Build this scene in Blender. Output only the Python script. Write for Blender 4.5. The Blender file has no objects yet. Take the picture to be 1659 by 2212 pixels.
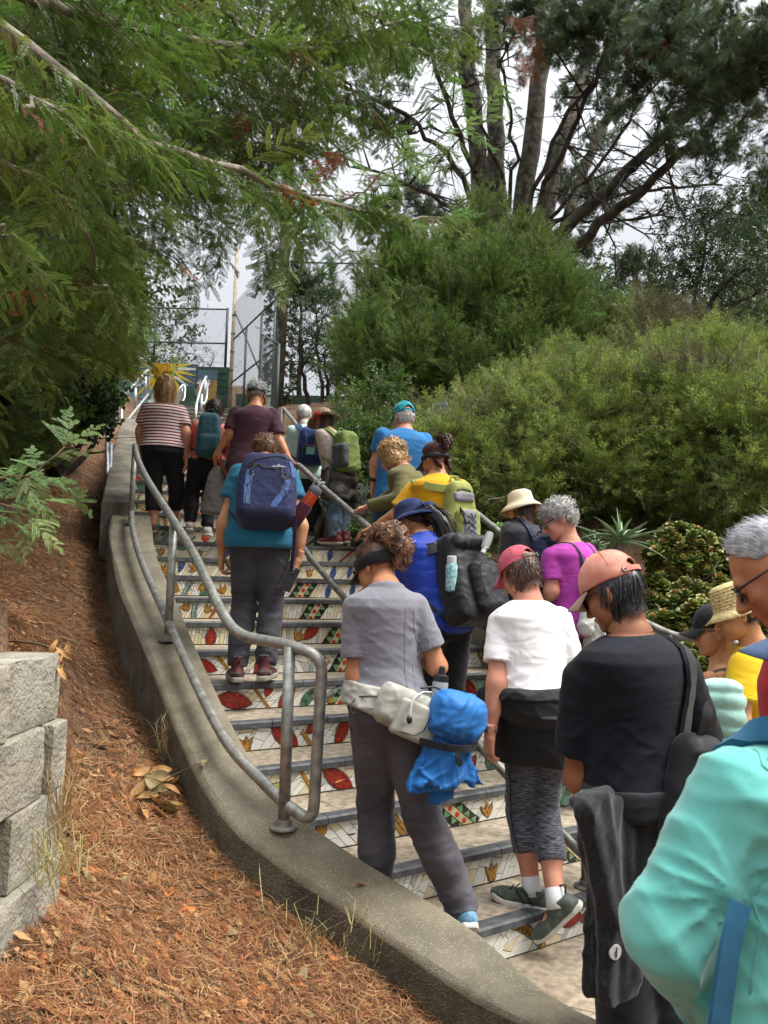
import bpy,math,random,colorsys
import numpy as np
from mathutils import Vector,Matrix,Euler
R=math.radians
C=bpy.context.scene.collection
SC=bpy.context.scene
random.seed(7);RNG=np.random.default_rng(7)
# camera, sky, sun, exposure
CF,CP,CR,CH=1640.0,R(5.524),0.02254,1.6077
cam_d=bpy.data.cameras.new('camera');cam=bpy.data.objects.new('camera',cam_d);C.objects.link(cam)
cam_d.sensor_fit='VERTICAL';cam_d.sensor_height=36;cam_d.lens=36*CF/2212
cam_d.clip_start=0.05;cam_d.clip_end=900
cam.matrix_world=Matrix.Translation((0,0,CH))@Matrix.Rotation(R(90)+CP,4,'X')@Matrix.Rotation(CR,4,'Z')
cam_d.dof.use_dof=True;cam_d.dof.focus_distance=4.2;cam_d.dof.aperture_fstop=7.5
SC.camera=cam
SUN_EL,SUN_AZ=R(58),R(98)
world=bpy.data.worlds.new('World');SC.world=world;world.use_nodes=True
wn=world.node_tree.nodes;wl=world.node_tree.links
bg=wn['Background']
sky=wn.new('ShaderNodeTexSky');sky.sky_type='NISHITA';sky.sun_disc=False
sky.sun_elevation=SUN_EL;sky.sun_rotation=SUN_AZ;sky.dust_density=4.0;sky.air_density=1.0
geo_n=wn.new('ShaderNodeTexCoord');sepn=wn.new('ShaderNodeSeparateXYZ');wl.new(geo_n.outputs['Generated'],sepn.inputs[0])
mr=wn.new('ShaderNodeMapRange');mr.inputs['From Min'].default_value=0;mr.inputs['From Max'].default_value=1
mr.inputs['To Min'].default_value=2.35;mr.inputs['To Max'].default_value=16.0
pw=wn.new('ShaderNodeMath');pw.operation='POWER';pw.inputs[1].default_value=4.0;pw.use_clamp=True;wl.new(sepn.outputs['Z'],pw.inputs[0]);wl.new(pw.outputs[0],mr.inputs['Value'])
nz=wn.new('ShaderNodeTexNoise');nz.inputs['Scale'].default_value=2.2;nz.inputs['Detail'].default_value=5
wl.new(geo_n.outputs['Generated'],nz.inputs['Vector'])
mr2=wn.new('ShaderNodeMapRange');mr2.inputs['To Min'].default_value=.88;mr2.inputs['To Max'].default_value=1.12
wl.new(nz.outputs['Fac'],mr2.inputs['Value'])
mul=wn.new('ShaderNodeMath');mul.operation='MULTIPLY';wl.new(mr.outputs[0],mul.inputs[0]);wl.new(mr2.outputs[0],mul.inputs[1])
cl=wn.new('ShaderNodeMix');cl.data_type='RGBA';cl.blend_type='MULTIPLY';cl.inputs[0].default_value=1
cl.inputs[6].default_value=(.94,.965,1.0,1);wl.new(mul.outputs[0],cl.inputs[7])
mx=wn.new('ShaderNodeMix');mx.data_type='RGBA';mx.inputs[0].default_value=.93
wl.new(sky.outputs[0],mx.inputs[6]);wl.new(cl.outputs[2],mx.inputs[7]);wl.new(mx.outputs[2],bg.inputs['Color'])
bg.inputs['Strength'].default_value=0.085
sun_d=bpy.data.lights.new('sun','SUN');sun_d.energy=1.5;sun_d.angle=R(30);sun_d.color=(1,.965,.91)
sun=bpy.data.objects.new('sun',sun_d);C.objects.link(sun)
sun.rotation_euler=(R(90)-SUN_EL,0,-SUN_AZ+math.pi)
sun.rotation_euler=Vector((-math.sin(SUN_AZ)*math.cos(SUN_EL),-math.cos(SUN_AZ)*math.cos(SUN_EL),-math.sin(SUN_EL))).to_track_quat('-Z','Y').to_euler()
SC.view_settings.view_transform='Standard';SC.view_settings.look='None'
SC.view_settings.exposure=2.0;SC.view_settings.gamma=1;SC.view_settings.use_curve_mapping=False
SC.cycles.max_bounces=6;SC.cycles.diffuse_bounces=4;SC.cycles.transparent_max_bounces=8
SC.cycles.use_denoising=True
# surveying: rays from the camera give real positions
def ray(px,py):
 u=(px-829.5)/CF;v=-(py-1106)/CF
 c,s=math.cos(CR),math.sin(CR);u,v=c*u-s*v,s*u+c*v
 return np.array([u,math.cos(CP)-v*math.sin(CP),math.sin(CP)+v*math.cos(CP)])
def at(px,py,y):
 d=ray(px,py);return d*(y/d[1])+np.array([0,0,CH])
def atz(px,py,z):
 d=ray(px,py);return d*((z-CH)/d[2])+np.array([0,0,CH])
 # helpers
def tag(o,label=None,cat=None,group=None,kind=None):
 if label:o['label']=label
 if cat:o['category']=cat
 if group:o['group']=group
 if kind:o['kind']=kind
 return o
def empty(name,loc=(0,0,0),rz=0.0,label=None,cat=None,group=None,kind=None,parent=None):
 o=bpy.data.objects.new(name,None);C.objects.link(o);o.empty_display_size=.1
 o.location=loc;o.rotation_euler=(0,0,rz)
 if parent:o.parent=parent
 return tag(o,label,cat,group,kind)
def npmesh(name,V,F,smooth=False):
 0
 me=bpy.data.meshes.new(name)
 if isinstance(F,np.ndarray)and len(F):
  k=F.shape[1];n=len(F)
  me.vertices.add(len(V));me.vertices.foreach_set('co',np.asarray(V,np.float32).ravel())
  me.loops.add(n*k);me.loops.foreach_set('vertex_index',F.astype(np.int32).ravel())
  me.polygons.add(n);me.polygons.foreach_set('loop_start',np.arange(0,n*k,k,dtype=np.int32))
  me.update(calc_edges=True)
 else:
  me.from_pydata([tuple(map(float,v))for v in V],[],[tuple(map(int,f))for f in F]);me.update()
 if smooth:me.polygons.foreach_set('use_smooth',np.ones(len(me.polygons),bool))
 return me
def link(name,me,m=None,parent=None,**kw):
 o=bpy.data.objects.new(name,me);C.objects.link(o)
 if m is not None and len(me.materials)==0:me.materials.append(m)
 if parent:o.parent=parent
 return tag(o,**kw)
class MB:
 def __init__(s):s.v=[];s.f=[];s.mi=[]
 def n(s):return len(s.v)
 def add(s,vs,fs,mi=0):
  k=len(s.v);s.v.extend([tuple(map(float,v))for v in vs]);s.f.extend([tuple(int(i)+k for i in f)for f in fs]);s.mi.extend([mi]*len(fs));return s
 def box(s,c,d,M=None,mi=0):
  x,y,z=[e/2 for e in d]
  P=[Vector((i*x,j*y,k*z))for k in(-1,1)for j in(-1,1)for i in(-1,1)]
  P=[((M@p)if M else p)+Vector(c)for p in P]
  return s.add(P,[(0,2,3,1),(4,5,7,6),(0,1,5,4),(2,6,7,3),(0,4,6,2),(1,3,7,5)],mi)
 def tube(s,P,r,n=8,cap=True,mi=0,close=False):
  P=[Vector(p)for p in P];m=len(P)
  rs=r if isinstance(r,(list,tuple,np.ndarray))else[r]*m
  k=s.n();up=None;vs=[]
  for i in range(m):
   a=P[max(i-1,0)]if not close else P[i-1];b=P[min(i+1,m-1)]if not close else P[(i+1)%m]
   t=(b-a)
   t=t.normalized()if t.length>1e-9 else Vector((0,0,1))
   if up is None:up=Vector((0,0,1))if abs(t.z)<.9 else Vector((1,0,0))
   u=(up-t*up.dot(t))
   if u.length<1e-6:u=t.orthogonal()
   u.normalize();w=t.cross(u);up=u
   for j in range(n):
    q=2*math.pi*j/n;vs.append(P[i]+(u*math.cos(q)+w*math.sin(q))*float(rs[i]))
  fs=[]
  for i in range(m if close else m-1):
   for j in range(n):
    a=i*n+j;b=i*n+(j+1)%n;i2=((i+1)%m)*n
    fs.append((a,b,i2+(j+1)%n,i2+j))
  if cap and not close:fs.append(tuple(range(n-1,-1,-1)));fs.append(tuple((m-1)*n+j for j in range(n)))
  return s.add(vs,fs,mi)
 def ribbon(s,P,N,w,th=.003,mi=0):
  0
  P=[Vector(p)for p in P];m=len(P);vs=[]
  for i in range(m):
   t=(P[min(i+1,m-1)]-P[max(i-1,0)]).normalized();nn=Vector(N[i]);nn=(nn-t*nn.dot(t)).normalized();b=t.cross(nn)
   ww=w[i]if isinstance(w,(list,tuple))else w
   for(q,e)in((-1,0),(1,0),(.9,1),(-.9,1)):vs.append(P[i]+b*(q*ww/2)+nn*(e*th))
  fs=[]
  for i in range(m-1):
   for j in range(4):fs.append((i*4+j,i*4+(j+1)%4,(i+1)*4+(j+1)%4,(i+1)*4+j))
  fs+=[(3,2,1,0),tuple((m-1)*4+j for j in range(4))]
  return s.add(vs,fs,mi)
 def prism(s,poly,o,ux,uy,un,d0,d1,mi=0):
  0
  n=len(poly);o,ux,uy,un=map(np.asarray,(o,ux,uy,un))
  vs=[o+ux*a+uy*b+un*d for d in(d0,d1)for a,b in poly]
  fs=[tuple(range(n,2*n))]+[(i,(i+1)%n,n+(i+1)%n,n+i)for i in range(n)]
  return s.add(vs,fs,mi)
 def lathe(s,prof,n=16,c=(0,0,0),M=None,mi=0):
  vs=[]
  for(r,z)in prof:
   for j in range(n):
    a=2*math.pi*j/n;p=Vector((r*math.cos(a),r*math.sin(a),z));vs.append(((M@p)if M else p)+Vector(c))
  m=len(prof)
  fs=[(i*n+j,i*n+(j+1)%n,(i+1)*n+(j+1)%n,(i+1)*n+j)for i in range(m-1)for j in range(n)]
  fs+=[tuple(range(n-1,-1,-1)),tuple((m-1)*n+j for j in range(n))]
  return s.add(vs,fs,mi)
 def mesh(s,name,mats=None,smooth=False,auto=None):
  me=bpy.data.meshes.new(name);me.from_pydata(s.v,[],s.f);me.update()
  for m in(mats if isinstance(mats,(list,tuple))else[mats]if mats else[]):me.materials.append(m)
  if any(s.mi):me.polygons.foreach_set('material_index',s.mi)
  if smooth:me.polygons.foreach_set('use_smooth',np.ones(len(me.polygons),bool))
  if auto:me.set_sharp_from_angle(angle=R(auto))
  return me
 def obj(s,name,mats,parent=None,smooth=False,auto=None,**kw):return link(name,s.mesh(name,mats,smooth,auto),None,parent,**kw)
def spline(P,n=8):
 0
 P=np.asarray(P,float);Q=np.vstack([2*P[0]-P[1],P,2*P[-1]-P[-2]]);out=[]
 for i in range(1,len(Q)-2):
  for t in np.linspace(0,1,n,endpoint=False):
   a,b,c,d=Q[i-1],Q[i],Q[i+1],Q[i+2]
   out.append(.5*((2*b)+(c-a)*t+(2*a-5*b+4*c-d)*t*t+(-a+3*b-3*c+d)*t**3))
 out.append(P[-1]);return np.array(out)
def fillet(P,r,n=5):
 0
 P=[np.asarray(p,float)for p in P];out=[P[0]]
 for a,b,c in zip(P,P[1:],P[2:]):
  u=a-b;v=c-b;lu,lv=np.linalg.norm(u),np.linalg.norm(v);k=min(r,lu*.49,lv*.49)
  p0=b+u/lu*k;p1=b+v/lv*k
  for t in np.linspace(0,1,n):out.append((1-t)**2*p0+2*t*(1-t)*b+t*t*p1)
 out.append(P[-1]);return out
 # materials
MATS={}
def srgb(h):
 h=h.lstrip('#');return tuple(((int(h[i:i+2],16)/255+.055)/1.055)**2.4 if int(h[i:i+2],16)>10 else int(h[i:i+2],16)/255/12.92 for i in(0,2,4))
def mat(name,col,rough=.7,var=.15,scale=8,bump=0.0,bscale=60,metal=0.0,col2=None,rand=0.0,spec=.5,fac=(.35,.65),det=4,sheen=0.0,transl=0.0,bdist=.01,alpha=None,trans=0.0):
 0
 if name in MATS:return MATS[name]
 if isinstance(col,str):col=srgb(col)
 if isinstance(col2,str):col2=srgb(col2)
 m=bpy.data.materials.new(name);m.use_nodes=True;n=m.node_tree.nodes;l=m.node_tree.links;b=n['Principled BSDF']
 tc=n.new('ShaderNodeTexCoord');nt=n.new('ShaderNodeTexNoise');nt.inputs['Scale'].default_value=scale;nt.inputs['Detail'].default_value=det
 l.new(tc.outputs['Object'],nt.inputs['Vector'])
 rp=n.new('ShaderNodeValToRGB');e=rp.color_ramp.elements
 c2=col2 or tuple(min(1,c*(1+var))for c in col);c1=col if col2 else tuple(c*(1-var)for c in col)
 e[0].position,e[1].position=fac;e[0].color=(*c1,1);e[1].color=(*c2,1);l.new(nt.outputs['Fac'],rp.inputs[0])
 out=rp.outputs[0]
 if rand:
  oi=n.new('ShaderNodeObjectInfo');ma=n.new('ShaderNodeMapRange');ma.inputs['To Min'].default_value=1-rand;ma.inputs['To Max'].default_value=1+rand
  l.new(oi.outputs['Random'],ma.inputs['Value']);hv=n.new('ShaderNodeHueSaturation');l.new(out,hv.inputs['Color']);l.new(ma.outputs[0],hv.inputs['Value']);out=hv.outputs[0]
 l.new(out,b.inputs['Base Color']);b.inputs['Roughness'].default_value=rough;b.inputs['Metallic'].default_value=metal
 b.inputs['Specular IOR Level'].default_value=spec
 if sheen:b.inputs['Sheen Weight'].default_value=sheen;b.inputs['Sheen Roughness'].default_value=.5
 if trans:b.inputs['Transmission Weight'].default_value=trans
 if alpha:b.inputs['Alpha'].default_value=alpha
 if bump:
  n2=n.new('ShaderNodeTexNoise');n2.inputs['Scale'].default_value=bscale;n2.inputs['Detail'].default_value=6;l.new(tc.outputs['Object'],n2.inputs['Vector'])
  bp=n.new('ShaderNodeBump');bp.inputs['Strength'].default_value=bump;bp.inputs['Distance'].default_value=bdist;l.new(n2.outputs['Fac'],bp.inputs['Height']);l.new(bp.outputs[0],b.inputs['Normal'])
 if transl:
  tr=n.new('ShaderNodeBsdfTranslucent');l.new(out,tr.inputs['Color']);ms=n.new('ShaderNodeMixShader');ms.inputs[0].default_value=transl
  l.new(b.outputs[0],ms.inputs[1]);l.new(tr.outputs[0],ms.inputs[2]);l.new(ms.outputs[0],n['Material Output'].inputs[0])
 MATS[name]=m;return m
def node(m,t,**kw):
 x=m.node_tree.nodes.new(t)
 for k,v in kw.items():setattr(x,k,v)
 return x
def smooth01(x):x=np.clip(x,0,1);return x*x*(3-2*x)
def vnoise(P,f,seed=0):
 0
 r=np.random.default_rng(seed);out=0
 for k in range(4):
  a=r.normal(size=3);a/=np.linalg.norm(a);b=r.normal(size=3);ph=r.uniform(0,6.28,2)
  out=out+np.sin((P@a)*f*(1+.35*k)+ph[0]+1.3*np.sin((P@b)*f*.6+ph[1]))
 return out/4
 # SETTING: stair geometry
SH=0.165
_I=np.arange(-8,34)
_K=[-8,1,2,3,4,5,6,7,8,9,10,11,12,25,33]
SM=np.interp(_I,_K,[.64,.64,.64,.63,.6,.555,.51,.45,.40,.35,.31,.28,.26,.22,.22])
SQ=np.interp(_I,_K,[3.11-9*.42,3.11,3.53,3.95,4.38,4.80,5.21,5.62,6.02,6.42,6.82,7.22,7.62,13.2,16.7])
def m_(i):return float(np.interp(i,_I,SM))
def q_(i):return float(np.interp(i,_I,SQ))
def spar(x,y):
 0
 x=np.clip(np.asarray(x,float),-6,4.5);y=np.asarray(y,float)
 d=y[...,None]-(x[...,None]*SM+SQ)
 k=np.clip((d>=0).sum(-1),1,len(_I)-1)
 a=np.take_along_axis(d,(k-1)[...,None],-1)[...,0];b=np.take_along_axis(d,k[...,None],-1)[...,0]
 return _I[k-1]+np.clip(a/np.maximum(a-b,1e-9),0,1)
def asc(x,y):
 0
 m=m_(float(spar(x,y)));v=np.array([-m,1.0]);return v/np.linalg.norm(v)
def onstair(px,py,dz=.2,lo=0.0):
 d=ray(px,py)
 for t in np.arange(.6,15,.01):
  P=d*t+np.array([0,0,CH])
  if P[2]<max(float(spar(P[0],P[1]))*SH,lo)+dz:return P
 return None
def intersect(pl,i):
 0
 m,q=m_(i),q_(i)
 g=[p[1]-(m*p[0]+q)for p in pl]
 for a,b,ga,gb in zip(pl,pl[1:],g,g[1:]):
  if ga*gb<=0:t=ga/(ga-gb+1e-12);return np.array(a[:2])+(np.array(b[:2])-np.array(a[:2]))*t
 return None
WDZ=.19
_wo=[onstair(*p,WDZ)[:2]for p in[(1080,2167),(988,2103),(873,2029),(735,1942),(597,1845),(500,1778),(440,1700),(361,1519),(297,1355),(254,1261)]]
_wi=[onstair(*p,WDZ)[:2]for p in[(1287,2204),(1241,2176),(1108,2068),(919,1951),(781,1872),(657,1794),(560,1690),(494,1563),(422,1404),(396,1341)]]
WO=[np.array([1.25,2.02])]+_wo+[np.array([-2.42,6.65]),np.array([-2.56,7.1])]
WI=[np.array([1.62,2.25])]+_wi+[np.array([-1.86,6.2]),np.array([-2.2,7.15])]
def resample(P,n):
 P=np.array(P);s=np.r_[0,np.cumsum(np.linalg.norm(np.diff(P,axis=0),axis=1))];t=np.linspace(0,s[-1],n)
 return np.c_[np.interp(t,s,P[:,0]),np.interp(t,s,P[:,1])]
def soft(P,k=3):
 P=np.array(P)
 for _ in range(k):P[1:-1]=.25*P[:-2]+.5*P[1:-1]+.25*P[2:]
 return P
WO=soft(resample(WO,44),2);WI=soft(resample(WI,44),2)
def wz(x,y):return np.maximum(spar(x,y),-.1)*SH+WDZ
WC=(WO+WI)/2
RC=soft(resample([(3.4,4.0),(2.6,4.35),(2.05,4.8),(1.5,5.15),(1.15,5.5),(.93,5.93),(.77,6.29),(.5,6.9),(.3,7.45)],30),2)
UL=resample([(-2.52,7.12),(-3.1,8.9),(-3.85,11.3)],12)
UL2=resample([(-3.62,11.3),(-4.35,14.0),(-4.4,16.0)],10)
UR=resample([(-.42,7.55),(-1.1,9.6),(-1.9,12.2),(-2.45,15.2)],14)
MC=soft(resample([(1.02,3.78),(.72,4.05),(.56,4.3),(.25,4.78),(-.14,5.49),(-.5,6.2),(-.84,7.0)],24),1)
PLAN_L=[tuple(p)for p in WI]+[tuple(p)for p in UL+np.array([.1,0])]+[tuple(p)for p in UL2+np.array([.1,0])]
PLAN_R=[tuple(p)for p in RC];PLAN_R2=[tuple(p)for p in UR]
M_conc=mat('concrete','#6b6656',.92,scale=7,col2='#867f6c',bump=.6,bscale=160,fac=(.3,.7))
def aggregate(m,strength=.5):
 0
 n=m.node_tree.nodes;l=m.node_tree.links;b=n['Principled BSDF'];src=b.inputs['Base Color'].links[0].from_socket
 tc=n.new('ShaderNodeTexCoord');v=n.new('ShaderNodeTexVoronoi');v.inputs['Scale'].default_value=110;l.new(tc.outputs['Object'],v.inputs['Vector'])
 r=n.new('ShaderNodeValToRGB');r.color_ramp.elements[0].position=.26;r.color_ramp.elements[0].color=(1,1,1,1);r.color_ramp.elements[1].position=.42;r.color_ramp.elements[1].color=(0,0,0,1)
 l.new(v.outputs['Distance'],r.inputs[0])
 t=n.new('ShaderNodeMath');t.operation='MULTIPLY';sp_=n.new('ShaderNodeSeparateColor');l.new(v.outputs['Color'],sp_.inputs[0]);gt=n.new('ShaderNodeMath');gt.operation='GREATER_THAN';gt.inputs[1].default_value=.6
 l.new(sp_.outputs[0],gt.inputs[0]);l.new(r.outputs[0],t.inputs[0]);l.new(gt.outputs[0],t.inputs[1])
 t2=n.new('ShaderNodeMath');t2.operation='MULTIPLY';t2.inputs[1].default_value=strength;l.new(t.outputs[0],t2.inputs[0])
 mx=n.new('ShaderNodeMix');mx.data_type='RGBA';l.new(t2.outputs[0],mx.inputs[0]);l.new(src,mx.inputs[6]);mx.inputs[7].default_value=(*srgb('#d8d2c2'),1)
 nz=n.new('ShaderNodeTexNoise');nz.inputs['Scale'].default_value=2.3;nz.inputs['Detail'].default_value=8;nz.inputs['Roughness'].default_value=.7;l.new(tc.outputs['Object'],nz.inputs['Vector'])
 r2=n.new('ShaderNodeValToRGB');r2.color_ramp.elements[0].position=.36;r2.color_ramp.elements[0].color=(.62,.58,.52,1);r2.color_ramp.elements[1].position=.6;r2.color_ramp.elements[1].color=(1,1,1,1);l.new(nz.outputs['Fac'],r2.inputs[0])
 m2=n.new('ShaderNodeMix');m2.data_type='RGBA';m2.blend_type='MULTIPLY';m2.inputs[0].default_value=.8;l.new(mx.outputs[2],m2.inputs[6]);l.new(r2.outputs[0],m2.inputs[7]);l.new(m2.outputs[2],b.inputs['Base Color'])
aggregate(M_conc,.22)
M_conc_side=mat('concrete_mossy_shaded_side','#3f3a2e',.98,scale=9,col2='#625b49',bump=1.0,bscale=120,fac=(.3,.7));aggregate(M_conc_side,.16)  # outer face: dirt and moss, plus shade painted into the darker colour
M_conc_d=mat('concrete_upper','#57524a',.95,scale=5,col2='#7a7467',bump=.5,bscale=120);aggregate(M_conc_d,.25)
M_tread=mat('tread_tile','#7d7161',.75,scale=26,col2='#ada08c',bump=.25,bscale=200,fac=(.3,.62),det=8,rand=.07)
aggregate(M_tread,.0)
M_nose=mat('nosing_tile','#3c3e40',.6,scale=20,col2='#56585a',bump=.15,bscale=200,rand=.1)
M_grout=mat('grout','#4b4740',.95,scale=40,col2='#6b655a',bump=.5,bscale=200)
stairs=empty('mosaic_staircase',kind='structure');stairs['label']='curving tiled staircase with mosaic risers between concrete curb walls'
def ends(i):
 a=intersect(PLAN_L,i)
 b=intersect(PLAN_R,i)if i<=12 else intersect(PLAN_R2,i)
 if a is None:a=np.array([-4.4,m_(i)*-4.4+q_(i)])
 if b is None:b=np.array([-2.4,m_(i)*-2.4+q_(i)])if i>12 else np.array([.3,m_(i)*.3+q_(i)])
 return a,b
def sub(name,mb,m,parent,**kw):return mb.obj(name,m,parent,**kw)
NST=31
ENDS={i:ends(i)for i in range(0,NST+2)}
shared={}
# treads, nosings and riser backing, one part per step
step_parts={}
for i in range(1,NST+1):
 a,b=ENDS[i];a2,b2=ENDS[min(i+1,NST+1)]
 u=(b-a)/np.linalg.norm(b-a);nrm=np.array([u[1],-u[0]])
 W=np.linalg.norm(b-a);z=i*SH
 mb=MB()
 zc=z-.012
 P=[(*a,z-SH-.3),(*b,z-SH-.3),(*(b2-nrm*.02),z-SH-.3),(*(a2-nrm*.02),z-SH-.3)]
 P+=[(p[0],p[1],zc)for p in P]
 mb.add(P,[(3,2,1,0),(4,5,6,7),(0,1,5,4),(1,2,6,5),(2,3,7,6),(3,0,4,7)])
 st=mb.obj('step',M_grout,stairs);step_parts[i]=(st,a,b,u,nrm,W,z)
 n=max(3,int(W/.31));near=i<=9
 if near:
  for k in range(n):
   t0,t1=k/n*W+.002,(k+1)/n*W-.002
   nb=MB();o=np.array([*a,z])
   prof=[(.022,-.036),(.022,-.008),(.012,0),(-.05,0),(-.05,-.011),(.003,-.011),(.003,-.036)]
   vs=[(*(a+u*t+nrm*p[0]),z+p[1])for t in(t0,t1)for p in prof];q=len(prof)
   nb.add(vs,[tuple(range(q)),tuple(range(2*q-1,q-1,-1))]+[(j,q+j,q+(j+1)%q,(j+1)%q)for j in range(q)])
   nb.obj('nosing_tile',M_nose,st)
  nt=max(3,int(W/.42));dp=.052
  for k in range(nt):
   f0,f1=k/nt,(k+1)/nt
   A=a+(b-a)*f0-nrm*dp;B=a+(b-a)*f1-nrm*dp;D=a2+(b2-a2)*f0+nrm*.004;E_=a2+(b2-a2)*f1+nrm*.004
   g=.0022;A=A+u*g;D=D+u*g;B=B-u*g;E_=E_-u*g
   tb=MB();vs=[(*p,zz)for zz in(z-.011,z-.001)for p in(A,B,E_,D)]
   tb.add(vs,[(4,5,6,7),(0,1,5,4),(1,2,6,5),(2,3,7,6),(3,0,4,7)])
   tb.obj('tread_tile',M_tread,st)
 else:
  nb=MB()
  for(t0,t1)in((0,W),):
   vs=[(*(a+u*t+nrm*p[0]),z+p[1])for t in(t0,t1)for p in[(.02,-.036),(.02,0),(-.05,0),(-.05,-.036)]]
   nb.add(vs,[(0,1,2,3),(7,6,5,4),(0,4,5,1),(1,5,6,2),(2,6,7,3)])
  nb.obj('nosing',M_nose,st)
  tb=MB();vs=[(*p,zz)for zz in(z-.011,z-.001)for p in(a-nrm*.052,b-nrm*.052,b2,a2)]
  tb.add(vs,[(4,5,6,7),(0,1,5,4),(1,2,6,5),(2,3,7,6),(3,0,4,7)]);tb.obj('tread',M_tread,st)
pav=empty('paved_floor',kind='structure');pav['label']='beige paved floor at the foot of the stair'
mb=MB();mb.add([(.2,-3,-.012),(7,-3,-.012),(7,7,-.012),(.2,7,-.012)],[(0,1,2,3)]);mb.obj('joint_bed',M_grout,pav)
_ca,_cb=math.cos(R(68)),math.sin(R(68))
m1,q1=m_(1),q_(1)
for gx in range(-3,9):
 for gy in range(-9,4):
  T=.62;o=np.array([.98,3.02]);ex=np.array([_ca,_cb]);ey=np.array([-_cb,_ca])
  c0=[o+ex*(gx+s)*T+ey*(gy+t)*T+ex*(1-2*s)*.002+ey*(1-2*t)*.002 for s,t in((0,0),(1,0),(1,1),(0,1))]
  def clip(poly,f):
   out=[]
   for p,q in zip(poly,poly[1:]+poly[:1]):
    fp,fq=f(p),f(q)
    if fp<=0:out.append(p)
    if fp*fq<0:out.append(p+(q-p)*fp/(fp-fq))
   return out
  c0=clip(c0,lambda p:p[1]-(m1*p[0]+q1)+.004)
  if len(c0)<3:continue
  c0=clip(c0,lambda p:.4-p[0])
  if len(c0)<3:continue
  cc=sum(c0)/len(c0)
  if cc[0]>4.5 or cc[1]<.2:continue
  tb=MB();k=len(c0);tb.add([(*p,zz)for zz in(-.011,0)for p in c0],[tuple(range(k,2*k))]+[(j,(j+1)%k,k+(j+1)%k,k+j)for j in range(k)])
  tb.obj('paving_tile',M_tread,pav)
  # curb walls
def wall_strip(name,OUT,INN,ztop,zbot,m,chamfer=.03,parent=None,side=None,**kw):
 mb=MB();n=len(OUT);vs=[]
 for o,i in zip(OUT,INN):
  c=(o+i)/2;zt=ztop(c[0],c[1])if callable(ztop)else ztop
  zb=zt-zbot;d=(i-o)/np.linalg.norm(i-o)
  j=.004*math.sin(o[0]*37+o[1]*21)
  prof=[(o,zb),(o,zt-chamfer+j),(o+d*chamfer*.35,zt-chamfer*.35),(o+d*chamfer,zt+j),(i-d*chamfer*.7,zt),(i-d*chamfer*.15,zt-chamfer*.25),(i,zt-chamfer*.8),(i,zb)]
  vs+=[(p[0],p[1],z)for p,z in prof]
 k=8;fs=[(a*k+b,(a+1)*k+b,(a+1)*k+b+1,a*k+b+1)for a in range(n-1)for b in range(k-1)]
 fs=[tuple(reversed(f))for f in fs]
 fs+=[tuple(range(k)),tuple((n-1)*k+b for b in range(k-1,-1,-1))]
 mb.add(vs,fs)
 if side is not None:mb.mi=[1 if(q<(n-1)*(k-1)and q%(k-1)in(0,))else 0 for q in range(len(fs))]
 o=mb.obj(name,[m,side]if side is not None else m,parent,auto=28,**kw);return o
def offs(P,w):
 P=np.array(P);t=np.gradient(P,axis=0);t/=np.linalg.norm(t,axis=1)[:,None];nrm=np.c_[-t[:,1],t[:,0]]
 return P+nrm*w/2,P-nrm*w/2
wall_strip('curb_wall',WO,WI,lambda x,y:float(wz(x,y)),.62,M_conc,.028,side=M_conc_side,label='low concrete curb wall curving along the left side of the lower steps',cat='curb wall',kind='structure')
o_,i_=offs(RC,.24)
wall_strip('curb_wall',i_,o_,lambda x,y:float(max(spar(x,y),0)*SH+.24),.8,M_conc_d,.025,label='concrete curb wall below the railing on the right of the lower steps',cat='curb wall',kind='structure')
o_,i_=offs(UL,.27)
wall_strip('curb_wall',o_,i_,lambda x,y:float(spar(x,y)*SH+.3),.9,M_conc_d,.02,label='narrow concrete curb wall rising left of the striped shirt',cat='curb wall',kind='structure')
o_,i_=offs(UL2,.24)
wall_strip('curb_wall',o_,i_,lambda x,y:float(spar(x,y)*SH+.2),.9,M_conc_d,.02,label='far concrete curb wall below the mural, left of the top steps',cat='curb wall',kind='structure')
o_,i_=offs(UR,.2)
wall_strip('curb_wall',o_,i_,lambda x,y:float(spar(x,y)*SH+.3),.9,M_conc_d,.02,label='concrete curb wall behind the white haired walker',cat='curb wall',kind='structure')
mb=MB();mb.box((.0,7.98,1.98),(.95,.16,.3));mb.obj('landing_kerb',M_conc_d,stairs)
mb=MB();mb.add([(-.42,7.4,1.965),(.5,7.4,1.965),(.5,8.1,1.965),(-.5,8.1,1.965)],[(0,1,2,3)]);mb.obj('landing',M_tread,stairs)
# mosaic tiles
M_white=[mat('tile_white','#dcd9d0',.25,.05,30,rand=.10),mat('tile_cream','#d3c6a4',.28,.06,30,rand=.12),mat('tile_grey','#aeb0a6',.3,.06,30,rand=.1)]
def glaze(name,c,c2,scale=30,bump=.8,bs=45):return mat(name,c,.22,scale=scale,col2=c2,bump=bump,bscale=bs,rand=.1,bdist=.006)
M_red=glaze('tile_red','#6d150f','#a02a1c',50,1.0,60);M_gold=glaze('tile_gold','#7a5218','#b5832f',60,1.,60);M_blue=glaze('tile_blue','#27365f','#4a5f92',50)
M_green=glaze('tile_green','#4c7a50','#80a878',24,.2);M_black=glaze('tile_black','#15150f','#32342a',30,.3);M_bead=glaze('tile_bead','#a3241a','#c43a28',40,.5,90)
M_band=glaze('tile_band','#b3a77e','#cabf98',30,.3);M_rib=glaze('tile_ribbon','#7c8c86','#9dada5',24,.2);M_leafg=glaze('tile_leaf_green','#2c5243','#568069',30,.5)
M_oran=glaze('tile_orange','#8c3c14','#b55f24',40,.6);M_lime=glaze('tile_lime','#7c8434','#a9ab55',40,.6);M_seag=glaze('tile_sea','#5d927a','#8fbba2',60,.9,50)
M_bl2=glaze('tile_flower','#23449b','#3a63bd',40,.4)
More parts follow.
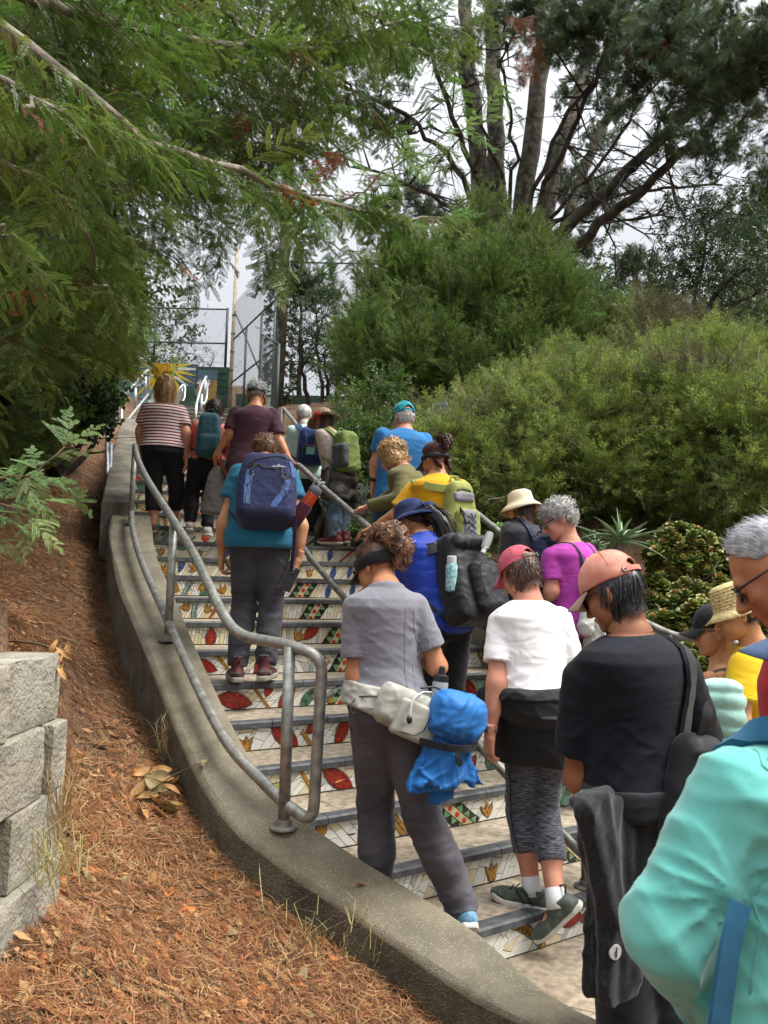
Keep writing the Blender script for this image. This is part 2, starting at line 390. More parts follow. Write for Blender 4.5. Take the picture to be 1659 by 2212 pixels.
def pclip(poly,f):
 out=[]
 for p,q in zip(poly,poly[1:]+poly[:1]):
  fp,fq=f(p),f(q)
  if fp<=0:out.append(p)
  if fp*fq<0:t=fp/(fp-fq);out.append((p[0]+(q[0]-p[0])*t,p[1]+(q[1]-p[1])*t))
 return out
def cliprect(poly,u0,u1,v0,v1):
 for f in(lambda p:u0-p[0],lambda p:p[0]-u1,lambda p:v0-p[1],lambda p:p[1]-v1):
  poly=pclip(poly,f)
  if len(poly)<3:return None
 return poly
def inset(poly,g):
 c=np.mean(poly,0);P=np.array(poly);out=[]
 n=len(P)
 A=.5*sum(P[i][0]*P[(i+1)%n][1]-P[(i+1)%n][0]*P[i][1]for i in range(n))
 if A<0:P=P[::-1]
 res=[tuple(p)for p in P]
 for i in range(n):
  a,b=P[i],P[(i+1)%n];d=b-a;L=np.hypot(*d)
  if L<1e-6:continue
  nx,ny=-d[1]/L,d[0]/L
  res=pclip(res,lambda p,a=a,nx=nx,ny=ny:g-((p[0]-a[0])*nx+(p[1]-a[1])*ny))
  if len(res)<3:return None
 out=[p for p,q in zip(res,res[1:]+res[:1])if abs(p[0]-q[0])+abs(p[1]-q[1])>.0008]
 return out if len(out)>=3 else None
def rot(P,a,o=(0,0)):c,s=math.cos(a),math.sin(a);return[(o[0]+x*c-y*s,o[1]+x*s+y*c)for x,y in P]
def leaf(L,w,n=7):return[(L*(t-.5),w/2*math.sin(math.pi*t)**.8)for t in np.linspace(0,1,n)]+[(L*(t-.5),-w/2*math.sin(math.pi*t)**.8)for t in np.linspace(1,0,n)][1:-1]
def circ(r,n=10):return[(r*math.cos(2*math.pi*k/n),r*math.sin(2*math.pi*k/n))for k in range(n)]
def petal(L,w):return[(L*t,w/2*math.sin(math.pi*min(1,t**.7))*(.4+.6*t))for t in np.linspace(0,1,6)]+[(L*t,-w/2*math.sin(math.pi*min(1,t**.7))*(.4+.6*t))for t in np.linspace(1,0,6)][1:-1]
tile_budget=[300];TXT=[]
def riser_mosaic(i,rng):
 st,a,b,u,nrm,W,z=step_parts[i]
 v0,v1=.004,SH-.04;u0,u1=.01,W-.01
 o3=np.array([*a,z-SH]);ux=np.array([*u,0]);uy=np.array([0,0,1.0]);un=np.array([*nrm,0])
 tiles=[]
 def put(poly,m,d,name,g=.0016):
  p=cliprect(list(map(tuple,poly)),u0,u1,v0,v1)
  if not p:return
  p=inset(p,g)
  if not p:return
  P=np.array(p);A=abs(.5*np.sum(P[:,0]*np.roll(P[:,1],-1)-np.roll(P[:,0],-1)*P[:,1]))
  if A>4e-5:tiles.append((A,p,m,d,name))
 hi=i>=8;vm=(v0+v1)/2;HT=v1-v0
 # background shards: fans of slanting strips cut across
 uu=-.2;ph=rng.uniform(0,6)
 sl=lambda x:(.95 if not hi else.6)*math.sin(x*(3.1 if not hi else 2.3)+ph+.5*i)+.12*rng.normal()
 s_prev=sl(uu)
 while uu<W+.2:
  w=rng.uniform(.03,.075)if not hi else rng.uniform(.016,.036);s_n=sl(uu+w)
  q0=[(uu+s_prev*0,0),(uu+w,0),(uu+w+s_n*SH,SH),(uu+s_prev*SH,SH)]
  if q0[2][0]<=q0[3][0]+.003:s_n=s_prev;q0[2]=(uu+w+s_n*SH,SH)
  nc_=int(rng.integers(1,4)if not hi else rng.integers(0,3));cuts=[(j+1)/(nc_+1)+rng.uniform(-.07,.07)for j in range(nc_)];lo_=0.0;pt=0.0
  for c in list(cuts)+[1.0]:
   tl=float(np.clip(rng.normal()*.06,-.08,.08))if c<1 else 0
   def P_(f,side):A_,B_=(q0[0],q0[3])if side==0 else(q0[1],q0[2]);return(A_[0]+(B_[0]-A_[0])*f,A_[1]+(B_[1]-A_[1])*f)
   poly=[P_(lo_-pt,0),P_(lo_+pt,1),P_(min(1,max(0,c+tl)),1),P_(min(1,max(0,c-tl)),0)]
   k=rng.random();m=M_white[0]if k<(.78 if not hi else.45)else M_white[1]if k<.93 else M_white[2]
   if i>12:m=[M_white[1],M_white[2],M_white[0],M_leafg][int(rng.choice(4,p=[.35,.25,.25,.15]))]
   put(poly,m,.0045+rng.uniform(0,.0015),'tile');lo_,pt=c,tl
  uu+=w;s_prev=s_n
  # motifs, each on a dark grout bed
 def motif(poly,m,name='glazed_tile',d=.0095,bed=True):
  if bed:
   P=np.array(poly);c=P.mean(0);dd=P-c;L=np.linalg.norm(dd,axis=1)[:,None]
   put([tuple(q)for q in c+dd*(1+.006/np.maximum(L,.01))],M_grout,d-.0028,'grout_bed',0)
  put(poly,m,d,name,.0012)
 def lf(x,y,L,w,an,m=M_red):
  motif(rot(leaf(L,w),an,(x,y)),m)
  motif([(p[0],p[1])for p in rot([(-L*.36,-.002),(L*.36,-.002),(L*.36,.002),(-L*.36,.002)],an,(x,y))],M_gold if m is M_red else M_black,'leaf_vein',.0108,False)
 def stem(x,y,an,L=.2,w=.022,m=M_gold):motif(rot([(-L/2,-w/2),(L/2,-w/2),(L/2,w/2),(-L/2,w/2)],an,(x,y)),m)
 def band(x,y,an,L=.3,w=.11):
  motif(rot([(-L/2,-w/2),(L/2,-w/2),(L/2,w/2),(-L/2,w/2)],an,(x,y)),M_black,d=.008)
  motif(rot([(-L/2,-w*.17),(L/2,-w*.17),(L/2,w*.17),(-L/2,w*.17)],an,(x,y)),M_band,d=.0105,bed=False)
  k=5
  for j in range(k):
   t=(-.5+(j+.5)/k)*L
   for sg in(-1,1):motif(rot([(t-L/k*.42,sg*w*.19),(t+L/k*.42,sg*w*.19),(t,sg*w*.47)],an,(x,y)),M_green,d=.0105,bed=False)
   motif(rot([(t+p[0],p[1])for p in circ(w*.12)],an,(x,y)),M_bead,'bead_tile',.013,False)
 def petals(x,y,an,L=.07,k=3):
  for j in range(k):motif(rot(petal(L,L*.42),an+(j-(k-1)/2)*.55,(x,y)),M_gold)
 def ribbon(x,y,an,txt=None,L=.24,w=.04,m=M_rib):
  P=[]
  for t in np.linspace(-.5,.5,6):P.append((L*t,w/2+.09*L*(1-4*t*t)))
  for t in np.linspace(.5,-.5,6):P.append((L*t,-w/2+.09*L*(1-4*t*t)))
  for t0,t1 in zip(np.linspace(-.5,.3,5),np.linspace(-.3,.5,5)):
   q=[(L*t0,-w/2+.09*L*(1-4*t0*t0)),(L*t1,-w/2+.09*L*(1-4*t1*t1)),(L*t1,w/2+.09*L*(1-4*t1*t1)),(L*t0,w/2+.09*L*(1-4*t0*t0))]
   motif(rot(q,an,(x,y)),m)
  if txt:TXT.append((i,txt,x,y+.05*L,an,L*.9))
 def crown(x,y,s=.05,m=M_gold):
  for an in(60,90,125):motif(rot(petal(s,s*.5),R(an),(x,y-s*.5)),m)
  motif(rot(circ(s*.36,8),0,(x,y-s*.38)),m,d=.0105)
 def daisy(x,y,r,m,n=8,m2=None):
  motif(rot(circ(r,12),0,(x,y)),m2 or M_white[0])
  for j in range(n):motif(rot(leaf(r*.8,r*.34,4),2*math.pi*j/n,(x+r*.5*math.cos(2*math.pi*j/n),y+r*.5*math.sin(2*math.pi*j/n))),m,d=.0115,bed=False)
 D=lambda k:rng.normal()*k
 if i<=12:
  bx={1:9,2:1.52,3:1.12,4:1.9,5:1.85,6:.98,7:1.14,8:1.24,9:1.2,10:1.24,11:1.2,12:1.02}[i]
  xs={1:.46,2:.22,3:.30,4:.52,5:.34,6:.28,7:.16,8:.08}
  if i==1:ribbon(.62,.06,R(-38),'ROSY MODEL',.28,.04,M_gold);
  if i==2:lf(.33,.045,.24,.10,R(4));lf(.66,.09,.16,.07,R(60));crown(.95,.06,.07,M_gold);crown(2.05,.06,.06)
  if i==3:daisy(.14,.06,.055,M_lime,9,M_lime);daisy(.30,.105,.03,M_gold,8,M_gold);daisy(.27,.04,.032,M_gold,9,M_oran);lf(.56,.1,.2,.08,R(-60));lf(.85,.07,.2,.085,R(62));stem(.76,.07,R(-50),.2,.022)
  if i==4:daisy(.16,.085,.034,M_bl2,8);daisy(.25,.02,.06,M_lime,11,M_lime);stem(.10,.03,R(70),.1,.035,M_oran);lf(.6,.06,.23,.09,R(-33));stem(.77,.06,R(-62),.2,.028);lf(.92,.10,.19,.075,R(48));daisy(1.13,.09,.015,M_lime,6)
  if i==5:crown(.2,.05,.075,M_gold);crown(.1,.07,.05,M_gold);lf(.43,.07,.21,.1,R(-35));lf(.62,.11,.14,.06,R(28));stem(.58,.03,R(-55),.14,.025);lf(.8,.07,.2,.075,R(66));petals(1.02,.03,R(105),.1,2);ribbon(1.12,.06,R(70),'CREATIVITY',.2,.035)
  if i==6:daisy(.05,.03,.03,M_gold);lf(.24,.06,.24,.1,R(-13));stem(.42,.06,R(-52),.19,.02);lf(.58,.06,.2,.075,R(58));lf(.46,.12,.1,.05,R(70));petals(.78,.03,R(100),.09,2);ribbon(.92,.07,R(28),'INTELLIGENCE',.22,.035);petals(.9,.01,R(120),.07,3)
  if i==7:lf(.14,.065,.2,.08,R(-20));stem(.28,.07,R(-50),.16,.02);lf(.52,.06,.18,.06,R(70));daisy(.72,.08,.03,M_seag,9,M_seag);petals(.95,.03,R(60),.09,3);stem(.9,.06,R(80),.16,.03,M_rib)
  if i==8:lf(.06,.05,.17,.08,R(-45));lf(.28,.05,.15,.075,R(86));petals(.42,.09,R(-80),.07,2);petals(.78,.02,R(110),.1,3);petals(.92,.02,R(70),.1,3);stem(.85,.06,R(88),.14,.03,M_rib);petals(.62,.06,R(20),.06,3)
  if i==9:ribbon(.26,.06,R(84),'IF YOU HAVE',.15,.035);petals(.2,.06,R(120),.07,3);petals(.33,.05,R(50),.07,3);daisy(.7,.08,.03,M_seag,9,M_seag);daisy(.68,.03,.026,M_seag,9,M_white[0]);lf(1.55,.05,.13,.055,R(86),M_blue)
  if i==10:ribbon(.28,.06,R(62),'A GARDEN',.17,.035);petals(.2,.04,R(150),.08,3);petals(.36,.06,R(20),.08,3);lf(1.46,.06,.14,.045,R(80),M_blue);lf(1.68,.07,.14,.04,R(80),M_blue);stem(1.75,.06,R(40),.2,.022,M_oran)
  if i==11:crown(.12,.07,.07,M_gold);ribbon(.5,.1,R(4),'YOU HAVE',.24,.035);petals(.4,.06,R(160),.09,3);crown(1.4,.07,.06);lf(1.62,.06,.15,.05,R(78),M_blue);lf(1.78,.08,.14,.04,R(75),M_blue);stem(1.9,.06,R(40),.18,.02,M_oran)
  if i==12:crown(.1,.07,.06);crown(.45,.06,.06);crown(1.28,.07,.07);lf(1.5,.05,.13,.055,R(84),M_blue);lf(1.7,.08,.13,.05,R(80),M_blue);stem(1.85,.06,R(42),.2,.022,M_oran);stem(2.1,.06,R(42),.16,.02,M_oran)
  if bx<5:band(bx,.065,R(58 if i not in(2,3)else-38)if i<12 else R(60),.3,.13 if i<5 else.15)
  spots=[bx]+{1:[.62],2:[.33,.66,.95,2.05],3:[.14,.3,.56,.85],4:[.16,.6,.9,1.13],5:[.15,.43,.62,.8,1.05],6:[.05,.24,.5,.92],7:[.14,.52,.72,.92],8:[.06,.28,.42,.62,.85],9:[.26,.7,1.55],10:[.28,1.46,1.7],11:[.12,.5,1.4,1.65,1.9],12:[.1,.45,1.28,1.5,1.7,1.9]}[i]
  for x in np.arange(.1,W-.08,.155):
   if min(abs(x-q)for q in spots)<.125 or abs(x-bx)<.2:continue
   y=.065+D(.02);q=rng.random();spots.append(x)
   if i<=8:[lambda:lf(x,y,.17,.075,R(rng.uniform(-75,75))),lambda:lf(x,y,.15,.065,R(rng.uniform(30,90))),lambda:petals(x,y-.04,R(90+D(25)),.085,3),lambda:stem(x,y,R(-55+D(12)),.18,.02),lambda:lf(x,y,.15,.06,R(rng.uniform(-70,70)),M_leafg)][int(min(4,q*5))]()
   else:[lambda:lf(x,y,.14,.05,R(80+D(12)),M_blue),lambda:petals(x,y-.04,R(90+D(30)),.08,3),lambda:crown(x,y,.065),lambda:stem(x,y,R(48+D(15)),.17,.02,M_oran),lambda:lf(x,y,.15,.06,R(rng.uniform(-60,60)),M_leafg)][int(min(4,q*5))]()
  if i<=6:
   x=1.75+.05*i
   motif([(x,.01),(x+.3,.01),(x+.34,.12),(x-.04,.12)],M_seag)
   for j in range(5):motif(rot(circ(.03,9),0,(x+.03+j*.06,.03+.05*(j%2))),M_seag,d=.0118)
   if i==2:
    for j in range(6):motif([(2.2+j*.05,.02),(2.24+j*.05,.02),(2.22+j*.05,.11)],M_green)
    TXT.append((i,'THE',2.36,.05,0,.07))
  if i in(6,7,8):lf(2.1,.06,.16,.06,R(50),M_leafg);lf(1.9,.07,.14,.05,R(-50),M_leafg)
 else:
  for k in range(int(W/.3)):
   x=.1+k*.3+D(.06);y=.06+D(.02)
   r_=rng.random()
   if i<22:
    if r_<.45:lf(x,y,.17,.08,R(rng.uniform(-70,70)),M_leafg)
    elif r_<.65:stem(x,y,R(-55+D(10)),.24,.018)
    elif r_<.78:motif(rot(circ(.036),0,(x,y)),M_bead)
    elif r_<.9:crown(x,y,.06)
   else:
    if r_<.5:stem(x,y,R(D(40)),.3,.06,M_gold if i>24 else M_blue)
    elif r_<.7:motif(rot(circ(.05),0,(x,y)),M_lime)
    else:crown(x,y,.07,M_oran)
    # build: the largest as objects, the rest joined
 rest=MB();mats=[];
 def slot(m):
  if m not in mats:mats.append(m)
  return mats.index(m)
 lim=75 if i<=4 else 0
 order=sorted([t for t in tiles if t[4]!='grout_bed'],key=lambda t:-t[0]);solo=set(id(t)for t in order[:lim])
 for t in tiles:
  A,p,m,d,name=t
  c=np.mean(p,0);d1=d
  n=len(p);e=.0014
  top=[tuple(c+(np.array(q)-c)*(1-min(.2,e/max(1e-3,np.linalg.norm(np.array(q)-c)))))for q in p]
  vs=[o3+ux*q[0]+uy*q[1]+un*0.0002 for q in p]+[o3+ux*q[0]+uy*q[1]+un*(d1-.0012)for q in p]+[o3+ux*q[0]+uy*q[1]+un*d1 for q in top]
  fs=[tuple(range(2*n,3*n))]+[(j,(j+1)%n,n+(j+1)%n,n+j)for j in range(n)]+[(n+j,n+(j+1)%n,2*n+(j+1)%n,2*n+j)for j in range(n)]
  if id(t)in solo:
   k=MB();k.add(vs,fs);k.obj(name,m,st)
  else:rest.add(vs,fs,slot(m))
 if rest.n():rest.obj('mosaic_tiles',mats,st,kind='stuff')
for i in range(1,NST+1):riser_mosaic(i,np.random.default_rng(100+i))
M_ink=mat('letter_relief','#2f3a38',.5,.1)
for(i,txt,x,y,an,L)in TXT:
 st,a,b,u,nrm,W,z=step_parts[i]
 cu=bpy.data.curves.new('lettering','FONT');cu.body=txt;cu.align_x='CENTER';cu.align_y='CENTER';cu.size=L/max(3,len(txt))*1.35;cu.extrude=.0006;cu.resolution_u=1
 ob=bpy.data.objects.new('lettering',cu);C.objects.link(ob);cu.materials.append(M_ink);ob.parent=st
 X=Vector((*u,0));Y=Vector((0,0,1));Z=Vector((*nrm,0));M=Matrix((X,Y,Z)).transposed().to_4x4()@Matrix.Rotation(an,4,'Z')
 M.translation=Vector((*(a+u*x+nrm*.0128),z-SH+y));ob.matrix_world=M
 # rails
M_steel=mat('galvanised_pipe','#6f6f6a',.5,scale=22,col2='#a3a29a',metal=.55,bump=.25,bscale=90,fac=(.3,.7))
M_steel_d=mat('dull_pipe','#55544f',.55,scale=16,col2='#7d7b74',metal=.5,bump=.2,bscale=80)
M_steel_b=mat('bright_pipe','#9aa0a6',.42,scale=14,col2='#c0c5ca',metal=.6,bump=.1,bscale=80)
def flange(parent,p,m,r=.062):
 mb=MB();mb.lathe([(r,0),(r,.008),(r*.85,.012),(.034,.013),(.034,.035),(.025,.037)],18,p);mb.obj('base_flange',m,parent,auto=40)
def pipe(name,P,r,m,parent):mb=MB();mb.tube(P,r,12);return mb.obj(name,m,parent,smooth=True)
def path3(P2,dz,zmin=0.0):return[np.array([p[0],p[1],max(float(spar(p[0],p[1])),zmin)*SH+dz])for p in P2]
RAD=.0255
def sub_path(P,s0,s1,n=14):
 S=spar(np.array(P)[:,0],np.array(P)[:,1]);t=np.linspace(s0,s1,n);o=np.argsort(S);S=S[o];Q=np.array(P)[o]
 return np.c_[np.interp(t,S,Q[:,0]),np.interp(t,S,Q[:,1])]
rail=empty('pipe_handrail',(0,0,0),label='grey pipe handrail with a big looped end on the left curb wall',cat='handrail',group='pipe handrails along the stair')
WCS=spar(WC[:,0],WC[:,1])
lp0=at(612,1806,3.38);lp0[2]=float(wz(lp0[0],lp0[1]))+.0
top_=sub_path(WC,3.2,11.9,16)
tip=lp0+np.array([.13,-.05,0])
corner=at(545,1352,3.62)
TOP=[np.array([tip[0],tip[1],lp0[2]+.80-.02]),np.array([lp0[0]+.02,lp0[1]-.01,lp0[2]+.86])]
hand=path3(top_,.93);hand=[h-np.array([0,0,.10*smooth01((5.2-float(spar(h[0],h[1])))/2.0)])for h in hand]
low=path3(top_,.30)
loop=[*low[::-1][0:0]]
A=hand[0];L0=low[0]
p_top_end=np.array([tip[0],tip[1],lp0[2]+.755]);p_bot_end=np.array([tip[0],tip[1],lp0[2]+.035])
full=[h for h in hand[::-1]]+[np.array([lp0[0],lp0[1],lp0[2]+.775]),p_top_end+np.array([.02,0,-.02]),p_bot_end,np.array([lp0[0],lp0[1],lp0[2]+.10])]+low
up=hand[-1];upl=low[-1]
full=[np.array([upl[0]-.035,upl[1]+.10,upl[2]+.0]),np.array([up[0]-.04,up[1]+.12,up[2]-.02])]+full[1:]
full=fillet(full,.13,6)
pipe('rail_loop',full,RAD,M_steel,rail)
pipe('post',[lp0,lp0+np.array([0,0,.77])],RAD,M_steel,rail);flange(rail,lp0,M_steel)
for s in(6.35,11.6):
 p=sub_path(WC,s,s+.01,2)[0];z0=float(wz(*p));h0=s*SH+.92
 pipe('post',[(*p,z0),(*p,h0)],RAD,M_steel,rail);flange(rail,(*p,z0),M_steel)
rail2=empty('pipe_handrail',label='grey pipe handrail running down the middle of the steps',cat='handrail',group='pipe handrails along the stair')
mp=sub_path(MC,1.6,11.3,18);hand=path3(mp,.92);low=path3(mp,.24)
e0=np.array([1.03,3.86,.165])
full=[np.array([*(mp[-1]+[-.03,.12]),low[-1][2]+.03]),np.array([*(mp[-1]+[-.03,.14]),hand[-1][2]-.02])]+hand[::-1][1:]+[e0+[.16,-.05,.86],e0+[.16,-.05,.12]]+[e0+[0,0,.13]]+low[2:]
pipe('rail_loop',fillet(full,.12,6),RAD,M_steel_d,rail2)
pipe('post',[e0,e0+np.array([-.02,.02,.95])],RAD,M_steel_d,rail2);flange(rail2,e0,M_steel_d)
for s in(6.3,10.9):
 p=sub_path(MC,s,s+.01,2)[0];pipe('post',[(*p,int(s)*SH),(*p,s*SH+.92)],RAD,M_steel_d,rail2);flange(rail2,(*p,int(s)*SH),M_steel_d)
rail3=empty('pipe_handrail',label='grey pipe handrail on the right curb wall beside the succulents',cat='handrail',group='pipe handrails along the stair')
rp=sub_path(RC,2.4,11.6,18);hand=path3(rp,.92);low=path3(rp,.34)
full=hand[::-1]+[hand[0]+[.28,-.12,.0],hand[0]+[.36,-.16,-.05],low[0]+[.36,-.16,.05]]+low
pipe('rail_loop',fillet(full,.1,5),RAD,M_steel_d,rail3)
for s in(2.5,6.5,11.2):
 p=sub_path(RC,s,s+.01,2)[0];z0=s*SH+.235;pipe('post',[(*p,z0),(*p,s*SH+.92)],RAD,M_steel_d,rail3);flange(rail3,(*p,z0),M_steel_d)
def small_rail(px,label,m=M_steel_b,r=.021):
 0
 e=empty('pipe_handrail',label=label,cat='handrail',group='pipe handrails along the stair')
 pipe('rail_loop',fillet([at(*p)for p in px['loop']],.15,6),r,m,e)
 for a,b in px.get('posts',[]):pipe('post',[at(*a),at(*b)],r,m,e)
 return e
small_rail({'loop':[(244,828,11.2),(233,905,9.6),(231,965,8.6),(233,1060,8.0),(230,1085,8.0)],'posts':[((244,830,11.2),(244,915,11.2)),((240,960,8.6),(236,1088,8.0))]},'bright pipe handrail on the upper left curb wall left of the striped shirt')
small_rail({'loop':[(322,872,14.6),(321,797,14.6),(264,860,11.8),(262,926,11.6),(269,916,11.8),(320,852,14.6)],'posts':[((293,831,13.2),(292,888,13.2)),((315,806,14.4),(314,862,14.4))]},'bright pipe handrail with three posts below the sun mural')
small_rail({'loop':[(423,908,12.2),(424,876,12.3),(436,832,13.4),(446,813,14.2),(449,822,14.3),(446,866,14.2),(438,874,13.6)],'posts':[((436,852,13),(434,905,13)),((444,818,14.2),(442,868,14.2))]},'bright pipe handrail with a curved top right of the sun mural')
small_rail({'loop':[(384,845,15.6),(395,831,15.8),(400,836,15.8),(399,862,15.6),(390,872,15.4)],'posts':[((394,834,15.8),(392,868,15.6))]},'short looped pipe rail in front of the green bench at the top')
small_rail({'loop':[(604,960,8.6),(611,880,9.4),(655,935,8.2),(688,1075,7.9),(715,1132,7.6)],'posts':[((609,885,9.4),(606,975,9.4))]},'grey pipe handrail behind the white haired walker with the blue backpack',M_steel_d,.022)
# mural wall, green wall, fences at the top
TOPY=16.6
M_greenwall=mat('green_painted_concrete','#243a30',.85,scale=6,col2='#35503f',bump=.4,bscale=50)
M_bluet=mat('mosaic_blue','#2f4660',.4,scale=40,col2='#5f7c8c',rand=.15);M_teal=mat('mosaic_teal','#4f8088',.4,scale=40,col2='#86b0b2',rand=.15)
M_sun=mat('mosaic_sun','#b98312',.35,scale=60,col2='#dcae2c',rand=.1,bump=.5,bscale=30);M_ray=mat('mosaic_ray','#c7a216',.35,scale=40,col2='#e0c445');M_rayw=mat('mosaic_ray_white','#bfc1b6',.35,scale=40,col2='#dcdcd2')
M_sand=mat('mosaic_sand','#8a6a2e',.5,scale=50,col2='#b8934d',rand=.15);M_dkd=mat('mosaic_dark','#1f2a33',.4,scale=40,col2='#3a4a55')
mur=empty('mural_wall',label='mosaic mural wall with a yellow sun at the top of the stair',cat='wall')
P0=at(250,782,TOPY);P1=at(422,800,TOPY);zt=P0[2];zb=zt-1.5
mx0,mx1=P0[0]-.5,at(424,800,TOPY)[0]
mb=MB();mb.box(((mx0+mx1)/2,TOPY+.12,(zt+zb)/2),(mx1-mx0,.22,zt-zb));mb.obj('wall',M_grout,mur)
mo=np.array([mx0,TOPY+.008,zb]);MW,MHh=mx1-mx0,zt-zb
sun_c=at(355,793,TOPY);sc_=(sun_c[0]-mx0,sun_c[2]-zb-.02)
mu={}
def mput(poly,m,d,g=.004):
 p=cliprect(poly,.005,MW-.005,.005,MHh-.005)
 if not p:return
 p=inset(p,g)
 if not p:return
 mu.setdefault(m.name,MB()).prism(p,mo,(1,0,0),(0,0,1),(0,-1,0),0,d)
rg=np.random.default_rng(5)
for gx in np.arange(0,MW,.075):
 for gz in np.arange(0,MHh,.05):
  dx,dz=gx-sc_[0],gz-sc_[1]
  m=M_bluet if(gx<.55 or gx>MW-.55)else M_teal
  if gz<.75-.45*(gx-.3)and gx<1.6:m=M_sand if rg.random()<.8 else M_dkd
  if gz<.22:m=M_sand if rg.random()<.45 else M_dkd
  if rg.random()<.06:m=M_oran
  q=[(gx+rg.normal()*.006,gz+rg.normal()*.005),(gx+.073,gz+rg.normal()*.005),(gx+.073+rg.normal()*.006,gz+.048),(gx,gz+.048)]
  mput(q,m,.006,.002)
for k in range(30):
 an=2*math.pi*k/30+rg.normal()*.03;L=rg.uniform(.55,1.0);w=.052
 m=M_ray if k%3 else M_rayw
 mput(rot([(.2,-w),(.2,w),(.2+L*.5,w*.55),(.22+L,0),(.2+L*.5,-w*.55)],an,sc_),m,.011)
mput(rot(circ(.27,28),0,sc_),M_grout,.012,0)
for r0,r1,n in((0,.09,6),(.09,.18,12),(.18,.262,18)):
 for k in range(n):
  a0,a1=2*math.pi*k/n,2*math.pi*(k+1)/n
  mput([(sc_[0]+r*math.cos(t),sc_[1]+r*math.sin(t))for r,t in((r0+1e-4,a0),(r1,a0),(r1,a1),(r0+1e-4,a1))],M_sun,.016,.002)
for nm,b_ in mu.items():b_.obj('mosaic_panel',bpy.data.materials[nm],mur,kind='stuff')
x2=at(494,800,TOPY)[0]
gw=empty('green_wall',label='dark green painted concrete wall with a small round hole beside the mural',cat='wall')
mb=MB();mb.box(((mx1+x2)/2+.003,TOPY+.12,(zt-.06+zb)/2),(x2-mx1,.24,zt-.06-zb));o=mb.obj('wall',M_greenwall,gw)
for k in range(9):
 mb=MB();mb.box(((mx1+x2)/2+.23,TOPY-.004,zb+.1+k*.15),(x2-mx1-.5,.01,.012));mb.obj('board_mark',M_greenwall,gw)
hx=at(454,829,TOPY);mb=MB();mb.lathe([(.055,0),(.055,.012),(.042,.014),(.04,.0)],16,hx+[0,-.0,0],Matrix.Rotation(R(90),3,'X'));mb.obj('drain_hole',M_black,gw)
ns=MB();nsm=[]
for gx in np.arange(0,.44,.05):
 for gz in np.arange(.55,1.35,.045):
  c=np.array([mx1+.03+gx,gz]);m=M_bluet if gz>1.12-.0*gx and gz>.62+(.44-gx)*1.0 else M_sand
  if.95<gz<1.05+rg.normal()*.05 and gx<.3:m=M_oran if rg.random()<.4 else M_rayw
  if m not in nsm:nsm.append(m)
  ns.prism([(c[0],gz),(c[0]+.047,gz+rg.normal()*.004),(c[0]+.047,gz+.042),(c[0],gz+.042)],(0,TOPY-.001,zb),(1,0,0),(0,0,1),(0,-1,0),0,.008,nsm.index(m))
ns.obj('mosaic_panel',nsm,gw,kind='stuff')
bx0,bx1=at(396,850,16)[0],at(432,850,16)[0]
bn=empty('concrete_bench',label='dark green angular concrete bench end in front of the mural',cat='bench')
mb=MB();z8=at(400,885,15.9)[2];z9=at(400,833,15.9)[2]
mb.add([(bx0,y,z)for y in(15.8,16.2)for z in(z8,z9)]+[(bx1-.1,15.8,z9-.06),(bx1+.1,15.8,z8),(bx1-.1,16.2,z9-.06),(bx1+.1,16.2,z8)],[(0,1,4,5),(2,7,6,3),(0,2,3,1),(1,3,6,4),(4,6,7,5)]);mb.obj('slab',M_greenwall,bn)
mb=MB();mb.box(((bx0+bx1)/2,15.6,z8+.02),(bx1-bx0+.1,.5,.08));mb.obj('seat',M_greenwall,bn)
M_wire=mat('fence_wire','#3d4643',.6,.1,metal=.4);M_post=mat('fence_post','#3a4341',.55,.15,metal=.4);M_pole=mat('weathered_pole','#837765',.85,scale=12,col2='#a89a86',bump=.3)
def chain(name,o,ux,W,H,s=.055,r=.0022,parent=None,m=None):
 mb=MB();o=np.array(o,float);ux=np.array([*ux,0.0]);ux/=np.linalg.norm(ux);uz=np.array([0,0,1.0])
 side=np.cross(ux,uz)
 for sg in(1,-1):
  for t in np.arange(-H,W,s):
   p0,p1=(t,0),(t+H,H)
   a0=max(0,-t);a1=min(H,W-t)
   if a1<=a0:continue
   A_,B_=(t+a0,a0),(t+a1,a1)
   if sg<0:A_,B_=(W-A_[0],A_[1]),(W-B_[0],B_[1])
   P=o+ux*A_[0]+uz*A_[1];Q=o+ux*B_[0]+uz*B_[1];d=(Q-P)/np.linalg.norm(Q-P);n1=np.cross(d,side)
   vs=[p+side*r*a+n1*r*b for p in(P,Q)for a,b in((1,0),(-.5,.87),(-.5,-.87))]
   mb.add(vs,[(0,1,4,3),(1,2,5,4),(2,0,3,5)])
 return mb.obj(name,m or M_wire,parent)
fx0,fx1=at(200,700,TOPY+.1)[0],at(490,700,TOPY+.1)[0];fz1=at(330,664,TOPY+.1)[2]
f1=empty('chain_link_fence',label='chain link fence standing on the sun mural wall against the sky',cat='fence',group='chain link fences at the court')
chain('wire_mesh',(fx0,TOPY+.12,zt),(1,0),fx1-fx0,fz1-zt,parent=f1)
for x in(at(332,700,TOPY)[0],fx1):mb=MB();mb.tube([(x,TOPY+.12,zt-.05),(x,TOPY+.12,fz1+.03)],.03,10);mb.obj('post',M_post,f1,smooth=True)
for z in(fz1,at(420,737,TOPY)[2]):mb=MB();mb.tube([(fx0,TOPY+.12,z),(fx1,TOPY+.12,z)],.02,8);mb.obj('rail',M_post,f1,smooth=True)
f2=empty('chain_link_fence',label='chain link fence running back from the pale post to the ivy pole',cat='fence',group='chain link fences at the court')
s0=at(500,800,TOPY);e0_=np.array([at(592,800,14.0)[0],14.0]);dv=e0_-s0[:2]
chain('wire_mesh',(s0[0]+.04,s0[1],zb),dv,np.linalg.norm(dv),at(500,650,TOPY)[2]-zb,.065,parent=f2)
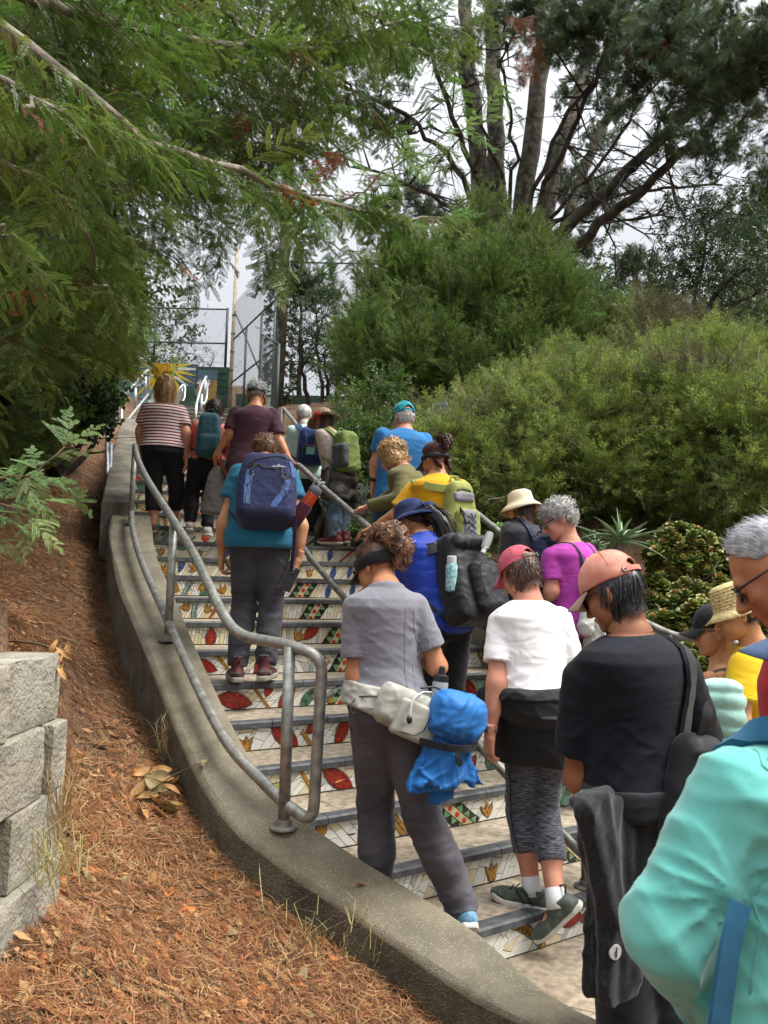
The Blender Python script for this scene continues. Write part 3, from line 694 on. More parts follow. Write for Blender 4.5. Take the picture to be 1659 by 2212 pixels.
for k,t in enumerate((.35,.7,.98)):
 p=s0[:2]+dv*t;mb=MB();mb.tube([(*p,zb-.5),(*p,at(500,735,TOPY)[2])],.025,8);mb.obj('post',M_post,f2,smooth=True)
for z in(at(500,735,TOPY)[2],at(500,828,TOPY)[2]):mb=MB();mb.tube([(s0[0],s0[1],z),(*e0_,z)],.018,8);mb.obj('rail',M_post,f2,smooth=True)
mb=MB();mb.tube([(s0[0],s0[1],at(500,668,TOPY)[2]),(*(s0[:2]+dv*.9),zb+.3)],.018,8);mb.obj('brace',M_post,f2,smooth=True)
pl=empty('fence_pole',label='pale weathered pole at the fence corner right of the mural',cat='pole');mb=MB();mb.tube([(s0[0],s0[1]-.05,zb-.3),(s0[0]+.02,s0[1]-.05,at(503,540,TOPY)[2])],[.045,.04],10);mb.obj('pole',M_pole,pl,smooth=True)
for k in range(6):mb=MB();mb.lathe([(.05,0),(.052,.012),(.05,.024)],10,(s0[0]+.003*k,s0[1]-.05,zb+.5+k*.42));mb.obj('tie_band',M_post,pl)
gt=empty('chain_link_gate',label='leaning chain link gate leaf in front of the ivy covered pole',cat='gate')
g0,g1=at(560,900,13.2),at(596,930,12.2);zg0=at(560,900,13.2)[2];zg1=at(566,722,13.2)[2]
dv=(g1-g0)[:2]
chain('wire_mesh',(g0[0],g0[1],zg0-.6),dv,np.linalg.norm(dv),zg1-zg0+.4,.06,parent=gt)
for p in(g0,g1):mb=MB();mb.tube([(p[0],p[1],zg0-.8),(p[0],p[1],zg1-(.0 if p is g0 else.5))],.024,8);mb.obj('post',M_post,gt,smooth=True)
mb=MB();mb.tube([(g0[0],g0[1],zg1),(g1[0],g1[1],zg1-.5)],.02,8);mb.obj('rail',M_post,gt,smooth=True)
wv=at(640,905,18);gx_=empty('court_wall',label='low dark green wall behind the fence right of the gate',cat='wall');mb=MB();mb.box((at(660,900,18)[0],18.1,at(640,880,18)[2]-.9),(3.4,.2,2.4));mb.obj('wall',M_greenwall,gx_)
up_=empty('utility_pole',label='tall wooden utility pole wrapped with ivy behind the fence',cat='pole');ux_=at(608,800,17.5)
M_wood=mat('pole_wood','#3f3629',.95,scale=5,col2='#5d5142',bump=.6,bscale=40)
mb=MB();mb.tube([(ux_[0]-.12,17.5,3.6),(ux_[0]-.04,17.5,8),(ux_[0],17.5,13.5)],[.15,.14,.11],14);mb.obj('pole',M_wood,up_,smooth=True)
f3=empty('chain_link_fence',label='tall chain link fence top seen right of the utility pole',cat='fence',group='chain link fences at the court')
a_=at(614,566,19);chain('wire_mesh',(a_[0],19,4.9),(1,0),5.5,a_[2]-4.9,.12,.003,parent=f3)
mb=MB();mb.tube([(a_[0],19,a_[2]),(a_[0]+5.5,19,a_[2])],.022,8);mb.obj('rail',M_post,f3,smooth=True)
for dx in(1.9,3.8):mb=MB();mb.tube([(a_[0]+dx,19,4.5),(a_[0]+dx,19,a_[2])],.03,8);mb.obj('post',M_post,f3,smooth=True)
# terrain: one sheet to the horizon
_woL=np.vstack([WO[::-1],[[1.9,1.55]],[[3.2,.9]]])[::-1]
LEFT=np.vstack([[[3.2,.9],[1.9,1.55]],WO,UL-[.14,0],UL2[2:]-[.12,0]])
RIGHT=np.vstack([[[6,3.2]],RC+[.1,.05],[[.25,8.05],[-.45,8.1]],UR[1:]+[.1,0]])
def pdist(P,L):
 best=np.full(len(P),1e9);side=np.zeros(len(P))
 for a,b in zip(L,L[1:]):
  d=b-a;t=np.clip(((P-a)@d)/(d@d+1e-12),0,1);r=P-(a+t[:,None]*d);q=np.linalg.norm(r,axis=1);k=q<best
  best=np.where(k,q,best);side=np.where(k,np.sign(d[0]*(P[:,1]-a[1])-d[1]*(P[:,0]-a[0])),side)
 return best,side
BLK=np.array([-1.02,2.32])
def terrain(x,y):
 x=np.atleast_1d(np.asarray(x,float));y=np.atleast_1d(np.asarray(y,float));P=np.c_[x,y]
 s=np.maximum(spar(x,y),-.3);base=np.minimum(s,30)*SH
 dl,sl=pdist(P,LEFT);dr,sr=pdist(P,RIGHT)
 left=base-.02-.24*smooth01((s-2.5)/5)*np.exp(-dl/.9)+.30*np.minimum(dl,2.2)+.42*np.clip(dl-1.2,0,6)*smooth01((y-3.2)/2.5)
 bank=np.maximum(smooth01((BLK[0]-.09-x)/.08)*(y<2.48),smooth01((BLK[0]+.02-x-.30*(y-2.42))/.42)*smooth01((y-2.38)/.12))
 left=np.maximum(left,left+bank*smooth01((5.0-y)/2.2)*np.clip(1.37+.16*np.maximum(y-2.4,-.3)+.12*(BLK[0]-x)-left,0,2))
 right=base+.12+.30*np.minimum(dr,5)+.05*np.clip(dr-5,0,30)
 left=left+.27*np.exp(-((x+1.0)**2+(y-2.1)**2)/.30)
 stair=base-.32
 inl=(sl>0)|(dl<.17);inr=(sr<0)|(dr<.1)
 z=np.where(inl,left,np.where(inr,right,stair))
 z=np.where((x>.9)&(spar(x,y)<.4)&~inl,-.12,z)
 n=vnoise(np.c_[x,y,0*x],1.7,3)*.05+vnoise(np.c_[x,y,0*x],6.,4)*.014
 return z+n*np.where(inl,np.clip(dl*3,.1,1),np.where(inr,1,0))
def axis_(lo,hi,fine_lo,fine_hi,st,big):return np.unique(np.r_[np.geomspace(1,abs(lo)+1,16)[::-1]*-1+1+fine_lo if lo<fine_lo else[],np.arange(fine_lo,fine_hi,st),fine_hi+np.geomspace(1,hi,16)-1])
xs=axis_(-260,260,-5.5,4.5,.05,0);ys=axis_(-60,420,1.0,9.0,.05,0)
GX,GY=np.meshgrid(xs,ys);GZ=terrain(GX.ravel(),GY.ravel())
nx_,ny_=len(xs),len(ys);idx=np.arange(nx_*ny_).reshape(ny_,nx_)
F=np.stack([idx[:-1,:-1],idx[:-1,1:],idx[1:,1:],idx[1:,:-1]],-1).reshape(-1,4)
_terrain_exact=terrain;_GZ2=GZ.reshape(ny_,nx_)
def terrain(x,y):
 x=np.atleast_1d(np.asarray(x,float));y=np.atleast_1d(np.asarray(y,float));i=np.clip(np.searchsorted(xs,x)-1,0,nx_-2);j=np.clip(np.searchsorted(ys,y)-1,0,ny_-2)
 u=np.clip((x-xs[i])/(xs[i+1]-xs[i]),0,1);v=np.clip((y-ys[j])/(ys[j+1]-ys[j]),0,1)
 return(1-u)*(1-v)*_GZ2[j,i]+u*(1-v)*_GZ2[j,i+1]+(1-u)*v*_GZ2[j+1,i]+u*v*_GZ2[j+1,i+1]
M_soil=mat('litter_soil','#4a3829',1.0,scale=3.5,col2='#80664e',bump=1.,bscale=70,det=10,fac=(.3,.7),bdist=.02)
def soilmix(m):
 n=m.node_tree.nodes;l=m.node_tree.links;b=n['Principled BSDF'];src=b.inputs['Base Color'].links[0].from_socket
 tc=n.new('ShaderNodeTexCoord');nz=n.new('ShaderNodeTexNoise');nz.inputs['Scale'].default_value=90;nz.inputs['Detail'].default_value=4;l.new(tc.outputs['Object'],nz.inputs['Vector'])
 r=n.new('ShaderNodeValToRGB');r.color_ramp.elements[0].position=.35;r.color_ramp.elements[0].color=(.45,.42,.4,1);r.color_ramp.elements[1].position=.65;r.color_ramp.elements[1].color=(1.35,1.25,1.1,1);l.new(nz.outputs['Fac'],r.inputs[0])
 x=n.new('ShaderNodeMix');x.data_type='RGBA';x.blend_type='MULTIPLY';x.inputs[0].default_value=1;l.new(src,x.inputs[6]);l.new(r.outputs[0],x.inputs[7]);l.new(x.outputs[2],b.inputs['Base Color'])
soilmix(M_soil)
ground=link('ground',npmesh('ground',np.c_[GX.ravel(),GY.ravel(),GZ],F,True),M_soil,kind='structure')
# block retaining wall
M_block=mat('split_face_block','#858276',.95,scale=10,col2='#aeaa9c',bump=1.0,bscale=70,det=8,fac=(.3,.7),rand=.08,bdist=.012);aggregate(M_block,.35)
bw=empty('retaining_wall',label='stacked grey split-face concrete block retaining wall at the left edge',cat='wall')
zb0=.56;YE=2.47
for cidx in range(5):
 z0=zb0-.2+cidx*.203;setb=.007*cidx
 offx=-.05*cidx+(.12 if cidx%2 else 0)
 for k in range(4):
  w=.42;x1=BLK[0]-setb*.8-k*w+(.0 if k==0 else 0)+(0 if k else 0);
  if k==0:xa,xb=x1-(.13 if cidx%2 else.36),x1
  else:xb=xa-.004;xa=xb-w
  y0=BLK[1]+setb+.012*math.sin(k*3+cidx*2);dpt=.30
  nu,nv=9,5;mb=MB();vs=[]
  cnt=[]
  perim=[(xa+.002,y0+dpt),(xa+.002,y0)]+[(xa+.002+(xb-xa-.034)*t,y0+0)for t in np.linspace(.12,1,8)]+[(xb-.004,y0+.045),(xb,y0+dpt*.6),(xb-.01,y0+dpt)]
  m_n=len(perim);rows=[(0,.0),(.004,1),(.05,1),(.10,1),(.15,1),(.196,.9),(.2015,0)]
  cx,cy=(xa+xb)/2,y0+dpt/2
  for h_,am in rows:
   for(px_,py_)in perim:
    nn=vnoise(np.array([[px_,py_,z0+h_]]),22,9)[0]*.006+vnoise(np.array([[px_,py_,z0+h_]]),60,10)[0]*.004
    d=np.array([px_-cx,py_-cy]);d/=np.linalg.norm(d)
    inn=-.005 if am==0 else 0
    qx,qy=px_+d[0]*(nn*am+inn),py_+d[1]*(nn*am+inn);vs.append((BLK[0]+.055-(qy-BLK[1])+(.0,.012,-.006,.010,.0)[cidx],YE+(qx-BLK[0]),z0+h_+.0012*math.sin(px_*50+k)))
  fs=[(r*m_n+j,r*m_n+(j+1)%m_n,(r+1)*m_n+(j+1)%m_n,(r+1)*m_n+j)for r in range(len(rows)-1)for j in range(m_n)]+[tuple((len(rows)-1)*m_n+j for j in range(m_n))]
  mb.add(vs,fs);mb.obj('block',M_block,bw,auto=35)
  # fixed bits
  # FIGURES: implicit surfaces meshed with surface nets
f32=np.float32
def smin(a,b,k):
 h=np.clip(.5+.5*(b-a)/k,0,1);return b+(a-b)*h-k*h*(1-h)
def smax(a,b,k):return-smin(-a,-b,k)
def rcone(P,a,b,ra,rb):
 a=np.asarray(a,f32);d=np.asarray(b,f32)-a;q=P-a;h=np.clip(q@d/max(float(d@d),1e-9),0,1)
 return np.sqrt(((q-h[...,None]*d)**2).sum(-1))-(ra+(rb-ra)*h)
def ellip(P,c,r):
 r=np.asarray(r,f32);q=(P-np.asarray(c,f32))/r;k0=np.sqrt((q*q).sum(-1));k1=np.sqrt(((q/r)**2).sum(-1))+1e-9
 return k0*(k0-1)/k1
def rbox(P,c,h,r):
 q=np.abs(P-np.asarray(c,f32))-np.asarray(h,f32)+r
 return np.sqrt((np.maximum(q,0)**2).sum(-1))+np.minimum(q.max(-1),0)-r
class Field:
 def __init__(s,lo,hi,res):
  s.lo=np.asarray(lo,f32);s.res=res;s.n=np.maximum(2,np.ceil((np.asarray(hi)-lo)/res).astype(int)+1)
  s.ax=[s.lo[k]+res*np.arange(s.n[k],dtype=f32)for k in range(3)];s.D=np.full(s.n,.5,f32)
 def copy(s):o=Field.__new__(Field);o.lo,o.res,o.n,o.ax=s.lo,s.res,s.n,s.ax;o.D=np.full(s.n,.5,f32);return o
 def sl(s,lo,hi):
  a=np.clip(np.floor((np.asarray(lo)-s.lo)/s.res).astype(int),0,s.n-1);b=np.clip(np.ceil((np.asarray(hi)-s.lo)/s.res).astype(int)+1,a+1,s.n)
  return tuple(slice(i,j)for i,j in zip(a,b))
 def pts(s,sl):return np.stack(np.meshgrid(*[s.ax[k][sl[k]]for k in range(3)],indexing='ij'),-1)
 def add(s,fn,lo,hi,k=.02,m=.09):
  sl=s.sl(np.asarray(lo)-m,np.asarray(hi)+m);d=fn(s.pts(sl));s.D[sl]=smin(s.D[sl],d,k)if k>0 else np.minimum(s.D[sl],d);return s
 def cone(s,a,b,ra,rb,k=.02,m=.09):
  a=np.asarray(a);b=np.asarray(b);r=max(ra,rb);return s.add(lambda P:rcone(P,a,b,ra,rb),np.minimum(a,b)-r,np.maximum(a,b)+r,k,m)
 def cut(s,fn,k=0.0):
  sl=tuple(slice(0,n)for n in s.n);d=fn(s.pts(sl));s.D=smax(s.D,d,k)if k else np.maximum(s.D,d);return s
 def near(s,w=.05):
  return np.abs(s.D)<w
 def displace(s,fn,w=.05):
  i=np.nonzero(s.near(w));P=np.stack([s.ax[k][i[k]]for k in range(3)],-1);s.D[i]+=fn(P).astype(f32);return s
 def sample(s,P):
  g=np.clip((np.asarray(P)-s.lo)/s.res,0,s.n-1.001);i=g.astype(int);t=g-i;out=0
  for dx in(0,1):
   for dy in(0,1):
    for dz in(0,1):
     w=(t[:,0]if dx else 1-t[:,0])*(t[:,1]if dy else 1-t[:,1])*(t[:,2]if dz else 1-t[:,2])
     out=out+w*s.D[i[:,0]+dx,i[:,1]+dy,i[:,2]+dz]
  return out
 def grad(s,P):
  h=s.res*1.2;g=np.stack([s.sample(P+np.eye(3)[k]*h)-s.sample(P-np.eye(3)[k]*h)for k in range(3)],-1)
  return g/np.maximum(np.linalg.norm(g,axis=1)[:,None],1e-6)
 def project(s,P,iso=.006,it=6):
  P=np.array(P,float)
  for _ in range(it):P=P-s.grad(P)*np.clip(s.sample(P)-iso,-.06,.06)[:,None]*.9
  return P,s.grad(P)
 def mesh(s):return surfnet(s.D,s.lo,s.res)
_CE=[(a,b)for a in range(8)for b in range(a+1,8)if bin(a^b).count('1')==1]
_CO=np.array([[c&1,(c>>1)&1,(c>>2)&1]for c in range(8)])
def surfnet(D,lo,res):
 D=D.copy();D[[0,-1]]=np.maximum(D[[0,-1]],.01);D[:,[0,-1]]=np.maximum(D[:,[0,-1]],.01);D[:,:,[0,-1]]=np.maximum(D[:,:,[0,-1]],.01)
 S=D<0;nx,ny,nz=D.shape
 cnt=np.zeros((nx-1,ny-1,nz-1),np.int8)
 for c in _CO:cnt+=S[c[0]:nx-1+c[0],c[1]:ny-1+c[1],c[2]:nz-1+c[2]]
 act=(cnt>0)&(cnt<8);I=np.stack(np.nonzero(act),-1)
 if not len(I):return np.zeros((0,3)),np.zeros((0,4),int)
 vid=np.full(act.shape,-1,np.int64);vid[act]=np.arange(len(I))
 cv=np.stack([D[I[:,0]+c[0],I[:,1]+c[1],I[:,2]+c[2]]for c in _CO],-1)
 acc=np.zeros((len(I),3));w=np.zeros(len(I))
 for a,b in _CE:
  va,vb=cv[:,a],cv[:,b];m=(va<0)!=(vb<0);t=np.where(m,va/np.where(m,va-vb,1),0)
  acc+=m[:,None]*(_CO[a]+t[:,None]*(_CO[b]-_CO[a]));w+=m
 V=lo+res*(I+acc/w[:,None]);Fs=[]
 for ax in range(3):
  o1,o2=(ax+1)%3,(ax+2)%3
  A=S[tuple(slice(0,-1)if k==ax else slice(None)for k in range(3))];B=S[tuple(slice(1,None)if k==ax else slice(None)for k in range(3))]
  ch=A!=B;J=np.stack(np.nonzero(ch),-1);ok=(J[:,o1]>0)&(J[:,o2]>0)&(J[:,o1]<D.shape[o1]-1)&(J[:,o2]<D.shape[o2]-1);J=J[ok]
  q=[]
  for d1,d2 in((1,1),(0,1),(0,0),(1,0)):
   K=J.copy();K[:,o1]-=d1;K[:,o2]-=d2;q.append(vid[K[:,0],K[:,1],K[:,2]])
  q=np.stack(q,-1);fl=~A[J[:,0],J[:,1],J[:,2]];q[fl]=q[fl][:,::-1];Fs.append(q)
 return V,np.vstack(Fs)
def relax(V,F,n=1,k=.5):
 for _ in range(n):
  acc=np.zeros_like(V);c=np.zeros(len(V))
  for a,b in((0,1),(1,2),(2,3),(3,0)):
   np.add.at(acc,F[:,a],V[F[:,b]]);np.add.at(acc,F[:,b],V[F[:,a]]);np.add.at(c,F[:,a],1);np.add.at(c,F[:,b],1)
  V=V+k*(acc/np.maximum(c,1)[:,None]-V)
 return V
def folds(P,f,seed,dirs=None,warp=1.2):
 0
 r=np.random.default_rng(seed);out=0
 for k in range(3):
  a=r.normal(size=3)if dirs is None else np.asarray(dirs[k%len(dirs)])+.35*r.normal(size=3)
  a/=np.linalg.norm(a);b=r.normal(size=3);c=r.normal(size=3);ph=r.uniform(0,6.28,3)
  v=np.sin((P@a)*f*(1+.5*k)+ph[0]+warp*np.sin((P@b)*f*.35+ph[1])+.7*np.sin((P@c)*f*.8+ph[2]))
  out=out+(1-np.abs(v))**2*(1,.7,.5)[k]
 return out/2.2
def loc2(a,b,r):
 0
 return a+(b-a)*r
def ik(a,c,l1,l2,pole):
 a=np.asarray(a,float);c=np.asarray(c,float);d=c-a;L=np.linalg.norm(d);L2=min(L,(l1+l2)*.999);u=d/L
 x=(l1*l1-l2*l2+L2*L2)/(2*L2);h=math.sqrt(max(0,l1*l1-x*x));p=np.asarray(pole,float);p=p-u*(p@u);p/=np.linalg.norm(p)+1e-9
 return a+u*x*(L/L2)+p*h
UNDERCAP=lambda v:(v[:,1]<.12)&(v[:,2]<.10)&(v[:,2]>-.62)&~((np.abs(v[:,0])>.6)&(v[:,2]<.0)&(v[:,1]>-.3))
TF=np.array([-.06,0,.08,.2,.32,.45,.6,.75,.86,.92,.96,1.0,1.05])
TA={'f':[.07,.12,.168,.178,.160,.138,.144,.158,.170,.150,.110,.066,.055],'m':[.07,.12,.162,.168,.160,.156,.166,.184,.192,.168,.118,.068,.060]}
TB={'f':[.06,.10,.122,.122,.108,.096,.104,.114,.106,.090,.074,.058,.052],'m':[.06,.10,.118,.120,.116,.112,.120,.126,.116,.096,.080,.062,.056]}
TY={'f':[0,-.01,-.022,-.020,-.006,.004,.006,.006,-.006,-.010,-.010,-.008,-.004],'m':[0,-.008,-.016,-.014,.0,.006,.004,.0,-.008,-.012,-.012,-.010,-.004]}
SKINS={}
def skin(name,c,c2):
 m=mat(name,c,.5,scale=9,col2=c2,bump=.12,bscale=220,spec=.35,fac=(.3,.7));p=m.node_tree.nodes['Principled BSDF']
 p.inputs['Subsurface Weight'].default_value=.12;p.inputs['Subsurface Radius'].default_value=(.012,.005,.003);p.inputs['Subsurface Scale'].default_value=.6;return m
SK={'fair':skin('skin_fair','#b9846a','#d3a184'),'pink':skin('skin_pink','#ae705a','#cc937a'),'tan':skin('skin_tan','#9b6243','#bb8360'),'warm':skin('skin_warm','#a87350','#c99670'),'olive':skin('skin_olive','#7f4e34','#9c6a4a')}
def wrinkle(m,sc=16,strength=.55,dist=.012):
 0
 n=m.node_tree.nodes;l=m.node_tree.links;b=n['Principled BSDF'];tc=[x for x in n if x.type=='TEX_COORD'][0];old=[x for x in n if x.type=='BUMP']
 nt=n.new('ShaderNodeTexNoise');nt.noise_type='RIDGED_MULTIFRACTAL';nt.inputs['Scale'].default_value=sc;nt.inputs['Detail'].default_value=2.5;nt.inputs['Roughness'].default_value=.35;nt.inputs['Distortion'].default_value=.9
 mp=n.new('ShaderNodeMapping');mp.inputs['Scale'].default_value=(.55,.55,1.0);mp.inputs['Rotation'].default_value=(.3,.5,0);l.new(tc.outputs['Object'],mp.inputs[0]);l.new(mp.outputs[0],nt.inputs['Vector'])
 bp=n.new('ShaderNodeBump');bp.inputs['Strength'].default_value=strength;bp.inputs['Distance'].default_value=dist;l.new(nt.outputs['Fac'],bp.inputs['Height'])
 if old:l.new(old[0].outputs[0],bp.inputs['Normal'])
 l.new(bp.outputs[0],b.inputs['Normal']);return m
def cloth(name,c,c2=None,var=.1,scale=5,weave=420,rough=.85,bump=.25,sheen=.08,wr=.4,wsc=14,**k):
 new=name not in MATS;m=mat(name,c,rough,var,scale,bump,weave,col2=c2,sheen=sheen,spec=.25,bdist=.002,**k)
 return wrinkle(m,wsc,wr)if new and wr else m
HEADR=np.array([.0745,.093,.088]);HEADC=np.array([0,-.010,.030])
class Person:
 def __init__(s,label,px,d,yaw,H,sex='f',build=1.0,skin='fair',res=None,seed=1,neck=None,head=None,pel=None,hp=0,hy=0,hr=0,feet=None,hunch=1.25,group=None,base_z=None,shw=1.0,hsc=1.0,arms=None,toe=None,hands=True,bust=1.0,ears=True,headres=None):
  0
  s.seed=seed;s.H=H;s.S=H/1.68;S=s.S;s.sex=sex;s.bw=build;s.skin=SK[skin];s.d=d;s.yaw=R(yaw)
  s.res=res or float(np.clip(d*.0021,.0065,.0145));s.hp,s.hy,s.hr=R(hp),R(hy),R(hr);s.hsc=hsc
  pel_w=at(*px['pel'][:2],d+(px['pel'][2]if len(px['pel'])>2 else 0))
  z0=base_z if base_z is not None else 0
  s.root=empty('person',(pel_w[0],pel_w[1],z0),s.yaw,label,'person',group)
  s.o=np.array([pel_w[0],pel_w[1],z0]);c,n=math.cos(s.yaw),math.sin(s.yaw);s.Rw=np.array([[c,n,0],[-n,c,0],[0,0,1]])
  J=s.J={}
  for k,v in px.items():J[k]=s.L(at(v[0],v[1],d+(v[2]if len(v)>2 else 0)))
  s.P0=J['pel'];s.N=J['neck'];s.zp,s.zn=s.P0[2],s.N[2];s.hunch=hunch
  s.T=s.zn-s.zp;s.zc=s.zp-.07*S
  th=s.lean=math.atan2(s.N[1]-s.P0[1],s.T);s.kb=min(1/math.cos(th),1.5)
  s.kz=1
  sw=(.142 if sex=='f' else.163)*S*build**.5*shw
  tw=R(px.get('tw',(0,))[0])if isinstance(px.get('tw'),tuple)else 0
  for sd,q in(('l',-1),('r',1)):
   if sd+'sh' not in J:
    zz=s.zn-.058*S*math.cos(th);J[sd+'sh']=np.array([s.cx(zz)+q*sw,s.cy(zz)-.0*S,zz])
   if sd+'el' not in J:J[sd+'el']=J[sd+'sh']+np.array([q*.045,.02,-.275])*S
   if sd+'wr' not in J:J[sd+'wr']=J[sd+'el']+np.array([-q*.01,.08,-.225])*S
   if sd+'hip' not in J:J[sd+'hip']=s.P0+np.array([q*.082*S*build**.5,0,-.01])
   if sd+'an' not in J:J[sd+'an']=np.array([s.P0[0]+q*.09*S,s.P0[1],.085*S])
   if sd+'kn' not in J:J[sd+'kn']=ik(J[sd+'hip'],J[sd+'an'],.40*S*1.02,.385*S*1.02,(q*.12,1,0))
  if 'head' not in J:J['head']=s.N+np.array([0,.03,.15])*S
  cp,sp_=math.cos(s.hp),math.sin(s.hp);cy,sy=math.cos(s.hy),math.sin(s.hy);cr,sr=math.cos(s.hr),math.sin(s.hr)
  Rx=np.array([[1,0,0],[0,cp,sp_],[0,-sp_,cp]]);Rz=np.array([[cy,-sy,0],[sy,cy,0],[0,0,1]]);Ry=np.array([[cr,0,sr],[0,1,0],[-sr,0,cr]])
  s.Rh=Rz@Rx@Ry
  s.hs=.98*S**.5*hsc;s.arms_bare=arms or{};s.toe=toe or{}
  s.ears=ears;s.build_body(hands,headres)
 def L(s,w):return s.Rw@(np.asarray(w,float)-s.o)
 def Wd(s,l):return s.Rw.T@np.asarray(l,float)+s.o
 def h2l(s,p):return(np.asarray(p,float)*s.hs)@s.Rh.T+s.J['head']
 def l2h(s,P):return((P-s.J['head'].astype(P.dtype))@s.Rh.astype(P.dtype))/P.dtype.type(s.hs)
 def tf(s,z):return np.clip((z-s.zc)/(s.zn-s.zc),-.05,1.05)
 def cx(s,z):t=np.clip((z-s.zp)/s.T,-.2,1.1);return s.P0[0]+(s.N[0]-s.P0[0])*t
 def cy(s,z):t=(z-s.zp)/s.T;return s.P0[1]+(s.N[1]-s.P0[1])*np.sign(t)*np.minimum(np.abs(t),1.1)**s.hunch
 def ab(s,z,off=0.0,drape=0.0):
  f=s.tf(z);a=np.interp(f,TF,TA[s.sex])*s.S*s.bw;b=np.interp(f,TF,TB[s.sex])*s.S*s.bw*s.kb;y=np.interp(f,TF,TY[s.sex])*s.S
  if drape:
   lo=min(.165,TA[s.sex][3])*s.S*s.bw*(.9+.1*drape);m=(f>.02)&(f<.8);a=np.where(m,np.maximum(a,a*(1-drape)+lo*drape),a)
   lb=.115*s.S*s.bw*s.kb;b=np.where(m,np.maximum(b,b*(1-drape)+lb*drape),b)
  return a+off,b+off,y
 def torso(s,P,off=0.0,drape=0.0):
  zz=s.__dict__.setdefault('_z',None);z=P[...,2];zu=z[0,0]if P.ndim==4 else z
  a,b,y=s.ab(zu,off,drape);cx,cy=s.cx(zu),s.cy(zu)+y
  a,b,cx,cy=[np.asarray(v,f32)for v in(a,b,cx,cy)]
  q=np.sqrt(((P[...,0]-cx)/a)**2+((P[...,1]-cy)/b)**2)
  d=(q-1)*np.minimum(a,b)
  return smax(smax(d,(P[...,2]-f32(s.zn+.03*s.S)),.02),f32(s.zc-.05*s.S)-P[...,2],.04)
 def tbox(s,m=.0):
  return np.array([min(s.P0[0],s.N[0])-.24*s.S*s.bw,min(s.P0[1],s.N[1])-.2*s.S*s.bw*s.kb,s.zc-.06]),np.array([max(s.P0[0],s.N[0])+.24*s.S*s.bw,max(s.P0[1],s.N[1])+.2*s.S*s.bw*s.kb,s.zn+.05])
 def limb(s,F,sd,kind,off=0.0,upto=1.0,k=.025,flare=0.0):
  J,S,b=s.J,s.S,s.bw
  if kind=='arm':
   A,B,Cc=J[sd+'sh'],J[sd+'el'],J[sd+'wr'];r=[.053,.045,.041,.027]if s.sex=='m' else[.049,.041,.037,.0245];r=[q*S*b**.6 for q in r]
   L1,L2=np.linalg.norm(B-A),np.linalg.norm(Cc-B)
   u=min(1,upto*(L1+L2)/L1)
   e=A+(B-A)*u;F.cone(A,e,r[0]+off,r[0]+(r[1]-r[0])*u+off+flare,k)
   v=(upto*(L1+L2)-L1)/L2
   if v>.02:e2=B+(Cc-B)*min(1,v);F.cone(B,e2,r[1]+off,r[2]*.5+r[2]*.5*(1-v)+(r[3]-r[2]*.5)*0+off+flare if v<1 else r[3]+off+flare,k)
   if v>.02:F.cone(B+(Cc-B)*.12,B+(Cc-B)*min(v,.5),r[1]*.98+off,(r[1]*.45+r[3]*.55)+off,k)
  else:
   A,B,Cc=J[sd+'hip'],J[sd+'kn'],J[sd+'an'];r=[q*S*b**.6 for q in([.092,.056,.05,.036]if s.sex=='f' else[.088,.057,.05,.038])]
   L1,L2=np.linalg.norm(B-A),np.linalg.norm(Cc-B);u=min(1,upto*(L1+L2)/L1);F.cone(A,A+(B-A)*u,r[0]+off,r[0]+(r[1]-r[0])*u+off,k)
   v=(upto*(L1+L2)-L1)/L2
   if v>.02:
    F.cone(B,B+(Cc-B)*min(1,v),r[1]+off,r[1]+(r[3]-r[1])*min(1,v)+off+flare,k)
    bk=np.array([0,-.018*S,0]);F.cone(B+(Cc-B)*.18+bk*.6,B+(Cc-B)*min(v,.45)+bk,r[2]*.92+off,r[2]+off,k+.01)
 def limits(s,pad=.1):
  Q=np.array([v for k,v in s.J.items()if k not in('tw',)]);return Q.min(0)-pad-.1,Q.max(0)+pad+.1
 def build_body(s,hands,headres):
  S,J=s.S,s.J;lo,hi=s.limits();lo[2]=max(lo[2],-.4)
  tl,th=s.tbox();lo=np.minimum(lo,tl-.06);hi=np.maximum(hi,th+.06);lo[2]=min(J['lan'][2],J['ran'][2])-.16
  F=s.F=Field(lo,hi,s.res)
  F.add(lambda P:s.torso(P),tl,th,.02)
  for sd in 'lr':s.limb(F,sd,'arm');s.limb(F,sd,'leg',k=.03)
  for sd in 'lr':
   a=J[sd+'an'];f=s.foot_dir(sd);F.cone(a+[0,0,-.03],a+f*.12*S+np.array([0,0,-.055*S]),.034*S,.026*S,.02)
  nb=s.h2l((0,-.025,-.055));nk=s.N+np.array([0,-.005,-.02]);F.cone(nk,nb,.058*S*s.bw**.3,.050*S,.03)
  V,Q=F.mesh();parts=[(V,Q)]
  hr=headres or float(np.clip(s.d*.0012,.0038,.0075));G=Field(np.array([-.11,-.13,-.16]),np.array([.11,.14,.14]),hr/s.hs)
  P=G.pts(tuple(slice(0,n)for n in G.n));d=ellip(P,HEADC,HEADR)
  d=smin(d,ellip(P,(0,.028,-.03),(.059,.062,.082)),.03);d=smin(d,ellip(P,(0,.034,-.072),(.047,.050,.036)),.03);d=smin(d,rcone(P,(-.008,.073,-.098),(.008,.073,-.098),.016,.016),.022)
  d=smin(d,rcone(P,(-.03,.078,.016),(.03,.078,.016),.012,.012),.02);d=smin(d,rcone(P,(-.044,.058,-.028),(-.040,.050,-.05),.018,.014),.03);d=smin(d,rcone(P,(.044,.058,-.028),(.040,.050,-.05),.018,.014),.03)
  d=smax(d,-rcone(P,(.022,.104,-.002),(.042,.098,-.003),.014,.013),.014);d=smax(d,-rcone(P,(-.022,.104,-.002),(-.042,.098,-.003),.014,.013),.014)
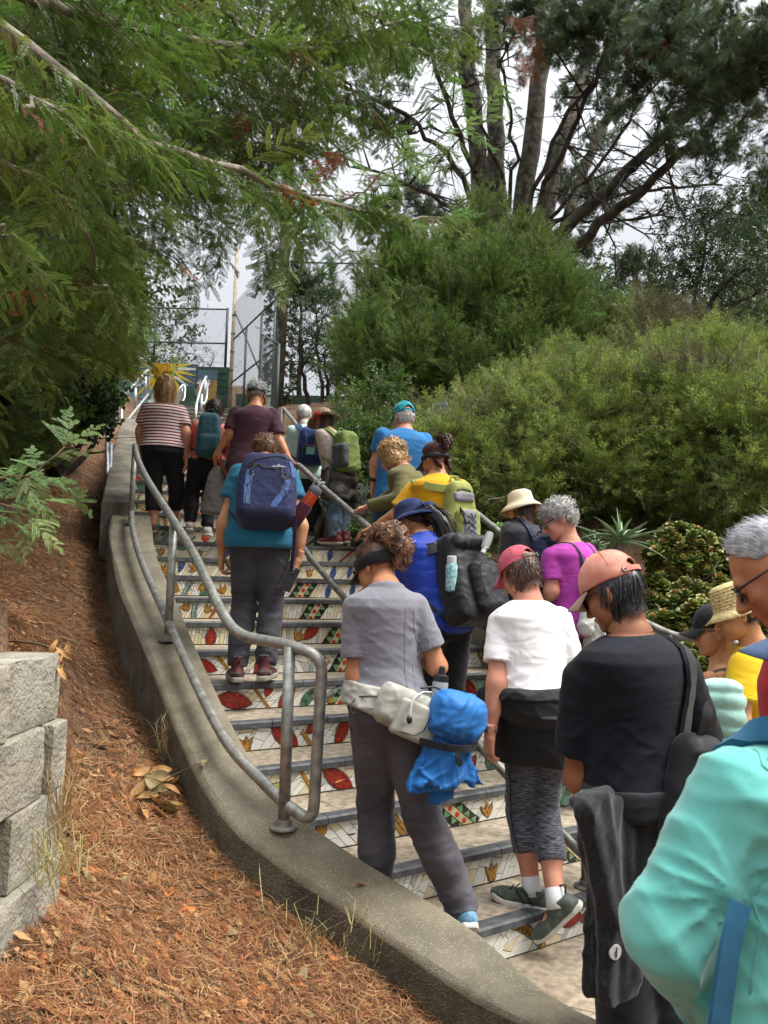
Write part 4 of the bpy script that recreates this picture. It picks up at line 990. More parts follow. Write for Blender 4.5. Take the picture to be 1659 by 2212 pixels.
  for q in(-1,1):d=smin(d,ellip(P,(q*.031,.077,-.003),(.0135,.0135,.0115)),.004)
  d=smin(d,rcone(P,(0,.088,.006),(0,.112,-.034),.008,.0125),.010);d=smin(d,rcone(P,(-.011,.098,-.038),(.011,.098,-.038),.009,.009),.008)
  d=smin(d,rcone(P,(-.017,.087,-.063),(0,.097,-.060),.005,.0065),.006);d=smin(d,rcone(P,(.017,.087,-.063),(0,.097,-.060),.005,.0065),.006)
  d=smin(d,rcone(P,(-.014,.087,-.071),(.014,.087,-.071),.0065,.0065),.006);d=smax(d,-rcone(P,(-.02,.095,-.0665),(.02,.095,-.0665),.0022,.0022),.003)
  for q in((-1,1)if s.ears else()):
   pe=P-np.array([q*.078,-.012,-.012],f32);a=q*.35
   pr=np.stack([pe[...,0]*math.cos(a)+pe[...,1]*math.sin(a),-pe[...,0]*math.sin(a)+pe[...,1]*math.cos(a),pe[...,2]],-1)
   e=smax(ellip(pr,(0,0,0),(.0085,.020,.034)),-ellip(pr,(q*.009,.003,.002),(.006,.012,.020)),.005);d=smin(d,e,.006)
  d=smin(d,rcone(P,(0,-.012,-.05),(0,-.020,-.085),.046,.038),.02)
  V,Q=surfnet(d,G.lo,G.res);V=s.h2l(V);parts.append((V,Q))
  s.hand_frames={}
  if hands:
   for sd in 'lr':
    cfg=(hands.get(sd)if isinstance(hands,dict)else None)
    if cfg is False:continue
    parts.append(s.hand(sd,**(cfg or{})))
  vs,fs,n=[],[],0
  for V,Q in parts:vs.append(V);fs.append(Q+n);n+=len(V)
  s.body=link('body',npmesh('body',np.vstack(vs),np.vstack(fs),True),s.skin,s.root)
 def foot_dir(s,sd):
  a=s.toe.get(sd,(0,0));y=R(a[0]);p=R(a[1]);return np.array([-math.sin(y)*math.cos(p),math.cos(y)*math.cos(p),math.sin(p)])
 def hand(s,sd,dirv=None,nrm=None,curl=.5,spread=.1,thumb=.5,scale=1.0):
  0
  J=s.J;q=-1 if sd=='l' else 1;w=J[sd+'wr'];fo=w-J[sd+'el'];fo=fo/np.linalg.norm(fo)
  z=fo if dirv is None else np.asarray(dirv,float);z=z/np.linalg.norm(z);n=np.array([q*1.0,.1,0])if nrm is None else np.asarray(nrm,float);n=n-z*(n@z);n/=np.linalg.norm(n)
  x=np.cross(z,n);sc_=.98*s.S*scale
  if sd=='l':tx=x
  else:tx=-x
  res=float(np.clip(s.d*.0009,.003,.006));G=Field(np.array([-.095,-.11,-.06])*sc_,np.array([.095,.07,.215])*sc_,res)
  k=lambda a:np.array(a)*sc_
  bones=[]
  G.cone(k((0,0,-.05)),k((0,0,.01)),.025*sc_,.024*sc_,.012,.05)
  for j,(xx,ln,kz)in enumerate(((.030,.070,.082),(.010,.080,.087),(-.011,.073,.084),(-.030,.056,.074))):
   a=k((xx*.55,0,.012));b=k((xx,.004-abs(xx)*.12,kz));G.cone(a,b,.0145*sc_,.0115*sc_,.014,.05)
   ang=0;p=b;dirx=spread*xx*6
   for m,(fr,rr)in enumerate(((.46,.0095),(.30,.0085),(.24,.0075))):
    ang+=curl*(.55,.75,.5)[m]*(1+.12*j);v=np.array([dirx*(1-.5*min(1,ang)),-math.sin(ang),math.cos(ang)]);v/=np.linalg.norm(v)
    e=p+v*ln*fr*sc_;G.cone(p,e,rr*sc_,(rr-.0008)*sc_,.004,.03);p=e
  a=k((.018,-.004,.018));b=k((.043,-.018,.048));c=b+k((.012*(1-thumb),-.014*(1+thumb),.030));e=c+k((-.006*thumb,-.012*thumb,.026))
  G.cone(a,b,.0155*sc_,.0125*sc_,.012,.04);G.cone(b,c,.0115*sc_,.0098*sc_,.005,.03);G.cone(c,e,.0098*sc_,.0078*sc_,.004,.03)
  V,Q=G.mesh();M=np.stack([tx,n,z],0)
  if np.linalg.det(M)<0:Q=Q[:,::-1]
  s.hand_frames[sd]=(w,M);return V@M+w,Q
  # garments
 def shirt(s,m,hem=None,sleeve=.35,off=.014,drape=.5,neckdrop=.0,fold=.006,ff=38,seed=None,name='shirt',flare=.0,collar=False,hemtilt=0.0,sl_flare=.012,openl=None,neckr=.062,fdirs=None,fbase=.16,creases=None):
  S,J=s.S,s.J;F=s.F.copy();tl,th=s.tbox();zh=s.zp-.02 if hem is None else s.zp+hem
  F.add(lambda P:s.torso(P,off,drape),tl-.03,th+.03,.0)
  if flare:
   F.add(lambda P:s.torso(P,off+flare,drape)+np.clip((P[...,2]-zh)/.14,0,1).astype(f32)*flare,tl-.05,th,.02)
  sls=sleeve if isinstance(sleeve,dict)else{'l':sleeve,'r':sleeve}
  F.cut(lambda P:zh+hemtilt*(P[...,1]-f32(s.P0[1]))-P[...,2],.008)
  for sd in 'lr':
   fr=sls[sd]
   if fr<=0:continue
   G=s.F.copy();s.limb(G,sd,'arm',off*.9,fr,.02,sl_flare)
   A,B,Cc=J[sd+'sh'],J[sd+'el'],J[sd+'wr'];L1,L2=np.linalg.norm(B-A),np.linalg.norm(Cc-B);t=fr*(L1+L2)
   e,dv=(A+(B-A)*t/L1,(B-A)/L1)if t<L1 else(B+(Cc-B)*(t-L1)/L2,(Cc-B)/L2)
   sl=G.sl(e-.12,e+.12);G.D[sl]=np.maximum(G.D[sl],((G.pts(sl)-e.astype(f32))@dv.astype(f32)))
   F.D=smin(F.D,G.D,.012)
  nz_=s.zn-neckdrop*S;nd=s.h2l((0,-.02,-.06))-s.N;nd=nd/np.linalg.norm(nd)+np.array([0,0,1.1]);nd=nd/np.linalg.norm(nd);nc=s.N
  F.cut(lambda P:smin(((P-nc.astype(f32))@nd.astype(f32))+f32(neckdrop*S),np.full(P.shape[:-1],9,f32),.01),.01)
  if collar:
   cf=s.F.copy();cf.cone(s.N+np.array([0,-.005,-.03]),s.N+nd*.035*S,.070*S,.062*S,.01);F.D=smin(F.D,cf.D,.01)
  sd_=seed or s.seed
  def fn(P):
   f=s.tf(P[:,2]);w=fbase+1.0*np.exp(-((f-.30)/.2)**2)+.35*np.exp(-((f-.75)/.12)**2)
   for sd in 'lr':w=w+.9*np.exp(-(np.linalg.norm(P-J[sd+'el'],axis=1)/.09)**2)+.5*np.exp(-(np.linalg.norm(P-J[sd+'sh']-[0,0,-.07],axis=1)/.09)**2)
   cr=0
   for(K,kf,am,rad)in(creases or[(J[sd+'sh']+np.array([q*.015,-.07,-.10])*S,9,.0042,.11)for sd,q in(('l',-1),('r',1))if sls[sd]>0]):
    dx,dz=P[:,0]-K[0],P[:,2]-K[2];rr=np.sqrt(((P-K)**2).sum(1));an=np.arctan2(dz,dx)+.35*vnoise(P,5,sd_+9)
    cr=cr-am*np.exp(-(rr/rad)**2)*(np.clip(rr/.06,0,1))*((1-np.abs(np.sin(an*kf*.5)))**1.6-.35)
   return cr-fold*w*(folds(P,ff,sd_+3,fdirs or[(0,.25,1),(.45,0,.9),(-.45,.2,.9)])-.35)+.0005*vnoise(P,60,sd_)
  F.displace(fn)
  s.shF=F;V,Q=F.mesh();s.shirt_o=link(name,npmesh(name,V,Q,True),m,s.root)
  if s.d<4.8:
   rings=[]
   for sd in 'lr':
    fr=sls[sd]
    if fr<=.1:continue
    A,B,Cc=J[sd+'sh'],J[sd+'el'],J[sd+'wr'];L1,L2=np.linalg.norm(B-A),np.linalg.norm(Cc-B);t=fr*(L1+L2)-.022
    e,dv=(A+(B-A)*t/L1,(B-A)/L1)if t<L1 else(B+(Cc-B)*(t-L1)/L2,(Cc-B)/L2);u=np.cross(dv,[.3,.2,1.]);u/=np.linalg.norm(u);v=np.cross(dv,u);rings.append([e+(u*math.cos(a)+v*math.sin(a))*.075 for a in np.linspace(0,2*math.pi,19)])
   zc_=zh+.022;a_,b_,y_=s.ab(np.array([zc_]),.05,drape);rings.append([np.array([float(s.cx(zc_))+a_[0]*math.cos(q),float(s.cy(zc_))+y_[0]+b_[0]*math.sin(q),zc_])for q in np.linspace(0,2*math.pi,31)])
   for rg_ in rings:P,N=F.project(np.array(rg_),.0004);mb=MB();mb.tube(P,.0013,4);mb.obj('hem_seam',m,s.root,smooth=True)
  return s.shirt_o
 def trousers(s,m,waist=.06,upto=.97,off=.018,fold=.007,ff=34,flare=.008,name='trousers',seed=None):
  S,J=s.S,s.J;F=s.F.copy();tl,th=s.tbox();zw=s.zp+waist
  F.add(lambda P:s.torso(P,off*.8),tl-.03,th,.02);F.cut(lambda P:P[...,2]-f32(zw),.005)
  for sd in 'lr':
   G=s.F.copy();s.limb(G,sd,'leg',off,upto,.03,flare)
   B,Cc=J[sd+'kn'],J[sd+'an'];A=J[sd+'hip'];L1,L2=np.linalg.norm(B-A),np.linalg.norm(Cc-B);v=(upto*(L1+L2)-L1)/L2;e=B+(Cc-B)*v;dv=(Cc-B)/L2
   sl=G.sl(e-.16,e+.16);G.D[sl]=np.maximum(G.D[sl],((G.pts(sl)-e.astype(f32))@dv.astype(f32)));F.D=smin(F.D,G.D,.02)
  sd_=seed or s.seed+11
  def fn(P):
   w=np.full(len(P),.35)
   for sd in 'lr':
    for jn,r,g in(('kn',.13,1.0),('an',.16,1.25)):w=w+g*np.exp(-(np.linalg.norm(P-J[sd+jn],axis=1)/r)**2)
   w=w+.5*np.exp(-((P[:,2]-s.zc+.05)/.1)**2)
   return-fold*w*(folds(P,ff,sd_,[(.35,.3,1),(-.45,0,.9),(.1,.5,.9)])-.35)+.0012*vnoise(P,80,sd_)
  F.displace(fn);s.trF=F;V,Q=F.mesh();s.tr_o=link(name,npmesh(name,V,Q,True),m,s.root);return s.tr_o
 def shell(s,base,off,m,name,lo=None,hi=None,fold=.008,ff=30,seed=5,fn=None,parent=None,dirs=None,extra=None,flare=None):
  0
  F=s.F.copy();F.D=base.D-f32(off)
  if flare:F.displace(lambda P:-flare(P),.2)
  if extra:extra(F)
  if lo is not None:F.cut(lambda P:f32(lo)-P[...,2]+(fn(P).astype(f32)if fn else 0),.01)
  if hi is not None:F.cut(lambda P:P[...,2]-f32(hi),.01)
  F.displace(lambda P:-fold*(folds(P,ff,seed,dirs)-.35));V,Q=F.mesh();s.lastF=F;return link(name,npmesh(name,V,Q,True),m,parent or s.root)
 def shoes(s,m,msole,high=.0,L=.27,sides='lr',sole=.028,name='shoe',detail=None):
  S=s.S
  for sd in sides:
   a=s.J[sd+'an'];f=s.foot_dir(sd);q=-1 if sd=='l' else 1;up=np.array([0,0,1.0]);up=up-f*(up@f);up/=np.linalg.norm(up);x=np.cross(f,up)
   M=np.stack([x,f,up],0);k=L/.27;res=float(np.clip(s.d*.0014,.0045,.009));ha=.075*S
   G=Field(np.array([-.075,-.11,-.02]),np.array([.075,.22,.19+high]),res);P=G.pts(tuple(slice(0,n)for n in G.n))
   d=rcone(P,(0,-.048*k,.042),(0,.02,.050),.040,.043);d=smin(d,ellip(P,(0,.10*k,.035),(.047,.088*k,.036)),.03)
   d=smin(d,rcone(P,(0,-.035,.05),(0,-.02,.098+high),.036,.040),.02);d=smax(d,(P[...,2]-f32(.096+high)-.25*(P[...,1])),.006);d=smax(d,f32(sole*.7)-P[...,2],.004)
   d=d-.0016*folds(P.reshape(-1,3),110,s.seed+40,[(0,1,.4)]).reshape(d.shape).astype(f32)
   V,Q=surfnet(d,G.lo,G.res);o=a-up*ha;T=lambda V:V@M+o
   e=link(name,npmesh(name,T(V),Q,True),m,s.root)
   w=.041;yy=P[...,1];cx=.006*q*np.sin((yy+.1)*9);hw=np.interp(yy,[-.09*k,-.05*k,.0,.09*k,.15*k,.185*k],[.030,.040,.036,.047,.044,.030]).astype(f32)
   d2=np.maximum(np.maximum(np.abs(P[...,0]-cx.astype(f32))-hw,np.abs(yy-.045*k)-.138*k),np.abs(P[...,2]-f32(sole/2)-np.clip(yy-.12,0,1)*.25)-sole/2);d2=smax(d2,smax(np.sqrt((P[...,0])**2+(yy-.10*k)**2)-.085*k,.05-yy,.01)*1.0 if False else d2,.004)
   d2=smax(d2,np.sqrt((P[...,0]*1.05)**2+(yy-.045*k)**2)-.142*k,.02)
   V,Q=surfnet(d2,G.lo,G.res);link('sole',npmesh('sole',T(V),Q,True),msole,e)
   if detail:
    for(nm,mm,pts,r)in detail:
     mb=MB();Pp=T(np.array([(p[0]*q,p[1],p[2])for p in pts]));mb.tube(Pp,r,6);mb.obj(nm,mm,e,smooth=True)
     # hair
 def hair(s,m,style='short',n=1500,cap=.008,L=.06,seed=3,line=None,curl=0.0,w=.0022,vol=.012,name='hair',tie=None,sag=.6,back=None,spread=1.0):
  0
  r=np.random.default_rng(seed+s.seed)
  lf=line or(lambda v:(v[:,1]<.25+.9*np.clip(v[:,2],-.2,1))&(v[:,2]>-.62)&~((np.abs(v[:,0])>.55)&(v[:,2]<-.1)&(v[:,1]>-.35)))
  g=float(np.clip(s.d*.0013,.0045,.008));G=Field(np.array([-.13,-.16,-.16]),np.array([.13,.14,.16]),g/s.hs);P=G.pts(tuple(slice(0,k)for k in G.n));PP=P.reshape(-1,3)
  v=(PP-HEADC)/HEADR;v=v/(np.linalg.norm(v,axis=1)[:,None]+1e-9);inside=lf(v)
  d=ellip(P,HEADC,HEADR+cap).ravel()+np.where(inside,0,.03)-vol*.6*(vnoise(PP,40,seed)*.5+.5*vnoise(PP,75,seed+1))*inside
  V,Q=surfnet(d.reshape(G.n).astype(f32),G.lo,G.res)
  vs,fs=[s.h2l(relax(V,Q,1))],[np.c_[Q[:,[0,1,2]],][...]if False else Q];nn=len(V)
  a=r.normal(size=(n*4,3));a/=np.linalg.norm(a,axis=1)[:,None];a=a[lf(a)][:n];n=len(a)
  p=HEADC+a*HEADR*1.0+a*cap*r.uniform(.2,1,(n,1));gl=s.Rh.T@np.array([0,0,-1.0]);seg=6 if s.d>3.2 else 8
  Ls=L*r.uniform(.65,1.2,n);cr=np.array([0,-.35,1.0]);pts=[p];ph=r.uniform(0,6.28,n);jit=r.normal(size=(n,3))*.22*spread
  ty=tie
  for k in range(seg):
   t=(k+1)/seg;nrm_=(p-HEADC)/HEADR**2;nrm_/=np.linalg.norm(nrm_,axis=1)[:,None]
   fl=-(cr-nrm_*(nrm_@cr)[:,None])if ty is None else(np.array(ty)-p)
   if back is not None:fl=np.tile(np.array(back,float),(n,1))-nrm_*(nrm_@np.array(back,float))[:,None]
   fl=fl/(np.linalg.norm(fl,axis=1)[:,None]+1e-6)
   dv=fl*(1-sag*t)+gl*sag*(t+.2)+jit+nrm_*.12*(1-t)
   if curl:dv=dv*.6+curl*np.stack([np.cos(ph+t*15),np.sin(ph*1.7+t*13),np.sin(ph+t*15)],-1)
   dv/=np.linalg.norm(dv,axis=1)[:,None];p=p+dv*(Ls/seg)[:,None]
   e=(p-HEADC)/(HEADR+cap*.7+.002);q=np.linalg.norm(e,axis=1);ins=q<1;p=np.where(ins[:,None],HEADC+(p-HEADC)/np.maximum(q,.2)[:,None],p)
   low=p[:,2]<-.06;rr=np.hypot(p[:,0]/.062,(p[:,1]+.02)/.062);fx=low&(rr<1);p[fx,:2]=(p[fx,:2]+[0,.02])/rr[fx][:,None]-[0,.02]
   pts.append(p)
  A=np.stack(pts,1);t_=np.gradient(A,axis=1);nrm_=(A-HEADC)/HEADR**2;sdv=np.cross(t_,nrm_);sdv/=np.linalg.norm(sdv,axis=2)[...,None]+1e-9
  ww=w*np.linspace(1,.35,seg+1)[None,:,None]*r.uniform(.6,1.4,(n,1,1));Lh,Rh_=A-sdv*ww,A+sdv*ww
  VV=np.stack([Lh,Rh_],2).reshape(-1,3);k=(seg+1)*2;base=(np.arange(n)*k)[:,None]+(np.arange(seg)*2)[None]
  FF=np.stack([base,base+1,base+3,base+2],-1).reshape(-1,4)+nn
  vs.append(s.h2l(VV));fs.append(FF);o=link(name,npmesh(name,np.vstack(vs),np.vstack(fs),True),m,s.root);s.hair_o=o;return o
 def locks(s,m,roots,path,n=200,w=.003,spread=.02,seed=1,name='hair_lock',parent=None,curl=0.0,taper=.4,nseg=10):
  0
  r=np.random.default_rng(seed);P=spline(path,6);t=np.linspace(0,1,nseg+1);idx=t*(len(P)-1);i=np.minimum(idx.astype(int),len(P)-2);C0=P[i]+(P[i+1]-P[i])*(idx-i)[:,None]
  off=r.normal(size=(n,1,3))*spread;wob=np.array(roots)[None,:,None]if False else 1
  prof=np.interp(t,[0,.15,.6,1],[.45,.9,1.0,taper])[None,:,None];ph=r.uniform(0,6.28,(n,1,1));A=C0[None]+off*prof+curl*spread*np.concatenate([np.sin(ph+t[None,:,None]*14),np.cos(ph*1.3+t[None,:,None]*11),np.sin(ph*2+t[None,:,None]*9)],-1)
  A[...,:]+=r.normal(size=A.shape)*spread*.06
  tg=np.gradient(A,axis=1);sdv=np.cross(tg,off+1e-6);sdv/=np.linalg.norm(sdv,axis=2)[...,None]+1e-9;ww=w*np.linspace(1,.4,nseg+1)[None,:,None]
  VV=np.stack([A-sdv*ww,A+sdv*ww],2).reshape(-1,3);k=(nseg+1)*2;base=(np.arange(n)*k)[:,None]+(np.arange(nseg)*2)[None];FF=np.stack([base,base+1,base+3,base+2],-1).reshape(-1,4)
  return link(name,npmesh(name,s.h2l(VV),FF,True),m,parent or s.root)
 def curls(s,m,balls,n=900,rad=.014,w=.0018,seed=1,name='curls',parent=None,turns=.8):
  0
  r=np.random.default_rng(seed);B=np.array(balls,float);vol=B[:,3]*B[:,4]*B[:,5];k=r.choice(len(B),n,p=vol/vol.sum());v=r.normal(size=(n,3));v/=np.linalg.norm(v,axis=1)[:,None]
  c=B[k,:3]+v*B[k,3:]*r.uniform(.55,1.06,(n,1));u=r.normal(size=(n,3));u/=np.linalg.norm(u,axis=1)[:,None];q=np.cross(u,v);q/=np.linalg.norm(q,axis=1)[:,None]+1e-6;seg=7;t=np.linspace(0,2*math.pi*turns,seg+1)
  R0=rad*r.uniform(.5,1.4,(n,1,1));A=c[:,None]+R0*(u[:,None]*np.cos(t)[None,:,None]+q[:,None]*np.sin(t)[None,:,None])+v[:,None]*(t/6.28*rad*.8)[None,:,None]
  tg=np.gradient(A,axis=1);sd=np.cross(tg,v[:,None]+.3*u[:,None]);sd/=np.linalg.norm(sd,axis=2)[...,None]+1e-9;VV=np.stack([A-sd*w,A+sd*w],2).reshape(-1,3);kk=(seg+1)*2
  base=(np.arange(n)*kk)[:,None]+(np.arange(seg)*2)[None];FF=np.stack([base,base+1,base+3,base+2],-1).reshape(-1,4)
  core=Field((B[:,:3]-B[:,3:]).min(0)-.02,(B[:,:3]+B[:,3:]).max(0)+.02,.007)
  for b in B:core.add(lambda P,b=b:ellip(P,b[:3],b[3:]*.86),b[:3]-b[3:],b[:3]+b[3:],.01)
  core.displace(lambda P:.005*vnoise(P,90,seed));V,Q=core.mesh()
  return link(name,npmesh(name,s.h2l(np.vstack([V,VV])),np.vstack([Q,FF+len(V)]),True),m,parent or s.root)
  # head wear and small things in head space
 def headmesh(s,name,mb,m,parent=None,smooth=True,auto=None):
  V=s.h2l(np.array(mb.v));me=bpy.data.meshes.new(name);me.from_pydata([tuple(v)for v in V],[],mb.f);me.update()
  for q in(m if isinstance(m,list)else[m]):me.materials.append(q)
  if any(mb.mi):me.polygons.foreach_set('material_index',mb.mi)
  if smooth:me.polygons.foreach_set('use_smooth',np.ones(len(me.polygons),bool))
  if auto:me.set_sharp_from_angle(angle=R(auto))
  return link(name,me,None,parent or s.root)
 def cap_hat(s,m,tilt=0,off=.016,brimL=.075,opening=True,mb_=None,label=None,brim_m=None,down=.02,low=-.0):
  0
  g=float(np.clip(s.d*.0012,.0035,.007));G=Field(np.array([-.13,-.15,-.06]),np.array([.13,.15,.17]),g/s.hs);P=G.pts(tuple(slice(0,k)for k in G.n))
  C0=HEADC+np.array([0,.004,.004]);d=ellip(P,C0,HEADR+off+np.array([0,.002,.008]));d=np.maximum(d,-(d+.006));zl=.028+low-down*0+.12*(P[...,1])*.25
  d=np.maximum(d,zl-P[...,2])
  if opening:d=np.maximum(d,-(np.sqrt(P[...,0]**2+((P[...,2]-.042-low)*1.05)**2)-.040+np.where(P[...,1]>-.03,1,0)))
  d=d-.0006*vnoise(P.reshape(-1,3),60,s.seed).reshape(d.shape)
  V,Q=surfnet(d.astype(f32),G.lo,G.res);o=link('cap',npmesh('cap',s.h2l(V),Q,True),m,s.root)
  mb=MB();n=13;vs=[]
  A=HEADR+off
  for j in range(n):
   t=-1.05+2.1*j/(n-1);x=A[0]*1.0*math.sin(t);y0=C0[1]+A[1]*math.cos(t)
   for k in range(5):
    u=k/4;vs.append((x*(1-.04*u),y0+brimL*u*math.cos(t*.78)**.6,.036+low-.30*brimL*u-.30*x*x/.08*(.4+u*.8)))
  k_=len(vs);vs+=[(x,y,z-.004)for x,y,z in vs]
  fs=[]
  for j in range(n-1):
   for k in range(4):a=j*5+k;fs+=[(a,a+1,a+6,a+5),(k_+a,k_+a+5,k_+a+6,k_+a+1)]
   a=j*5+4;fs.append((a,k_+a,k_+a+5,a+5));a=j*5;fs.append((a,a+5,k_+a+5,k_+a))
  fs+=[(a,a+k_,a+k_+1,a+1)for a in range(4)]+[((n-1)*5+a+1,(n-1)*5+a+k_+1,(n-1)*5+a+k_,(n-1)*5+a)for a in range(4)]
  mb.add(vs,fs);s.headmesh('brim',mb,brim_m or m,o)
  mb=MB();top=C0+np.array([0,0,A[2]+.008]);mb.lathe([(.001,.006),(.007,.004),(.008,0)],10,top);s.headmesh('button',mb,m,o)
  for k in range(6):
   a=k*math.pi/3+math.pi/6;mb=MB();pts=[]
   for e in np.linspace(.35,1.45,9):v=np.array([math.cos(a)*math.cos(e),math.sin(a)*math.cos(e),math.sin(e)]);pts.append(C0+v*(A+np.array([.0008,.0028,.0088])))
   pts=[p for p in pts if p[2]>.036+low+.03*p[1]and not(opening and p[1]<-.03 and math.hypot(p[0],p[2]-.042-low)<.045)]
   if len(pts)>1:mb.tube(pts,.0013,4);s.headmesh('seam',mb,m,o)
  if opening:
   mb=MB();pts,nn=[],[]
   for t in np.linspace(-.62,.62,11):v=np.array([math.sin(t),-math.cos(t),0]);pts.append(C0+v*(A+.003)+np.array([0,0,.008+low]));nn.append(v)
   mb.ribbon(pts,nn,.019,.003);s.headmesh('strap',mb,mb_ or m,o,smooth=False)
   mb=MB();mb.box(tuple(C0+np.array([.032,-A[1]*.98-.004,.008+low])),(.014,.006,.022));s.headmesh('buckle',mb,M_hard,o,smooth=False)
  return o
 def brim_hat(s,m,prof,sq=(1.0,1.14),wave=.006,name='hat',wn=3,c=(0,-.006,0),tilt=0.0,seg=40):
  0
  mb=MB();vs=[];n=seg;m_=len(prof)
  ct,st=math.cos(tilt),math.sin(tilt)
  for side in(0,1):
   for i,(r,z)in enumerate(prof):
    for j in range(n):
     a=2*math.pi*j/n;w=wave*max(0,(i-m_+4)/4)*math.sin(wn*a+1.1)
     x,y,zz=r*math.cos(a)*sq[0],r*math.sin(a)*sq[1],z+w-(.004 if side else 0)
     if side:x*=.975;y*=.975
     y,zz=y*ct-zz*st,y*st+zz*ct
     vs.append((x+c[0],y+c[1],zz+c[2]))
  fs=[]
  for side in(0,1):
   b=side*m_*n
   for i in range(m_-1):
    for j in range(n):
     f=(b+i*n+j,b+(i+1)*n+j,b+(i+1)*n+(j+1)%n,b+i*n+(j+1)%n);fs.append(f if not side else f[::-1])
  fs+=[(i_:=(m_-1)*n+j,m_*n+i_,m_*n+(m_-1)*n+(j+1)%n,(m_-1)*n+(j+1)%n)for j in range(n)]
  fs.append(tuple(range(n)));mb.add(vs,fs);return s.headmesh(name,mb,m)
 def visor(s,m,brim_m=None,z=.03,bw=.035,brimL=.08):
  mb=MB();pts,nn=[],[]
  for t in np.linspace(0,2*math.pi,33):v=np.array([math.sin(t),math.cos(t),0]);pts.append(HEADC+v*(HEADR+.013)+np.array([0,0,z-HEADC[2]+.012*math.cos(t)]));nn.append(v)
  mb.ribbon(pts,nn,bw,.004);o=s.headmesh('visor',mb,m)
  mb=MB();vs=[];n=13;A=HEADR+.014
  for j in range(n):
   t=-1.15+2.3*j/(n-1);x=A[0]*math.sin(t);y0=HEADC[1]+A[1]*math.cos(t)
   for k in range(4):u=k/3;vs.append((x*(1+.1*u),y0+brimL*u*math.cos(t*.8)**.5,z-.006-.25*brimL*u-3.2*x*x*(.3+u)))
  k_=len(vs);vs+=[(x,y,q-.004)for x,y,q in vs];fs=[]
  for j in range(n-1):
   for k in range(3):a=j*4+k;fs+=[(a,a+1,a+5,a+4),(k_+a,k_+a+4,k_+a+5,k_+a+1)]
   a=j*4+3;fs.append((a,k_+a,k_+a+4,a+4))
  mb.add(vs,fs);s.headmesh('brim',mb,brim_m or m,o);return o
 def glasses(s,mf,ml,big=1.0,name='sunglasses'):
  o=None
  for q in(-1,1):
   mb=MB();c=np.array([q*.033,.100,-.002]);P=[c+np.array([math.cos(a)*.026*big,-.010*abs(math.cos(a))*(1 if math.cos(a)*q>0 else.2),math.sin(a)*.019*big])for a in np.linspace(0,2*math.pi,16,endpoint=False)]
   if o is None:b0=MB();b0.tube([(-.010,.104,.006),(0,.107,.008),(.010,.104,.006)],.002,6);o=s.headmesh(name,b0,mf)
   mb.add(P+[p+np.array([0,-.002,0])for p in P],[tuple(range(16)),tuple(range(31,15,-1))]+[(i,16+i,16+(i+1)%16,(i+1)%16)for i in range(16)]);s.headmesh('lens',mb,ml,o,smooth=False)
   mb=MB();mb.tube(P+[P[0]],.0022,6);s.headmesh('rim',mb,mf,o)
   mb=MB();mb.tube([(q*.058,.092,.006),(q*.070,.075,.008),(q*.079,.02,.010),(q*.081,-.012,.012),(q*.078,-.028,-.008)],[.0035,.0032,.0025,.0022,.002],6);s.headmesh('temple',mb,mf,o)
  return o
  # straps and things on the body
 def strap(s,name,pts,w,m,parent,F=None,iso=.006,th=.006,n=6,reproj=True,world=False):
  F=F or s.shF;P=spline(pts,n)
  if reproj:P,N=F.project(P,iso)
  else:N=F.grad(P)
  for _ in range(2):P[1:-1]=.25*P[:-2]+.5*P[1:-1]+.25*P[2:]
  mb=MB();mb.ribbon(P,N,w,th)
  return s.onw(name,mb,m,parent,auto=50)
 def onw(s,name,mb,m,parent=None,smooth=False,auto=None):
  0
  o=mb.obj(name,m,parent or s.root,smooth=smooth,auto=auto);return o
 def root_for(s,name,label,cat,group=None):return empty(name,tuple(s.o),s.yaw,label,cat,group)
M_hard=mat('hard_plastic','#17181a',.45,.1);M_lens=mat('dark_lens','#06090b',.08,.05,spec=.8);M_sock=cloth('sock','#c9c9c9');M_eye=mat('eye_dark','#120c08',.2)
def seamline(p,pts,m,name='seam',r=.0016,F=None,n=6,parent=None,iso=.0005):
 P,N=(F or p.shF).project(spline(pts,n),iso);mb=MB();mb.tube(P,r,5);return mb.obj(name,m,parent or p.root,smooth=True)
